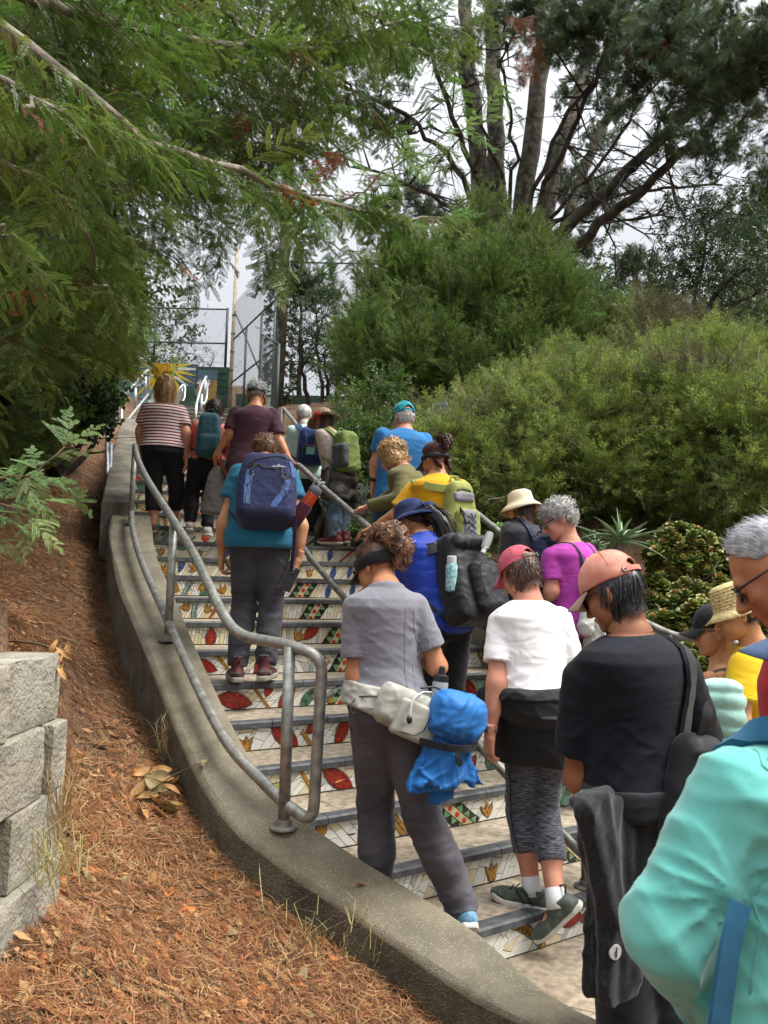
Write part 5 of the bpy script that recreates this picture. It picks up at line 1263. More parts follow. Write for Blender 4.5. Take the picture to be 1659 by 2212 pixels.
 # backpacks
def backpack(p,label,w,h,dep,zc,cols,xoff=0.0,lean=None,roll=0.0,gap=.0,front=None,top=None,taper=.25,seed=1,name='backpack',fold=.006,strapw=.06,straps=True,res=None,F=None,extra=None,r=.06,botround=0.0):
 0
 F=F or p.shF;root=p.root_for(name,label,'backpack');th=p.lean if lean is None else R(lean);cth,sth=math.cos(th),math.sin(th);cr,sr=math.cos(roll),math.sin(roll)
 z=p.zp+zc;a,b,y=p.ab(np.array([z]),.02);yb=float(p.cy(z)+y[0]-b[0]);o=np.array([float(p.cx(z))+xoff,yb-dep/2*cth-gap+.01,z+dep/2*sth*.6])
 X=np.array([cr,0,sr]);Z=np.array([-sr*cth,sth,cr*cth]);Y=np.cross(Z,X);M=np.stack([X,Y,Z])
 T=lambda V:np.asarray(V)@M+o
 res=res or float(np.clip(p.d*.0019,.006,.011))
 def solid(nm,fn,lo,hi,m,parent=root,amp=fold,ff=42,sd=seed):
  G=Field(np.array(lo)-.03,np.array(hi)+.03,res);P=G.pts(tuple(slice(0,n)for n in G.n));G.D=fn(P).astype(f32)
  if amp:G.displace(lambda Q:-amp*(folds(Q,ff,sd,[(.2,.2,1),(1,0,.5),(-.6,.3,.8)])-.35))
  V,Q=G.mesh();return link(nm,npmesh(nm,T(V),Q,True),m,parent),G
 def bodyfn(P):
  t=np.clip(P[...,2]/h+.5,0,1);k=(1-taper*t**2.2-botround*(1-t)**3).astype(f32);q=P.copy();q[...,0]=q[...,0]/k;q[...,1]=(q[...,1]-dep*.5)/(1-.35*taper*t**2).astype(f32)+dep*.5
  return rbox(q,(0,0,0),(w/2,dep/2,h/2),r)
 bo,BF=solid('main_compartment',bodyfn,(-w/2,-dep/2,-h/2),(w/2,dep/2,h/2),cols['body'])
 pk=None
 if front:
  fw,fh,fd,fz=front;yo=-dep/2-fd/2+.03
  pk,PF=solid('front_pocket',lambda P:rbox(P,(0,yo,fz),(fw/2,fd/2+.02,fh/2),min(.05,fw*.3)),(-fw/2,yo-fd/2-.02,fz-fh/2),(fw/2,yo+fd/2,fz+fh/2),cols.get('pocket',cols['panel']),sd=seed+2,amp=fold*.8)
  mb=MB();q=[(-fw*.47,yo-.0,fz-fh*.15),(-fw*.46,yo,fz+fh*.2),(-fw*.3,yo-.01,fz+fh*.44),(0,yo-.012,fz+fh*.5),(fw*.3,yo-.01,fz+fh*.44),(fw*.46,yo,fz+fh*.2),(fw*.47,yo,fz-fh*.15)]
  Pq,_=PF.project(spline([(a_,b_-fd*.25,c_)for a_,b_,c_ in q],5),.002);mb.tube(T(Pq),.0035,6);mb.obj('zipper',cols['trim'],root,smooth=True)
 if top:
  tw_,th_,td_=top
  solid('top_lid',lambda P:rbox(P,(0,-.01,h/2-.01),(tw_/2,td_/2,th_/2),min(.04,th_*.45)),(-tw_/2,-td_/2-.02,h/2-th_/2-.02),(tw_/2,td_/2,h/2+th_/2),cols.get('lid',cols['body']),sd=seed+4)
 mb=MB();mb.tube(T(spline([(-.035,dep/2-.02,h/2-.005),(-.03,dep/2-.02,h/2+.03),(0,dep/2-.02,h/2+.04),(.03,dep/2-.02,h/2+.03),(.035,dep/2-.02,h/2-.005)],4)),.007,6);mb.obj('grab_loop',cols['strap'],root,smooth=True)
 if straps:
  S=p.S
  for q in(-1,1):
   sh=p.J['lsh' if q<0 else 'rsh'];cxn=float(p.cx(sh[2]));xs_=cxn+(sh[0]-cxn)*.62
   t0=T([(q*w*.24,dep/2-.0,h/2-.05)])[0];pts=[t0,np.array([xs_-q*.01,sh[1]-.075*S,sh[2]+.02*S]),np.array([xs_,sh[1]-.01,sh[2]+.05*S]),np.array([xs_+q*.005,sh[1]+.09*S,sh[2]-.03*S]),np.array([xs_+q*.02,sh[1]+.10*S,sh[2]-.14*S])]
   p.strap('shoulder_strap',pts,strapw,cols['strap'],root,F,.008,.010,6)
   zlo=p.zp+.10*S;pts2=[pts[-1],np.array([float(p.cx(zlo))+q*.15*S*p.bw,float(p.cy(zlo))+.02,(pts[-1][2]+zlo)/2]),T([(q*w*.4,dep/2-.0,-h/2+.06)])[0]]
   p.strap('webbing',pts2,.02,cols['strap'],root,F,.006,.003,6)
 if extra:extra(root,T,BF,solid)
 return root,T,BF,solid
def on_pack(T,F,pts,r,m,root,name='zipper',n=5,iso=.002,flat=None):
 P,N=F.project(spline(pts,n),iso);mb=MB()
 if flat:mb.ribbon(T(P),(np.asarray(N)@(T(np.eye(3))-T(np.zeros((1,3))))),flat,r)
 else:mb.tube(T(P),r,6)
 return mb.obj(name,m,root,smooth=not flat)
 # the walkers
HR={'blonde':mat('hair_blonde','#6f4a26',.45,scale=30,col2='#b08a55',fac=(.35,.65)),'dbrown':mat('hair_dark_brown','#1d120c',.4,scale=30,col2='#3d281b'),'grey':mat('hair_grey','#7d7b78',.45,scale=40,col2='#b9b7b2'),'white':mat('hair_white','#a9a7a2',.5,scale=40,col2='#d2d0ca'),'curlblonde':mat('hair_curly_blonde','#86633a',.5,scale=30,col2='#c8a877'),'auburn':mat('hair_auburn','#2a1210',.38,scale=30,col2='#542a22'),'black':mat('hair_black','#0b0a0a',.32,scale=30,col2='#1d1b1b'),'brown':mat('hair_brown','#2b1a12',.45,scale=30,col2='#5a3c28'),'curlbrown':mat('hair_curly_brown','#3b2519',.45,scale=26,col2='#91694b',fac=(.4,.62)),'saltblack':mat('hair_black_grey','#0f0f10',.35,scale=60,col2='#4a4a4c',fac=(.5,.75))}
def stripes(name,c1,c2,period,duty=.5):
 m=cloth(name,c1);n=m.node_tree.nodes;l=m.node_tree.links;b=n['Principled BSDF'];src=b.inputs['Base Color'].links[0].from_socket
 tc=n.new('ShaderNodeTexCoord');sx=n.new('ShaderNodeSeparateXYZ');l.new(tc.outputs['Object'],sx.inputs[0]);a=n.new('ShaderNodeMath');a.operation='MULTIPLY';a.inputs[1].default_value=1/period;l.new(sx.outputs[2],a.inputs[0])
 f=n.new('ShaderNodeMath');f.operation='FRACT';l.new(a.outputs[0],f.inputs[0]);g=n.new('ShaderNodeMath');g.operation='GREATER_THAN';g.inputs[1].default_value=duty;l.new(f.outputs[0],g.inputs[0])
 x=n.new('ShaderNodeMix');x.data_type='RGBA';l.new(g.outputs[0],x.inputs[0]);l.new(src,x.inputs[6]);x.inputs[7].default_value=(*srgb(c2),1);l.new(x.outputs[2],b.inputs['Base Color']);return m
def heather(name,c1,c2,sc=(4,4,60),fac=(.4,.6)):
 m=wrinkle(mat(name,c1,.85,scale=6,col2=c2,fac=fac,sheen=.2,spec=.25,bump=.2,bscale=300,det=6,bdist=.002),14,.35);n=m.node_tree.nodes;l=m.node_tree.links
 nt=[x for x in n if x.type=='TEX_NOISE' and abs(x.inputs['Scale'].default_value-6)<1e-6][0];mp=n.new('ShaderNodeMapping');mp.inputs['Scale'].default_value=sc;tc=[x for x in n if x.type=='TEX_COORD'][0];l.new(tc.outputs['Object'],mp.inputs[0]);l.new(mp.outputs[0],nt.inputs['Vector']);return m
C_black=cloth('cloth_black','#0d0d0f','#19191c',fac=(.3,.7));C_dk=cloth('cloth_charcoal','#1e1f22','#2d2e32');C_jean=cloth('denim','#2e3d4e','#56687a',scale=14,weave=300)
C_navyp=cloth('pack_navy','#1a2140','#262f57',weave=260,rough=.7);C_navyl=cloth('pack_blue_panel','#3d5689','#51699c');C_strapd=cloth('strap_dark','#15161a');C_zip=mat('zip_metal','#4b4d52',.4,.1,metal=.5)
M_rub=mat('shoe_rubber','#8f8a80',.8,.1);M_rubd=mat('shoe_rubber_dark','#1d1c1b',.85);M_rubw=mat('shoe_rubber_white','#b9b6ad',.75)
GRP='walkers climbing the tiled stair'
# 1 striped shirt
p=Person('woman with a blonde bob in a red and white striped shirt and black capri trousers',{'pel':(352,976),'neck':(354,872),'head':(357,838,.0),'lel':(303,931),'lwr':(305,984,.03),'rel':(402,935),'rwr':(402,990,.03),'lkn':(332,1062,.03),'lan':(332,1136),'rkn':(382,1060,.12),'ran':(380,1121,.33)},7.25,13,1.66,'f',1.13,'pink',seed=11,base_z=1.98,hp=6,group=GRP)
p.shirt(stripes('striped_jersey','#c0bab6','#6e1a2c',.030,.52),hem=.03,sleeve=.36,off=.017,drape=.8,fold=.005,flare=.006)
p.trousers(C_black,upto=.80,off=.016,fold=.006,waist=.05);p.shoes(cloth('shoe_taupe','#4a3f33','#5e5142'),M_rub)
p.hair(HR['blonde'],n=2200,L=.24,cap=.016,seed=2,sag=.75,vol=.008,w=.0026,line=lambda v:(v[:,1]<.35+.8*np.clip(v[:,2],-.3,1))&(v[:,2]>-.45),spread=.55)
# 2 salmon top, teal backpack
p=Person('dark haired woman in a salmon top, mostly behind a teal daypack',{'pel':(446,1004),'neck':(458,912),'head':(464,890,.06),'lel':(413,958),'lwr':(424,985,.2),'rel':(494,960),'rwr':(490,985,.2),'lkn':(414,1066,.06),'lan':(411,1133),'rkn':(452,1070,.08),'ran':(448,1144,-.05)},7.35,10,1.5,'f',1.05,'fair',seed=12,base_z=1.98,hp=25,group=GRP)
p.shirt(cloth('salmon_jersey','#b0514b','#c56a60'),hem=.02,sleeve=1.0,off=.016,fold=.006);p.trousers(C_black,upto=.96,off=.02,fold=.01);p.shoes(cloth('shoe_pale','#9a928c','#b5aea8'),M_rubw)
p.hair(HR['dbrown'],n=1500,L=.12,cap=.014,curl=.7,seed=4,vol=.02)
C_tealp=cloth('pack_teal','#1d3f49','#2b5560',rough=.75)
root,T,BF,solid=backpack(p,'slim teal daypack on the woman in the salmon top',.25,.44,.14,.26,dict(body=C_tealp,panel=C_tealp,strap=cloth('strap_teal','#17343c'),trim=C_zip),front=(.2,.2,.05,-.09),taper=.3,seed=3)
# 3 maroon shirt, visor
p=Person('man with grey curls and tan visor in a maroon shirt, hand on the middle handrail',{'pel':(531,1010),'neck':(551,880),'head':(554,853,.05),'lel':(497,936,-.05),'lwr':(473,972,-.02),'rel':(603,955,-.02),'rwr':(624,990,-.05),'lkn':(500,1090,.05),'lan':(497,1166),'rkn':(546,1090,.1),'ran':(545,1166)},6.95,4,1.68,'m',1.02,'tan',seed=13,base_z=1.815,hp=16,group=GRP,hands={'l':dict(curl=1.1,dirv=(-.3,.2,-1),nrm=(-.4,-.8,-.2)),'r':dict(curl=.9,dirv=(.6,.5,-.55),nrm=(.1,-.3,.9))})
p.shirt(cloth('maroon_shirt','#371f29','#482a35',scale=9),hem=-.08,sleeve=.46,off=.017,drape=.7,fold=.008,ff=44);p.trousers(C_black,upto=.97);p.shoes(C_dk,M_rubd)
p.hair(HR['grey'],n=800,L=.05,cap=.010,curl=1.0,seed=6,vol=.02,w=.0028);p.curls(HR['grey'],[(0,-.015,.055,.095,.11,.085)],1200,.013,.002,3,parent=p.hair_o)
p.visor(M_hard,cloth('visor_tan','#a58f66','#bca77c'),z=.016,bw=.03)
seamline(p,[p.N+[-.17,-.13,-.13],p.N+[0,-.16,-.15],p.N+[.17,-.13,-.13]],p.shirt_o.data.materials[0])
w,M=p.hand_frames['l'];hb=empty('drawstring_bag',tuple(p.Wd(w)),p.yaw,'grey bag with rust red straps hanging from the hand of the man in maroon','bag')
C_gbag=cloth('bag_grey','#55504d','#6a6460');C_rust=cloth('strap_rust','#6b2d1e','#843c28')
G=Field(np.array([-.2,-.15,-.68]),np.array([.2,.15,.02]),.012);P=G.pts(tuple(slice(0,n)for n in G.n));t=np.clip((-P[...,2]-.16)/.42,0,1);wd=(.035+.115*np.sqrt(t)).astype(f32)
G.D=smax((np.sqrt((P[...,0]/wd)**2+(P[...,1]/(wd*.6))**2)-1)*wd*.6,np.maximum(P[...,2]+.14,-.60-P[...,2]),.03).astype(f32);G.displace(lambda Q:-.008*(folds(Q,30,3,[(.2,.2,1)])-.3));V,Q=G.mesh();link('bag_body',npmesh('bag_body',V,Q,True),C_gbag,hb)
for q in(-1,1):
 mb=MB();mb.ribbon(spline([(.01*q,0,-.05),(.03*q,-.01,-.12),(.03*q+.02,-.03,-.18)],4),[(0,-1,0)]*9,.025,.004);mb.obj('handle',C_rust,hb)
mb=MB();mb.ribbon(spline([(.06,-.05,-.16),(.12,-.08,-.3),(.12,-.09,-.45),(.10,-.08,-.66)],5),[(0.3,-1,0)]*16,.045,.004);mb.obj('strap',C_rust,hb)
# 4 teal shirt, navy backpack, boots
p=Person('walker in a teal T-shirt and charcoal zip-off trousers, bent under a big navy backpack',{'pel':(561,1168),'neck':(571,1010,.1),'head':(573,982,.26),'lel':(483,1132),'lwr':(479,1200,.05),'rel':(650,1135),'rwr':(645,1208,-.02),'lkn':(527,1320,.06),'lan':(511,1445,-.02),'rkn':(585,1322,.06),'ran':(573,1442,-.02),'lhip':(533,1175),'rhip':(590,1175)},4.78,8,1.68,'f',1.06,'warm',seed=14,base_z=.99,hp=38,group=GRP,toe={'l':(10,0),'r':(-14,0)},hands={'l':dict(curl=.9),'r':dict(curl=.75,dirv=(-.25,.1,-1),nrm=(.9,-.35,.1),thumb=.9)})
p.shirt(cloth('teal_tee','#1a5672','#256984',scale=4),hem=-.05,sleeve=.33,off=.032,drape=.9,fold=.007,flare=.008)
C_zipoff=cloth('zip_off_grey','#2f2f33','#434348',rough=.75);p.trousers(C_zipoff,upto=.98,off=.017,fold=.012,ff=30,flare=.012)
for sd in 'lr':
 for t in(.70,.73):
  c=p.J[sd+'hip']+(p.J[sd+'kn']-p.J[sd+'hip'])*t;seamline(p,[c+np.array([math.cos(a)*.11,math.sin(a)*.11,.008*math.sin(a)])for a in np.linspace(0,6.28,13)],C_zipoff,'zip_seam',.004,p.trF,2,iso=.001)
C_boot=cloth('boot_maroon','#3a1719','#56262a',scale=20,rough=.6);C_bootg=cloth('boot_grey','#4a4843')
p.shoes(C_boot,M_rub,high=.06,L=.29,sole=.036,detail=[('heel_cup',C_bootg,[(-.038,-.02,.05),(-.03,-.06,.052),(0,-.082,.054),(.03,-.06,.052),(.038,-.02,.05)],.016),('pull_loop',C_boot,[(-.008,-.066,.12),(0,-.088,.145),(.008,-.066,.165)],.006),('collar',C_bootg,[(-.036,-.01,.148),(-.02,-.055,.15),(.02,-.055,.15),(.036,-.01,.148)],.008)])
p.hair(HR['curlbrown'],n=900,L=.06,cap=.014,curl=.9,seed=8,vol=.024,w=.0025);p.curls(HR['curlbrown'],[(0,-.03,.04,.098,.105,.095)],1300,.012,.0018,3,parent=p.hair_o)
def ex4(root,T,BF,solid):
 f=[(-.13,-.5,-.17),(-.145,-.5,-.05),(-.125,-.5,.06),(-.06,-.5,.135),(.02,-.5,.15),(.09,-.5,.12),(.135,-.5,.04),(.15,-.5,-.10)]
 on_pack(T,BF,[(x,-.16,z)for x,_,z in f],.0045,C_zip,root,'zipper',6)
 on_pack(T,BF,[(-.15,-.15,.15),(-.05,-.15,.20),(.06,-.13,.205),(.14,-.1,.17)],.004,C_zip,root,'zipper',6)
 for pts in([(.135,-.15,.03),(.10,-.15,-.06),(.035,-.15,-.16)],[(-.10,-.15,.09),(-.115,-.15,-.02),(-.11,-.15,-.14)],[(.165,-.1,.17),(.17,-.1,.05)]):on_pack(T,BF,pts,.002,C_navyl,root,'light_panel',5,.001,.038)
 mb=MB();c,N=BF.project(np.array([[.045,-.17,.105]]),.006);mb.tube(T(np.array([c[0]+np.array(o)for o in((-.018,0,.016),(.018,0,.016),(.018,0,-.006),(0,0,-.02),(-.018,0,-.006))])),.0035,6,close=True);mb.obj('d_ring',C_zip,root,smooth=True)
 c,N=BF.project(np.array([[.07,-.16,.165]]),.003);mb=MB();o3=T(c)[0];X=T(np.array([[1.,0,0]]))[0]-T(np.zeros((1,3)))[0];Y=np.array([0,.25,.97])
 mb.prism([(-.045,-.004),(.045,-.004),(.03,.004),(.012,.006),(.0,.016),(-.012,.006),(-.03,.004)],o3,X,Y,np.cross(X,Y),0,.003);mb.obj('badge',mat('badge_silver','#b9bcc2',.4),root)
 for x,z in((-.095,.175),(-.085,.13),(-.12,.10)):c,N=BF.project(np.array([[x,-.16,z]]),.006);mb=MB();mb.box(tuple(T(c)[0]),(.014,.008,.03));mb.obj('zip_pull',M_hard,root)
 solid('base_panel',lambda P:smax(BF_like(P),P[...,2]+.15,.01),(-.2,-.16,-.26),(.2,.14,-.14),cloth('pack_navy_base','#1a1e33','#232842'),amp=0)
def BF_like(P):
 h,w,dep,taper=.46,.40,.24,.32;t=np.clip(P[...,2]/h+.5,0,1);k=(1-taper*t**2.2-.2*(1-t)**3).astype(f32);q=P.copy();q[...,0]=q[...,0]/k;q[...,1]=(q[...,1]-dep*.5)/(1-.35*taper*t**2).astype(f32)+dep*.5
 return rbox(q,(0,0,0),(w/2+.004,dep/2+.004,h/2+.004),.07)
p4=p
root,T,BF,solid=backpack(p,'big navy backpack with light blue side panels on the walker in teal',.40,.46,.24,.28,dict(body=C_navyp,panel=C_navyp,strap=C_navyp,trim=C_zip),xoff=.03,taper=.32,seed=5,r=.07,botround=.2,extra=ex4,lean=16,fold=.007)
bt=empty('water_bottle',label='orange water bottle with a grey spout lid in the side pocket of the navy backpack',cat='bottle');o3=T(np.array([[.205,-.02,-.15]]))[0];bt.location=tuple(p.Wd(o3));bt.rotation_euler=(R(4),R(32),R(8))
mb=MB();mb.lathe([(.033,-.02),(.036,.0),(.037,.07),(.037,.13),(.034,.15)],20);mb.obj('flask',mat('bottle_orange','#a8380f',.12,.1,col2='#d4561d',trans=.25),bt,smooth=True)
mb=MB();mb.lathe([(.037,.146),(.040,.15),(.040,.175),(.034,.188),(.012,.192)],20);mb.obj('lid',mat('bottle_lid','#5f6870',.5),bt,smooth=True,auto=40)
mb=MB();mb.tube([(0,0,.186),(.0,0,.206),(.008,0,.225),(.022,0,.235)],[.012,.012,.010,.008],8);mb.tube(spline([(-.03,0,.18),(-.034,0,.21),(-.02,0,.232),(-.006,0,.236)],4),.005,6);mb.obj('spout',mat('bottle_spout','#7f888e',.5),bt,smooth=True)
mb=MB();mb.lathe([(.034,-.10),(.042,-.08),(.044,.0),(.0445,.06),(.043,.066)],18,(0,0,0));mb.obj('mesh_pocket',cloth('pocket_mesh','#3a1420','#4d1c2a'),root,smooth=True).matrix_basis=Matrix.Translation(o3.tolist()if False else Vector(o3))@Euler((R(4),R(32),0)).to_matrix().to_4x4()
w,M=p.hand_frames['r'];ph=empty('phone',label='black phone held in the right hand of the walker in teal',cat='phone');ph.location=tuple(p.Wd(w+M[2]*.125+M[1]*.004)+np.array([-.02,-.045,.0]));ph.rotation_euler=(R(-8),R(24),p.yaw-R(8))
mb=MB();mb.box((0,0,0),(.075,.009,.155));o=mb.obj('case',mat('phone_black','#060607',.25),ph);bv=o.modifiers.new('b','BEVEL');bv.width=.004;bv.segments=2
mb=MB();mb.box((0,.0052,0),(.079,.003,.159));mb.obj('rim',mat('phone_rim','#b98c86',.4),ph)
ls=empty('wrist_lanyard',label='navy lanyard strap hanging from the backpack to the phone',cat='strap');a_=p.Wd(T(np.array([[.17,-.1,-.2]]))[0]);b_=np.array(ph.location)+[0.01,-.02,.06]
mb=MB();mb.ribbon(spline([a_,(a_+b_)/2+[.01,-.02,0],b_],6),[(0,-1,0)]*13,.022,.003);mb.obj('webbing',C_navyp,ls);mb=MB();mb.tube([b_+[.012*math.cos(a),0,.016*math.sin(a)-.014]for a in np.linspace(0,6,9)],.003,6);mb.obj('clip',C_zip,ls,smooth=True)
# 5 white hair, mint shirt, blue backpack
p=Person('white haired woman in a pale mint shirt and dark trousers with a blue daypack',{'pel':(668,1028),'neck':(658,922),'head':(656,899,.05),'lel':(626,975),'lwr':(632,1010,.2),'rel':(704,988),'rwr':(701,1040,.06),'lkn':(652,1085,.08),'lan':(652,1136),'rkn':(679,1085,.05),'ran':(668,1138)},7.95,18,1.6,'f',1.05,'pink',seed=15,base_z=2.1,hp=18,hy=12,group=GRP)
p.shirt(cloth('mint_shirt','#9db9b2','#b7cfc8'),hem=-.05,sleeve=.62,off=.018,drape=.8,fold=.008,collar=True);p.trousers(C_dk,upto=.97);p.shoes(C_black,M_rubd)
p.hair(HR['white'],n=1300,L=.045,cap=.010,seed=9,vol=.012)
C_bpk=cloth('pack_royal','#14264d','#1f3768',rough=.7)
def ex5(root,T,BF,solid):
 for x in(-.07,.07):on_pack(T,BF,[(x,-.12,.16),(x*1.05,-.12,0),(x*1.0,-.12,-.16)],.003,C_navyl,root,'light_strap',5,.001,.014)
 c,N=BF.project(np.array([[.0,-.14,.08]]),.006);mb=MB();mb.box(tuple(T(c)[0]),(.085,.006,.075));mb.obj('patch',mat('patch_green','#6fae6a',.5,scale=40,col2='#7fb3c8'),root)
 c,N=BF.project(np.array([[.0,-.14,.155]]),.004);mb=MB();mb.lathe([(.014,0),(.014,.006),(.008,.009)],10,T(c)[0],Matrix.Rotation(R(90),3,'X'));mb.obj('pin',mat('pin_red','#b8322e',.3),root)
backpack(p,'blue daypack with a green patch on the white haired woman',.29,.40,.17,.28,dict(body=C_bpk,panel=C_bpk,strap=C_bpk,trim=C_zip),front=(.22,.17,.05,-.08),seed=7,extra=ex5)
# 6 straw hat with red flower, jeans
p=Person('woman in a tan sun hat with a red flower, blue jeans and red boots',{'pel':(731,1035),'neck':(710,931,.0),'head':(699,911,.04),'lel':(704,985,-.06),'lwr':(704,1018,.1),'rel':(742,985,.1),'rwr':(720,1015,.2),'lhip':(722,1035,-.06),'rhip':(738,1035,.06),'lkn':(722,1100,-.05),'lan':(722,1162,-.05),'rkn':(741,1100,.1),'ran':(738,1160,.06)},7.5,48,1.5,'f',.98,'fair',seed=16,base_z=1.98,hp=16,group=GRP,toe={'l':(20,0),'r':(10,0)})
p.shirt(heather('cream_blouse','#8f827a','#b3a89e',(30,30,8)),hem=-.02,sleeve=.95,off=.018,drape=.8,fold=.009);p.trousers(C_jean,upto=.98,off=.018,fold=.008);p.shoes(cloth('boot_red','#4e1013','#6b1c1e',rough=.5),M_rub,high=.05)
C_leather=mat('leather_brown','#1e1916',.42,scale=10,col2='#39302a',bump=.3,bscale=60)
p.shell(p.trF,.03,C_leather,'leather_jacket',lo=p.zp-.22,hi=p.zp+.10,fold=.02,ff=26,dirs=[(.2,.1,1),(.5,0,.9)],flare=lambda P:.05*np.clip((p.zp+.05-P[:,2])/.25,0,1)*(P[:,1]<p.P0[1]+.05))
mb=MB();mb.tube(spline([p.P0+[-.16,-.02,.08],p.P0+[-.2,-.06,.0],p.P0+[-.24,-.05,-.12]],4),[.035]*9,8);mb.obj('jacket_sleeve',C_leather,p.root,smooth=True)
p.hair(HR['brown'],n=700,L=.2,cap=.008,seed=3,sag=.8,line=UNDERCAP)
STRAW=mat('hat_tan','#6a5a46',.9,scale=40,col2='#8d7a61',bump=.4,bscale=120)
hat=p.brim_hat(STRAW,[(.03,.142),(.06,.138),(.082,.12),(.090,.08),(.094,.045),(.105,.036),(.14,.026),(.175,.008)],wave=.018,wn=2)
mb=MB();mb.lathe([(.0955,.045),(.0955,.07),(.0935,.07)],24);mb.v=[(x,y*1.14-.006,z)for x,y,z in mb.v];p.headmesh('hat_band',mb,C_black,hat)
M_flr=mat('flower_red','#b5150c',.6,scale=90,col2='#d8330f');M_flo=mat('flower_orange','#c85a08',.6,.2)
for k,(x,y,z,mm)in enumerate([(-.098,-.012,.058,M_flr),(-.094,.03,.055,M_flr),(-.088,-.05,.052,M_flo)]):
 mb=MB()
 for j in range(16):a=j*2.4;r=.010+.0016*j;c=Vector((x-.012,y+r*math.cos(a),z+r*math.sin(a)));mb.lathe([(.003,-.004),(.011,0),(.004,.006)],6,c,Matrix.Rotation(a,3,'X')@Matrix.Rotation(R(70),3,'Y'))
 p.headmesh('flower',mb,mm,hat)
C_gpk=cloth('pack_green','#4a5a25','#667736',rough=.75)
def ex6(root,T,BF,solid):solid('mesh_pocket',lambda P:rbox(P,(-.12,-.03,-.06),(.05,.09,.12),.04),(-.18,-.13,-.19),(-.06,.07,.07),cloth('mesh_grey','#37383a','#4a4b4e'))
backpack(p,'slouching green backpack on the woman in the tan sun hat',.27,.42,.18,.25,dict(body=C_gpk,panel=C_gpk,strap=C_gpk,trim=C_zip),seed=9,extra=ex6,fold=.012,lean=4)
# 7 turquoise cap, blue tee
p=Person('man with white hair, a turquoise cap and a plain blue T-shirt',{'pel':(858,1085),'neck':(872,930),'head':(872,903,.03),'lel':(812,1001),'lwr':(806,1042,.06),'rel':(935,1010),'rwr':(935,1060,.1)},6.25,14,1.74,'m',1.06,'pink',seed=17,base_z=1.485,hp=4,hy=10,group=GRP)
p.shirt(cloth('blue_tee','#1d5a8f','#2a6ea6',scale=4),hem=-.06,sleeve=.36,off=.02,drape=.8,fold=.006);p.trousers(cloth('jeans_blue','#23374f','#33496a'),upto=.98);p.shoes(C_dk,M_rubd)
p.hair(HR['white'],n=900,L=.035,cap=.009,seed=5,line=UNDERCAP);C_turq=cloth('cap_turquoise','#14808f','#2a9aa8',rough=.7);p.cap_hat(C_turq,low=.004)
w=p.J['lwr'];fo=p.J['lwr']-p.J['lel'];fo/=np.linalg.norm(fo);mb=MB();mb.tube([w-fo*.045,w-fo*.015],.036,14);mb.obj('wristwatch',M_hard,p.root,smooth=True)
# 8 blonde curls, olive top
p=Person('woman with frizzy blonde curls in an olive long-sleeved top, reaching out her hand',{'pel':(905,1150),'neck':(870,1010,.02),'head':(846,986,.08),'lsh':(872,1030,-.16),'lel':(866,1078,-.24),'lwr':(797,1094,-.16),'rel':(850,1070,.25),'rwr':(812,1090,.35)},5.75,58,1.62,'f',1.1,'pink',seed=18,base_z=1.155,hp=26,group=GRP,hands={'l':dict(curl=.55,nrm=(-.3,-.2,1)),'r':False})
p.shirt(cloth('olive_top','#54502f','#6b6641'),hem=-.06,sleeve=1.0,off=.016,drape=.6,fold=.008);p.trousers(C_dk,upto=.97);p.shoes(C_black,M_rubd)
p.hair(HR['curlblonde'],n=1500,L=.15,cap=.02,curl=1.1,seed=12,vol=.03,w=.003,line=lambda v:(v[:,1]<.45)&(v[:,2]>-.75));p.curls(HR['curlblonde'],[(0,-.03,.04,.115,.115,.10),(-.04,-.03,-.05,.085,.09,.09),(.04,-.03,-.05,.085,.09,.09)],1600,.018,.0022,3,parent=p.hair_o)
# 9 yellow tee, lime pack
p=Person('woman in a yellow T-shirt with dark red hair clipped up under a black visor',{'pel':(966,1188),'neck':(945,1030),'head':(938,992,.06),'lsh':(893,1062),'lel':(853,1116,.0),'lwr':(806,1141,.06),'rel':(1010,1130),'rwr':(1005,1180,.2)},5.15,24,1.66,'f',1.15,'tan',seed=19,base_z=.99,hp=14,hy=14,group=GRP,hands={'l':dict(curl=.5,dirv=(-.7,.6,-.35),nrm=(-.1,.1,1)),'r':{}})
C_yel=cloth('yellow_tee','#b98706','#d09b12',scale=4);p.shirt(C_yel,hem=-.0,sleeve=.4,off=.02,drape=.8,fold=.008);p.trousers(C_dk,upto=.97);p.shoes(C_black,M_rubd)
p.hair(HR['auburn'],n=1400,L=.13,cap=.012,seed=7,tie=(0,-.115,.065),sag=.1,w=.003)
p.locks(HR['auburn'],0,[(0,-.10,.04),(0,-.135,.05),(.01,-.14,.085),(-.01,-.10,.125),(.01,-.06,.13)],260,.004,.018,4,'twisted_bun',p.hair_o)
p.locks(HR['auburn'],0,[(-.05,-.06,-.03),(-.05,-.09,-.07),(-.04,-.10,-.11)],60,.003,.014,5,'loose_lock',p.hair_o);p.locks(HR['auburn'],0,[(.05,-.06,-.03),(.05,-.09,-.07),(.05,-.09,-.12)],60,.003,.014,6,'loose_lock',p.hair_o)
M_claw=mat('claw_clip','#2a0f0c',.25,.1)
for q in(-1,1):
 for k in range(4):mb=MB();mb.tube(spline([(q*.006,-.165,.11-k*.025),(q*.022,-.16,.105-k*.025),(q*.034,-.14,.10-k*.025)],4),.004,6);p.headmesh('claw_clip',mb,M_claw,p.hair_o)
p.visor(M_hard,M_hard,z=.005,bw=.032)
w=p.J['lwr'];fo=p.J['lwr']-p.J['lel'];fo/=np.linalg.norm(fo);mb=MB()
for a in np.linspace(0,6.28,15)[:-1]:
 u=np.cross(fo,[0,0,1]);u/=np.linalg.norm(u);v=np.cross(fo,u);mb.lathe([(.001,-.005),(.005,0),(.001,.005)],6,w-fo*.02+(u*math.cos(a)+v*math.sin(a))*.033)
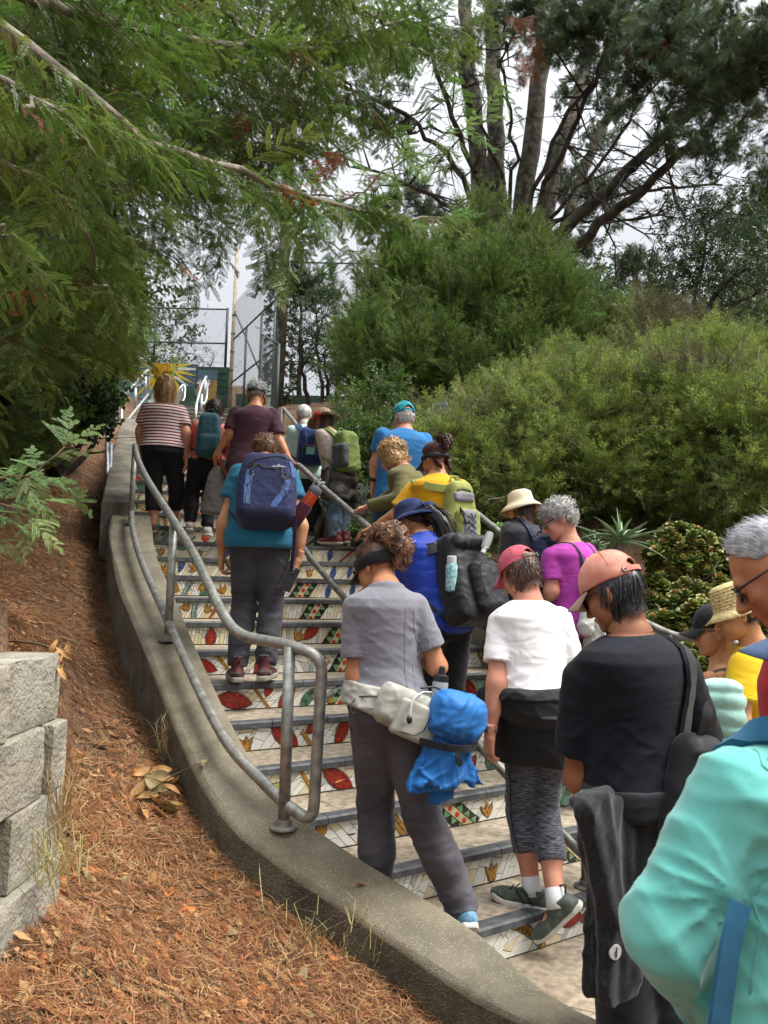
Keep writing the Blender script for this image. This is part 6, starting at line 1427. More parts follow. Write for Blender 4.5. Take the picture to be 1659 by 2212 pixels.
mb.obj('bead_bracelet',M_hard,p.root,smooth=True)
C_lime=cloth('pack_lime','#767b3a','#949a52',rough=.75);C_lg=cloth('pack_grey','#6b6a70','#85848a')
def ex9(root,T,BF,solid):
 solid('front_panel',lambda P:rbox(P,(.01,-.085,-.10),(.095,.035,.135),.05),(-.1,-.13,-.25),(.12,-.03,.05),C_lime)
 o,PF=solid('grey_pocket',lambda P:rbox(P,(.01,-.105,-.075),(.062,.028,.105),.045),(-.06,-.14,-.2),(.08,-.06,.04),C_lg)
 on_pack(T,BF,[(-.10,-.10,-.22),(-.105,-.11,-.08),(-.09,-.12,.02),(-.03,-.13,.055),(.05,-.13,.05),(.105,-.11,-.02),(.115,-.1,-.2)],.005,M_hard,root,'zipper',5,.004)
 on_pack(T,BF,[(-.09,-.1,.12),(-.06,-.1,.165),(0,-.1,.175),(.06,-.1,.155),(.08,-.1,.11)],.004,M_hard,root,'zipper',5,.003)
 P0=[(-.03,.02),(.05,-.02),(-.035,-.06),(.05,-.10),(-.03,-.14),(.045,-.15),(-.035,-.10),(.05,-.06),(-.03,-.02),(.045,.02)]
 Q,N=PF.project(np.array([(x+.01,-.16,z-.04)for x,z in P0]),.004);mb=MB();mb.tube(T(Q),.003,5);mb.obj('elastic_cord',M_hard,root,smooth=True)
 c,N=PF.project(np.array([[.02,-.16,-.215]]),.002);c2,_=BF.project(np.array([[.02,-.13,-.225]]),.012);mb=MB();mb.box(tuple(T(c2)[0]),(.06,.006,.026));mb.obj('label_tag',mat('tag_pale','#9b9c88',.7),root)
 solid('grey_yoke',lambda P:rbox(P,(0,-.05,.11),(.075,.03,.035),.02),(-.08,-.09,.07),(.08,.0,.15),C_lg)
backpack(p,'lime green hydration pack with a grey corded pocket on the woman in yellow',.25,.46,.15,.22,dict(body=C_lime,panel=C_lime,strap=C_lime,trim=M_hard),xoff=.02,taper=.4,seed=11,extra=ex9,strapw=.055)
# 10 navy hat, blue jacket, black backpack
p=Person('woman with a long black ponytail, navy sun hat and royal blue jacket',{'pel':(955,1335),'neck':(915,1158),'head':(889,1128,.08),'lsh':(872,1212,.0),'rsh':(985,1195,.05),'lel':(856,1290,.12),'lwr':(835,1310,.35),'rel':(1002,1290,.1),'rwr':(985,1330,.3),'lkn':(905,1520,.15),'lan':(868,1672,-.02),'rkn':(968,1525,.1),'ran':(950,1690,-.1)},4.35,38,1.68,'f',1.05,'warm',seed=20,base_z=.495,hp=24,hy=12,group=GRP,toe={'l':(20,0),'r':(10,0)})
C_royal=cloth('royal_blue_jacket','#142f86','#2140a4',rough=.6);p.shirt(C_royal,hem=-.08,sleeve=1.0,off=.024,drape=.8,fold=.012,ff=34);p.trousers(C_black,upto=.98,off=.026,fold=.01);p.shoes(C_black,M_rubd)
p.hair(HR['black'],n=1300,L=.12,cap=.008,seed=8,tie=(.0,-.12,-.02),sag=.1,line=UNDERCAP)
p.locks(HR['black'],0,[(0,-.10,-.01),(.01,-.145,-.02),(.03,-.17,-.09),(.055,-.15,-.18),(.09,-.12,-.29)],600,.004,.026,4,'ponytail',p.hair_o,taper=1.5)
mb=MB();mb.tube([(0,-.112,-.012),(0,-.128,-.016)],.024,12);p.headmesh('hair_tie',mb,C_dk,p.hair_o)
C_nhat=cloth('hat_navy','#101c3f','#1b2a56');hat=p.brim_hat(C_nhat,[(.02,.138),(.05,.134),(.078,.112),(.088,.07),(.092,.038),(.10,.030),(.13,.012),(.165,-.02)],wave=.012,wn=2,sq=(1.0,1.16))
for k in range(4):mb=MB();r_=[.093,.115,.135,.155][k];z_=[.036,.021,.008,-.010][k];mb.tube([(r_*math.cos(a),r_*1.16*math.sin(a)-.006,z_+.003)for a in np.linspace(0,6.28,30)],.0016,4);p.headmesh('stitching',mb,C_nhat,hat)
for q,L_ in((1,.085),(-1,.07)):mb=MB();mb.ribbon(spline([(.0,-.108,.052),(q*.03,-.135,.06),(q*L_,-.15,.045)],5),[(0,-1,.2)]*11,[.016,.02,.024,.03,.034,.036,.036,.034,.03,.026,.02],.006);p.headmesh('bow',mb,C_nhat,hat,smooth=False)
p.glasses(M_hard,M_lens,.9,'glasses')
C_bp=cloth('pack_black','#121215','#1f1f23',rough=.55,weave=300)
def ex10(root,T,BF,solid):
 solid('front_pocket',lambda P:rbox(P,(.04,-.115,-.085),(.115,.045,.155),.06),(-.09,-.18,-.25),(.17,-.05,.08),C_bp)
 solid('flap',lambda P:rbox(P,(0,-.03,.19),(.125,.10,.045),.04),(-.14,-.15,.13),(.14,.08,.25),C_bp,amp=.012)
 q=[(-.05,-.17,-.16),(-.06,-.17,-.05),(-.03,-.17,.035),(.04,-.17,.065),(.11,-.17,.03),(.14,-.17,-.05),(.145,-.17,-.16)];mb=MB();mb.tube(T(spline(q,5)),.004,6);mb.obj('zipper',C_dk,root,smooth=True)
 for x,z in((-.04,.2),(.10,.235)):mb=MB();mb.box(tuple(T(np.array([[x,.02,z]]))[0]),(.03,.012,.035));mb.obj('buckle',C_zip,root)
root,T,BF,solid=backpack(p,'big black backpack on the woman in the navy sun hat',.33,.52,.2,.20,dict(body=C_bp,panel=C_bp,strap=C_bp,trim=C_dk),xoff=.05,taper=.22,seed=13,extra=ex10,strapw=.07,fold=.009,lean=20)
M_clear=mat('clear_plastic','#b8bcbc',.12,.05,trans=.55)
def bottle(name,label,loc,rot_,prof,m,capm,capprof,parent=None):
 e=empty(name,label=label,cat='bottle');e.location=tuple(loc);e.rotation_euler=rot_
 mb=MB();mb.lathe(prof,16);mb.obj('flask',m,e,smooth=True,auto=40);mb=MB();mb.lathe(capprof,14);mb.obj('cap',capm,e,smooth=True,auto=40);return e
M_white_pl=mat('white_plastic','#b9bab8',.4);M_lab=mat('bottle_label','#3f7f86',.5,scale=60,col2='#a9c2c0')
bottle('sanitizer_bottle','small clear bottle with a white cap clipped to the black backpack',p.Wd(T(np.array([[.06,-.17,.17]]))[0]),(R(160),R(22),0),[(.01,-.05),(.022,-.045),(.026,0),(.022,.05),(.012,.058)],M_clear,M_white_pl,[(.014,.056),(.014,.085),(.010,.088)])
bottle('water_bottle','white capped bottle with a teal label standing in the side pocket of the black backpack',p.Wd(T(np.array([[-.155,-.06,.03]]))[0]),(0,0,0),[(.02,-.12),(.032,-.11),(.032,.02),(.024,.04)],M_lab,M_white_pl,[(.026,.035),(.026,.07),(.020,.074)])
# 11 grey tee, waist pack
p=Person('woman with a curly brown bun and black visor in a grey T-shirt and grey trousers',{'pel':(838,1543),'neck':(833,1268),'head':(812,1222,.10),'lsh':(770,1313,-.03),'rsh':(896,1310,.02),'lel':(769,1462,-.06),'lwr':(775,1425,.22),'rel':(945,1440,.02),'rwr':(900,1412,.25),'lhip':(810,1556),'rhip':(872,1556),'lkn':(812,1740,.12),'lan':(812,1960,.08),'rkn':(912,1762,-.02),'ran':(1004,1975,-.02)},3.3,26,1.70,'f',.95,'tan',seed=21,base_z=.165,hp=26,hy=22,group=GRP,toe={'l':(10,0),'r':(-20,-38)},hands={'l':dict(curl=.9),'r':dict(curl=.9)},headres=.0042)
C_gtee=heather('grey_tee','#67666d','#77767d',(22,22,90));p.shirt(C_gtee,hem=.07,sleeve=.37,off=.014,drape=.3,fold=.006,ff=46,flare=.004)
cz=[p.N+np.array([q*.085,-.12,-.04])*1 for q in(-1,1)]
for q,x in((1,.045),(1,.115)):seamline(p,[np.array([float(p.cx(z))+x,float(p.cy(z))-.3,z])for z in np.linspace(p.zn-.07,p.zp+.1,7)],C_gtee,'seam',.0016,iso=.0004)
C_gtr=cloth('grey_trousers','#403e44','#545259',rough=.7,scale=3);p.trousers(C_gtr,upto=1.0,off=.024,fold=.011,ff=24,flare=.012)
for sd,q in(('l',-1),('r',1)):seamline(p,[p.J[sd+'hip']+[q*.2,-.02,0],p.J[sd+'kn']+[q*.15,-.01,0],p.J[sd+'an']+[q*.12,0,.05]],C_gtr,'side_seam',.002,p.trF,10)
C_bsh=cloth('shoe_blue','#3d6a86','#7295a8',scale=30);p.shoes(C_bsh,M_rubw,L=.25)
p.hair(HR['brown'],n=1600,L=.12,cap=.010,seed=9,tie=(.02,-.11,.06),sag=.05,w=.002)
p.curls(HR['curlbrown'],[(.015,-.135,.085,.075,.06,.062),(.03,-.15,.03,.065,.05,.06),(.0,-.09,.12,.07,.06,.035),(.04,-.11,-.02,.05,.05,.05)],2600,.012,.0013,5,'curly_bun',p.hair_o)
p.visor(C_black,C_dk,z=.012,bw=.055,brimL=.07)
p.glasses(M_hard,M_lens,.95)
p11=p
wp=p.root_for('waist_pack','pale grey waist pack with cord toggles on the woman in the grey T-shirt','waist pack')
C_wp=cloth('waist_pack_grey','#8d8c82','#a5a399',rough=.7)
F=p.F.copy();F.D=np.minimum(p.shF.D,p.trF.D)-f32(.020);zt_,zb_=p.zp+.115,p.zp-.035
tilt=lambda P:(P[...,0]-f32(p.P0[0]))*.18
F.cut(lambda P:(P[...,2]+tilt(P))-f32(zt_),.01);F.cut(lambda P:f32(zb_)+np.clip(-(P[...,0]-f32(p.P0[0]))*.25,0,.1).astype(f32)-(P[...,2]+tilt(P)),.01)
F.displace(lambda P:-.008*(folds(P,36,4,[(.2,0,1)])-.35));V,Q=F.mesh();link('hip_belt',npmesh('hip_belt',V,Q,True),C_wp,wp)
bx=np.array([p.P0[0]+.015,p.P0[1]-.175,p.zp+.035])
def blob(nm,c,h,r,m,parent,amp=.008,ff=36,seed=1,Mx=None,res=.007,dirs=[(.2,.2,1),(1,0,.4),(-.6,.3,.8)],fn=None):
 h=np.asarray(h,float);G=Field(-h-.04,h+.04,res);P=G.pts(tuple(slice(0,n)for n in G.n));G.D=(fn(P)if fn else rbox(P,(0,0,0),h,r)).astype(f32);G.displace(lambda Q:-amp*(folds(Q,ff,seed,dirs)-.35));V,Q=G.mesh()
 if Mx is not None:V=V@np.array(Mx).T
 return link(nm,npmesh(nm,V+np.asarray(c),Q,True),m,parent)
Mr=Matrix.Rotation(R(22),3,'Y')
blob('main_pocket',bx,(.155,.065,.085),.045,C_wp,wp,.009,34,3,Mr);blob('front_flap',bx+[.01,-.055,-.035],(.12,.025,.075),.02,C_wp,wp,.004,30,5,Mr)
mb=MB();mb.tube([bx+np.array(q)for q in((.015,-.085,-.06),(.045,-.088,.0),(.06,-.088,-.05),(.085,-.086,.02),(.095,-.084,-.02),(.12,-.078,.05))],.0022,5);mb.obj('reflective_print',C_strapd,wp,smooth=True)
mb=MB();mb.tube([bx+np.array(q)for q in((-.11,-.075,-.05),(-.03,-.086,-.075),(.015,-.085,-.06))],.002,5);mb.obj('reflective_print',C_strapd,wp,smooth=True)
mb=MB();mb.tube(spline([bx+np.array(q)for q in((.06,-.06,.085),(.0,-.09,.09),(-.05,-.105,.06),(-.065,-.11,.0),(-.06,-.108,-.005),(-.045,-.1,.055),(.0,-.08,.08))],5),.0035,6);mb.obj('elastic_cord',mat('cord_white','#b5b4ae',.6),wp,smooth=True)
mb=MB();mb.lathe([(.006,0),(.011,.006),(.011,.022),(.006,.03)],10,bx+np.array([-.065,-.112,-.022]));mb.obj('toggle',M_hard,wp,smooth=True)
mb=MB();mb.tube(spline([bx+np.array(q)for q in((.02,-.045,.10),(.07,-.05,.105),(.12,-.03,.09))],5),.004,6);mb.obj('zipper',M_hard,wp,smooth=True)
mb=MB();mb.tube(spline([p.P0+np.array(q)for q in((-.19,-.06,.09),(-.14,-.14,.10),(-.05,-.165,.10))],5),.004,6);mb.obj('zipper',C_zip,wp,smooth=True)
mb=MB();mb.tube(spline([p.P0+np.array(q)for q in((-.19,-.08,.085),(-.215,-.09,.06),(-.21,-.10,.03),(-.19,-.1,.04))],5),.003,6);mb.obj('zip_loop',M_hard,wp,smooth=True)
jk=p.root_for('rolled_jacket','bright blue jacket rolled and strapped under the pale waist pack','jacket');C_bj=cloth('jacket_blue','#134f8c','#1f68ab',rough=.6,weave=200,wr=.8,wsc=18)
blob('roll',bx+[.165,-.09,-.015],(.125,.085,.105),.08,C_bj,jk,.016,34,8,Matrix.Rotation(R(16),3,'Y'),res=.0055,dirs=[(1,0,.1),(.9,.3,.2)])
def skirtfn(seed,w,h):
 def fn(P):t=np.clip((P[...,2]+h)/(2*h),0,1);ww=w*(1-.45*t);return smax((np.sqrt((P[...,0]/ww)**2+(P[...,1]/(ww*.55))**2)-1)*ww*.55,np.abs(P[...,2])-h+.012*np.sin(P[...,0]*40),.01)
 return fn
blob('hanging_part',bx+[.125,-.075,-.185],(.16,.10,.10),.04,C_bj,jk,.026,34,12,None,.0055,fn=skirtfn(1,.15,.09),dirs=[(1,.2,.15),(.9,-.3,.1),(.8,.4,.2)])
blob('hanging_sleeve',bx+[.04,-.06,-.215],(.08,.07,.10),.04,C_bj,jk,.018,30,15,Matrix.Rotation(R(14),3,'Y'),fn=skirtfn(2,.075,.09),dirs=[(1,.2,.15)]);blob('hanging_sleeve',bx+[.115,-.05,-.275],(.07,.06,.085),.04,C_bj,jk,.016,30,19,None,fn=skirtfn(2,.06,.075),dirs=[(1,.2,.15)])
mb=MB();mb.ribbon(spline([bx+np.array(q)for q in((-.0,-.08,-.10),(.08,-.155,-.115),(.17,-.165,-.125),(.25,-.11,-.115))],5),[(0,-1,0)]*16,.03,.004);mb.obj('strap',C_strapd,jk)
mb=MB();mb.ribbon([bx+np.array(q)for q in((.125,-.165,-.12),(.12,-.172,-.155),(.135,-.17,-.185))],[(0,-1,0)]*3,.022,.004);mb.obj('strap',C_strapd,jk)
bottle('water_bottle','small clear bottle with a black lid in the waist pack beside the blue jacket',p.Wd(bx+[.155,.03,.10]),(0,R(6),0),[(.028,-.09),(.034,-.08),(.034,.01),(.028,.02)],M_clear,M_hard,[(.032,.015),(.032,.04),(.014,.045),(.012,.075),(.006,.078)])
# 12 cream hat
p=Person('woman in a cream bucket hat and a charcoal top',{'pel':(1138,1285),'neck':(1126,1128),'head':(1125,1096,.03),'lsh':(1100,1145,-.06),'lel':(1096,1215,-.05),'lwr':(1085,1268,.1),'rel':(1160,1215,.15),'rwr':(1140,1250,.3)},5.25,42,1.6,'f',1.02,'fair',seed=22,base_z=.825,hp=12,group=GRP)
p.shirt(heather('charcoal_top','#24252b','#3b3c44',(8,8,30)),hem=-.05,sleeve=1.0,off=.016,fold=.007);p.trousers(C_dk,upto=.97);p.shoes(C_black,M_rubd)
p.hair(HR['brown'],n=900,L=.13,cap=.006,seed=3,sag=.8,line=UNDERCAP)
M_crm=mat('hat_cream','#bdae92',.9,scale=90,col2='#cfc1a6',bump=.3,bscale=200);p.brim_hat(M_crm,[(.02,.125),(.055,.122),(.078,.105),(.085,.06),(.090,.034),(.098,.026),(.125,.002),(.150,-.026)],wave=.008,sq=(1,1.15))
C_nv=cloth('pack_midnight','#10172c','#1a2340',rough=.65)
def ex12(root,T,BF,solid):
 solid('flap',lambda P:rbox(P,(0,-.05,.14),(.10,.085,.05),.04),(-.11,-.15,.08),(.11,.05,.2),C_nv)
 mb=MB();c=T(np.array([[-.06,-.12,.08]]))[0];mb.lathe([(.014,0),(.014,.005),(.008,.006)],12,c,Matrix.Rotation(R(90),3,'X'));mb.obj('charm',mat('charm_gold','#a38548',.3,metal=.8),root)
backpack(p,'plain dark navy flap backpack on the woman in the cream bucket hat',.30,.36,.16,.22,dict(body=C_nv,panel=C_nv,strap=C_nv,trim=C_zip),xoff=.03,taper=.35,seed=15,extra=ex12,strapw=.035,fold=.01)
# 13 fuchsia top
p=Person('woman with short grey curls in a fuchsia T-shirt, looking down to the left',{'pel':(1254,1358),'neck':(1230,1172),'head':(1206,1122,.0),'lsh':(1193,1205,-.08),'lel':(1192,1276,-.1),'lwr':(1186,1300,.15),'rel':(1285,1290,.15),'rwr':(1260,1310,.35)},4.55,38,1.66,'f',1.08,'pink',seed=23,base_z=.495,hp=26,hy=42,group=GRP,headres=.0045)
p.shirt(cloth('fuchsia_tee','#8f2c84','#a8409a',scale=4),hem=-.05,sleeve=.3,off=.016,fold=.007);p.trousers(C_dk,upto=.97);p.shoes(C_black,M_rubd)
p.hair(HR['grey'],n=1200,L=.06,cap=.012,curl=.8,seed=10,vol=.02,w=.0026);p.curls(HR['grey'],[(0,-.02,.045,.094,.112,.092),(0,-.07,-.02,.075,.05,.06)],1500,.015,.0017,5,parent=p.hair_o)
for q in(-1,1):p.strap('bag_strap',[p.N+np.array([q*.05,-.20,-.28]),p.N+np.array([q*.065,-.12,-.08]),p.N+np.array([q*.075,0,.0]),p.N+np.array([q*.08,.1,-.12])],.022,C_strapd,p.root,None,.003,.004)
p.glasses(M_hard,M_clear,.9,'glasses')
C_wj=cloth('jacket_white','#a9a8a1','#c4c3bc',rough=.7)
wj=p.root_for('white_jacket','crumpled white jacket slung over the back of the woman in fuchsia','jacket')
zj=p.zn-.17;
blob('jacket_body',(float(p.cx(zj))+.05,float(p.cy(zj))-.17,zj-.22),(.14,.07,.30),.06,C_wj,wj,.022,24,4,None,.009,[(1,.2,.1),(.9,0,.3),(.5,.2,.8)])
blob('jacket_sleeve',(float(p.cx(zj))+.16,float(p.cy(zj))-.19,zj-.34),(.06,.055,.24),.05,C_wj,wj,.018,30,7,Matrix.Rotation(R(-6),3,'Y'),.009,[(.2,.2,1),(.4,0,.9)]);blob('jacket_sleeve',(float(p.cx(zj))-.08,float(p.cy(zj))-.17,zj-.18),(.05,.05,.20),.05,C_wj,wj,.018,30,9,Matrix.Rotation(R(10),3,'Y'),.009,[(.2,.2,1)])
# 14 pink cap, white tee, leggings
p=Person('woman in a faded pink cap, white T-shirt and heathered grey leggings',{'pel':(1157,1520),'neck':(1140,1297),'head':(1124,1240,.04),'lsh':(1083,1347,-.03),'rsh':(1207,1340,.03),'lel':(1073,1472,-.10),'lwr':(1058,1588,-.12),'rel':(1238,1460,.05),'rwr':(1225,1560,.15),'lhip':(1132,1535),'rhip':(1185,1535),'lkn':(1124,1752,.10),'lan':(1150,1925,.02),'rkn':(1176,1750,.06),'ran':(1202,1955,-.14)},3.62,30,1.66,'f',1.1,'pink',seed=24,base_z=.165,hp=30,hy=8,group=GRP,toe={'l':(42,4),'r':(42,-46)},hands={'l':dict(curl=.55,dirv=(.12,.25,-1)),'r':dict(curl=.6)},headres=.0045)
C_wt=cloth('white_tee','#e6e5e3','#efeeec',scale=4);p.shirt(C_wt,hem=.03,sleeve=.36,off=.016,drape=.75,fold=.007,ff=36)
C_leg=heather('heather_leggings','#15161b','#6b6e78',(5,5,85),(.42,.64));p.trousers(C_leg,upto=.80,off=.006,fold=.0025,ff=60,flare=.003,waist=.04)
for sd,q in(('l',-1),('r',1)):seamline(p,[p.J[sd+'hip']+[q*.2,-.04,0],p.J[sd+'kn']+[q*.15,-.03,0],p.J[sd+'an']+[q*.12,-.03,.12]],C_black,'side_seam',.0025,p.trF,10)
C_bj2=cloth('jacket_black','#0e0f10','#1a1b1c',rough=.7)
def waistwrap(F):F.D=smin(F.D,np.where(True,F.D,F.D),.01)
p.shell(p.trF,.022,C_bj2,'tied_jacket',lo=p.zp-.265,hi=p.zp+.085,fold=.007,ff=22,seed=4,dirs=[(.3,.1,1),(.2,0,1)],flare=lambda P:.030*np.clip((p.zp+.0-P[:,2])/.2,0,1)+.05*np.exp(-(np.abs(P[:,0]-p.P0[0])/.10)**2)*(P[:,2]<p.zp-.03),extra=lambda F:F.add(lambda P:smax(p.torso(P,.03,.6),P[...,2]-f32(p.zp+.08),.01),*p.tbox(),.02))
p.shell(p.lastF,.010,C_bj2,'tied_sleeves',lo=p.zp+.035,hi=p.zp+.10,fold=.008,ff=40,seed=9,dirs=[(.1,.1,1)])
C_gsh=cloth('shoe_sage','#3b423b','#566056',scale=26,rough=.75);C_lace=cloth('lace_dark','#22251f');C_over=cloth('shoe_overlay','#2d332d')
p.shoes(C_gsh,M_rubw,L=.275,detail=[('lace',C_lace,[(-.02,.06,.09),(.02,.075,.082),(-.02,.09,.076),(.02,.10,.070)],.003),('overlay',C_over,[(.045,-.01,.03),(.042,.02,.07),(.03,.045,.085)],.006),('overlay',C_over,[(.047,.03,.03),(.044,.05,.06),(.03,.07,.078)],.006),('heel_loop',C_lace,[(-.01,-.068,.085),(0,-.092,.11),(.01,-.066,.12)],.005)])
for sd in 'lr':
 a=p.J[sd+'an'];d=p.J[sd+'kn']-a;d/=np.linalg.norm(d);mb=MB();mb.tube([a-d*.02,a+d*.02,a+d*.065,a+d*.07],[.046,.044,.043,.038],14);mb.obj('sock',M_sock,p.root,smooth=True)
p.hair(HR['brown'],n=1900,L=.105,cap=.013,curl=.3,seed=11,vol=.018,w=.0024,spread=.8,line=UNDERCAP)
C_pink=cloth('cap_pink','#a03e4c','#bb5a68',scale=14,rough=.75,fac=(.3,.7));p.cap_hat(C_pink,low=.004,mb_=mat('strap_leather','#47271a',.5),brim_m=C_pink)
w=p.J['lwr'];fo=p.J['lwr']-p.J['lel'];fo/=np.linalg.norm(fo)
M_wband=mat('watch_band','#5a6a78',.6,scale=90,col2='#a8646a',fac=(.45,.55));mb=MB();mb.tube([w-fo*.045,w-fo*.018],.0315,18);mb.obj('watch_band',M_wband,p.root,smooth=True);mb=MB();mb.box(tuple(w-fo*.032+np.array([-.033,.0,0])),(.012,.034,.034));mb.obj('watch_case',M_hard,p.root)
wv,M=p.hand_frames['l'];mb=MB();c=wv+M[2]*.098+M[0]*-.008;mb.tube([c+(M[0]*math.cos(a)+M[1]*math.sin(a))*.0115 for a in np.linspace(0,6.28,14)],.002,5);mb.obj('ring',mat('silver','#b8b9bc',.25,metal=.9),p.root,smooth=True)
hb=p.root_for('hip_bag','small black bag peeking out at the left hip of the woman in the white T-shirt','bag');blob('bag_body',p.P0+np.array([-.20,.09,-.03]),(.05,.07,.10),.04,C_bp,hb,.008)
# 15 coral cap, navy tee, sling
p=Person('man in a faded coral cap and a dark navy T-shirt with a black sling bag',{'pel':(1372,1722),'neck':(1360,1370),'head':(1324,1280,.03),'lsh':(1262,1470,-.05),'rsh':(1466,1450,.06),'lel':(1252,1680,.02),'lwr':(1302,1745,.2),'rel':(1520,1650,.12),'rwr':(1490,1720,.35),'lhip':(1330,1742,-.02),'rhip':(1425,1742,.02),'lkn':(1345,2070,.1),'lan':(1350,2420,.05),'rkn':(1440,2070,.12),'ran':(1450,2430,.1)},2.55,33,1.74,'m',1.06,'olive',seed=25,base_z=0,hp=26,hy=14,group=GRP,headres=.0042,res=.0075)
C_nt=cloth('navy_tee','#090b12','#10131d',scale=4,sheen=.03);p.shirt(C_nt,hem=-.05,sleeve=.40,off=.018,drape=.75,fold=.006,ff=26,sl_flare=.02)
mb=MB();ndir=p.h2l((0,-.02,-.06))-p.N;ndir/=np.linalg.norm(ndir);u=np.cross(ndir,[1.,0,0]);u/=np.linalg.norm(u);v=np.cross(ndir,u)
P,N=p.shF.project(np.array([p.N+ndir*-.012+(u*math.cos(a)+v*math.sin(a))*.070 for a in np.linspace(0,6.28,24)]),.005);mb.tube(P,.008,6);mb.obj('collar_rib',C_nt,p.root,smooth=True)
p.trousers(C_dk,upto=1.0,off=.03,fold=.012,ff=20)
p.hair(HR['saltblack'],n=2600,L=.095,cap=.011,seed=12,vol=.012,w=.0020,spread=.55,sag=.6,line=UNDERCAP)
C_cor=cloth('cap_coral','#a8604e','#cf9a88',scale=10,rough=.8,fac=(.3,.75));cap=p.cap_hat(C_cor,low=-.002,mb_=C_cor,brim_m=cloth('brim_pale','#8d7466','#a58e80'))
mb=MB();c=p.l2h
cc=HEADC+np.array([-.052,-.082,.010]);dn=np.array([-.55,-.83,0]);dn/=np.linalg.norm(dn);up_=np.array([0,0,1.0]);sx_=np.cross(up_,dn)
def disc(r,off,n=18):return[cc+dn*off+(sx_*math.cos(a)+up_*math.sin(a))*r for a in np.linspace(0,2*math.pi,n,endpoint=False)]
for r0,o0,mm,nm in((.0105,.0075,M_hard,'emblem_ring'),(.0088,.0085,mat('emblem_pale','#b5ada2',.5),'emblem')):
 mb=MB();a_,b_=disc(r0,0),disc(r0,o0);mb.add(a_+b_,[tuple(range(18,36))]+[(i,(i+1)%18,18+(i+1)%18,18+i)for i in range(18)]);p.headmesh(nm,mb,mm,cap,smooth=False)
mb=MB();mb.tube([cc+dn*.0095+sx_*x+up_*z for x,z in((-.0045,.002),(-.002,-.004),(.002,-.004),(.0045,.002),(0,.001),(-.0045,.002))],.0011,5);p.headmesh('emblem_mark',mb,M_hard,cap)
p.glasses(M_hard,M_lens,1.0)
p15=p
sb=p.root_for('sling_bag','black sling bag with a padded strap over the right shoulder of the man in navy','bag');C_sl=cloth('sling_black','#101113','#1b1c1f',rough=.6,weave=300)
sh=p.J['rsh'];bz=p.zp+.06
bagc=np.array([float(p.cx(bz))+.045,float(p.cy(bz))-.19,bz])
p.strap('shoulder_strap',[bagc+[.03,.03,.14],np.array([p.N[0]+.135,sh[1]-.17,sh[2]-.06]),np.array([p.N[0]+.115,sh[1]-.10,sh[2]+.03]),np.array([p.N[0]+.11,sh[1]+.02,sh[2]+.06]),np.array([p.N[0]+.10,sh[1]+.12,sh[2]-.03])],.075,C_sl,sb,None,.008,.012,7)
def slingfn(P):t=np.clip((P[...,2]+.17)/.34,0,1);k=(1-.42*t**1.6).astype(f32);q=P.copy();q[...,0]/=k;return rbox(q,(0,0,0),(.125,.06,.17),.055)
Ms=Matrix.Rotation(R(10),3,'Y');blob('bag_body',bagc,(.125,.06,.17),.05,C_sl,sb,.007,30,5,Ms,fn=slingfn)
def front(P):t=np.clip((P[...,2]+.13)/.24,0,1);k=(1-.35*t**1.6).astype(f32);q=P.copy();q[...,0]/=k;return rbox(q,(0,0,0),(.10,.03,.12),.028)
blob('front_pocket',bagc+[.0,-.055,-.03],(.10,.03,.12),.03,C_sl,sb,.004,30,8,Ms,fn=front)
mb=MB();mb.tube(spline([bagc+np.array(q)for q in((-.115,-.072,-.15),(-.10,-.078,-.05),(-.065,-.075,.07),(-.01,-.07,.115),(.06,-.07,.10),(.10,-.07,.0))],6),.0055,6);mb.obj('zipper',M_hard,sb,smooth=True)
mb=MB();mb.ribbon(spline([bagc+np.array(q)for q in((.01,-.01,.16),(.005,-.035,.22),(.035,-.03,.255),(.065,-.02,.22),(.065,.0,.15))],6),[(-.2,-1,.2)]*25,.032,.005);mb.obj('grab_handle',C_sl,sb)
blob('port_patch',bagc+[-.075,-.075,-.06],(.022,.010,.036),.01,M_hard,sb,0,res=.004,Mx=Matrix.Rotation(R(12),3,'Y'))
mb=MB();mb.tube(spline([bagc+np.array(q)for q in((-.12,-.05,-.12),(-.15,-.08,-.16),(-.14,-.09,-.20),(-.115,-.085,-.205),(-.11,-.07,-.16))],5),.003,5);mb.obj('elastic_cord',M_hard,sb,smooth=True);mb=MB();mb.lathe([(.005,0),(.010,.006),(.009,.018),(.005,.022)],10,bagc+np.array([-.12,-.088,-.222]));mb.obj('toggle',M_hard,sb,smooth=True)
C_hj=heather('jacket_charcoal','#16171a','#26282c',(20,20,20));dj=p.root_for('hanging_jacket','dark charcoal jacket draped down from the left arm of the man in navy','jacket')
top3=p.L(at(1325,1715,2.42));bot3=p.L(at(1335,2160,2.40));mid=(top3+bot3)/2;hh=abs(top3[2]-bot3[2])/2
def drape_(w0,w1,d0,h,nf=3.0,am=.16,ph=0.0):
 def fn(P):
  t=np.clip((P[...,2]+h)/(2*h),0,1);w=(w1+(w0-w1)*t).astype(f32);a=np.arctan2(P[...,1]/d0,P[...,0]/w);rr=1+am*np.sin(nf*a+ph+1.2*t)*(1-.3*t)+.4*am*np.sin(2.3*nf*a+2*ph)
  return smax((np.sqrt((P[...,0]/w)**2+(P[...,1]/d0)**2)/rr-1).astype(f32)*d0,(np.abs(P[...,2])-h).astype(f32),.03).astype(f32)
 return fn
DR=[(1,.25,.12),(.9,-.35,.08),(1,.1,.2)]
def rotp(P,o,a):q=P-np.asarray(o,f32);c,n=math.cos(a),math.sin(a);return np.stack([q[...,0]*c-q[...,2]*n,q[...,1],q[...,0]*n+q[...,2]*c],-1)
_jb,_js,_jf=drape_(.115,.100,.060,hh,5,.13,.6),drape_(.080,.058,.050,hh*.68,3,.13,2),drape_(.085,.060,.050,hh*.75,4,.14,1)
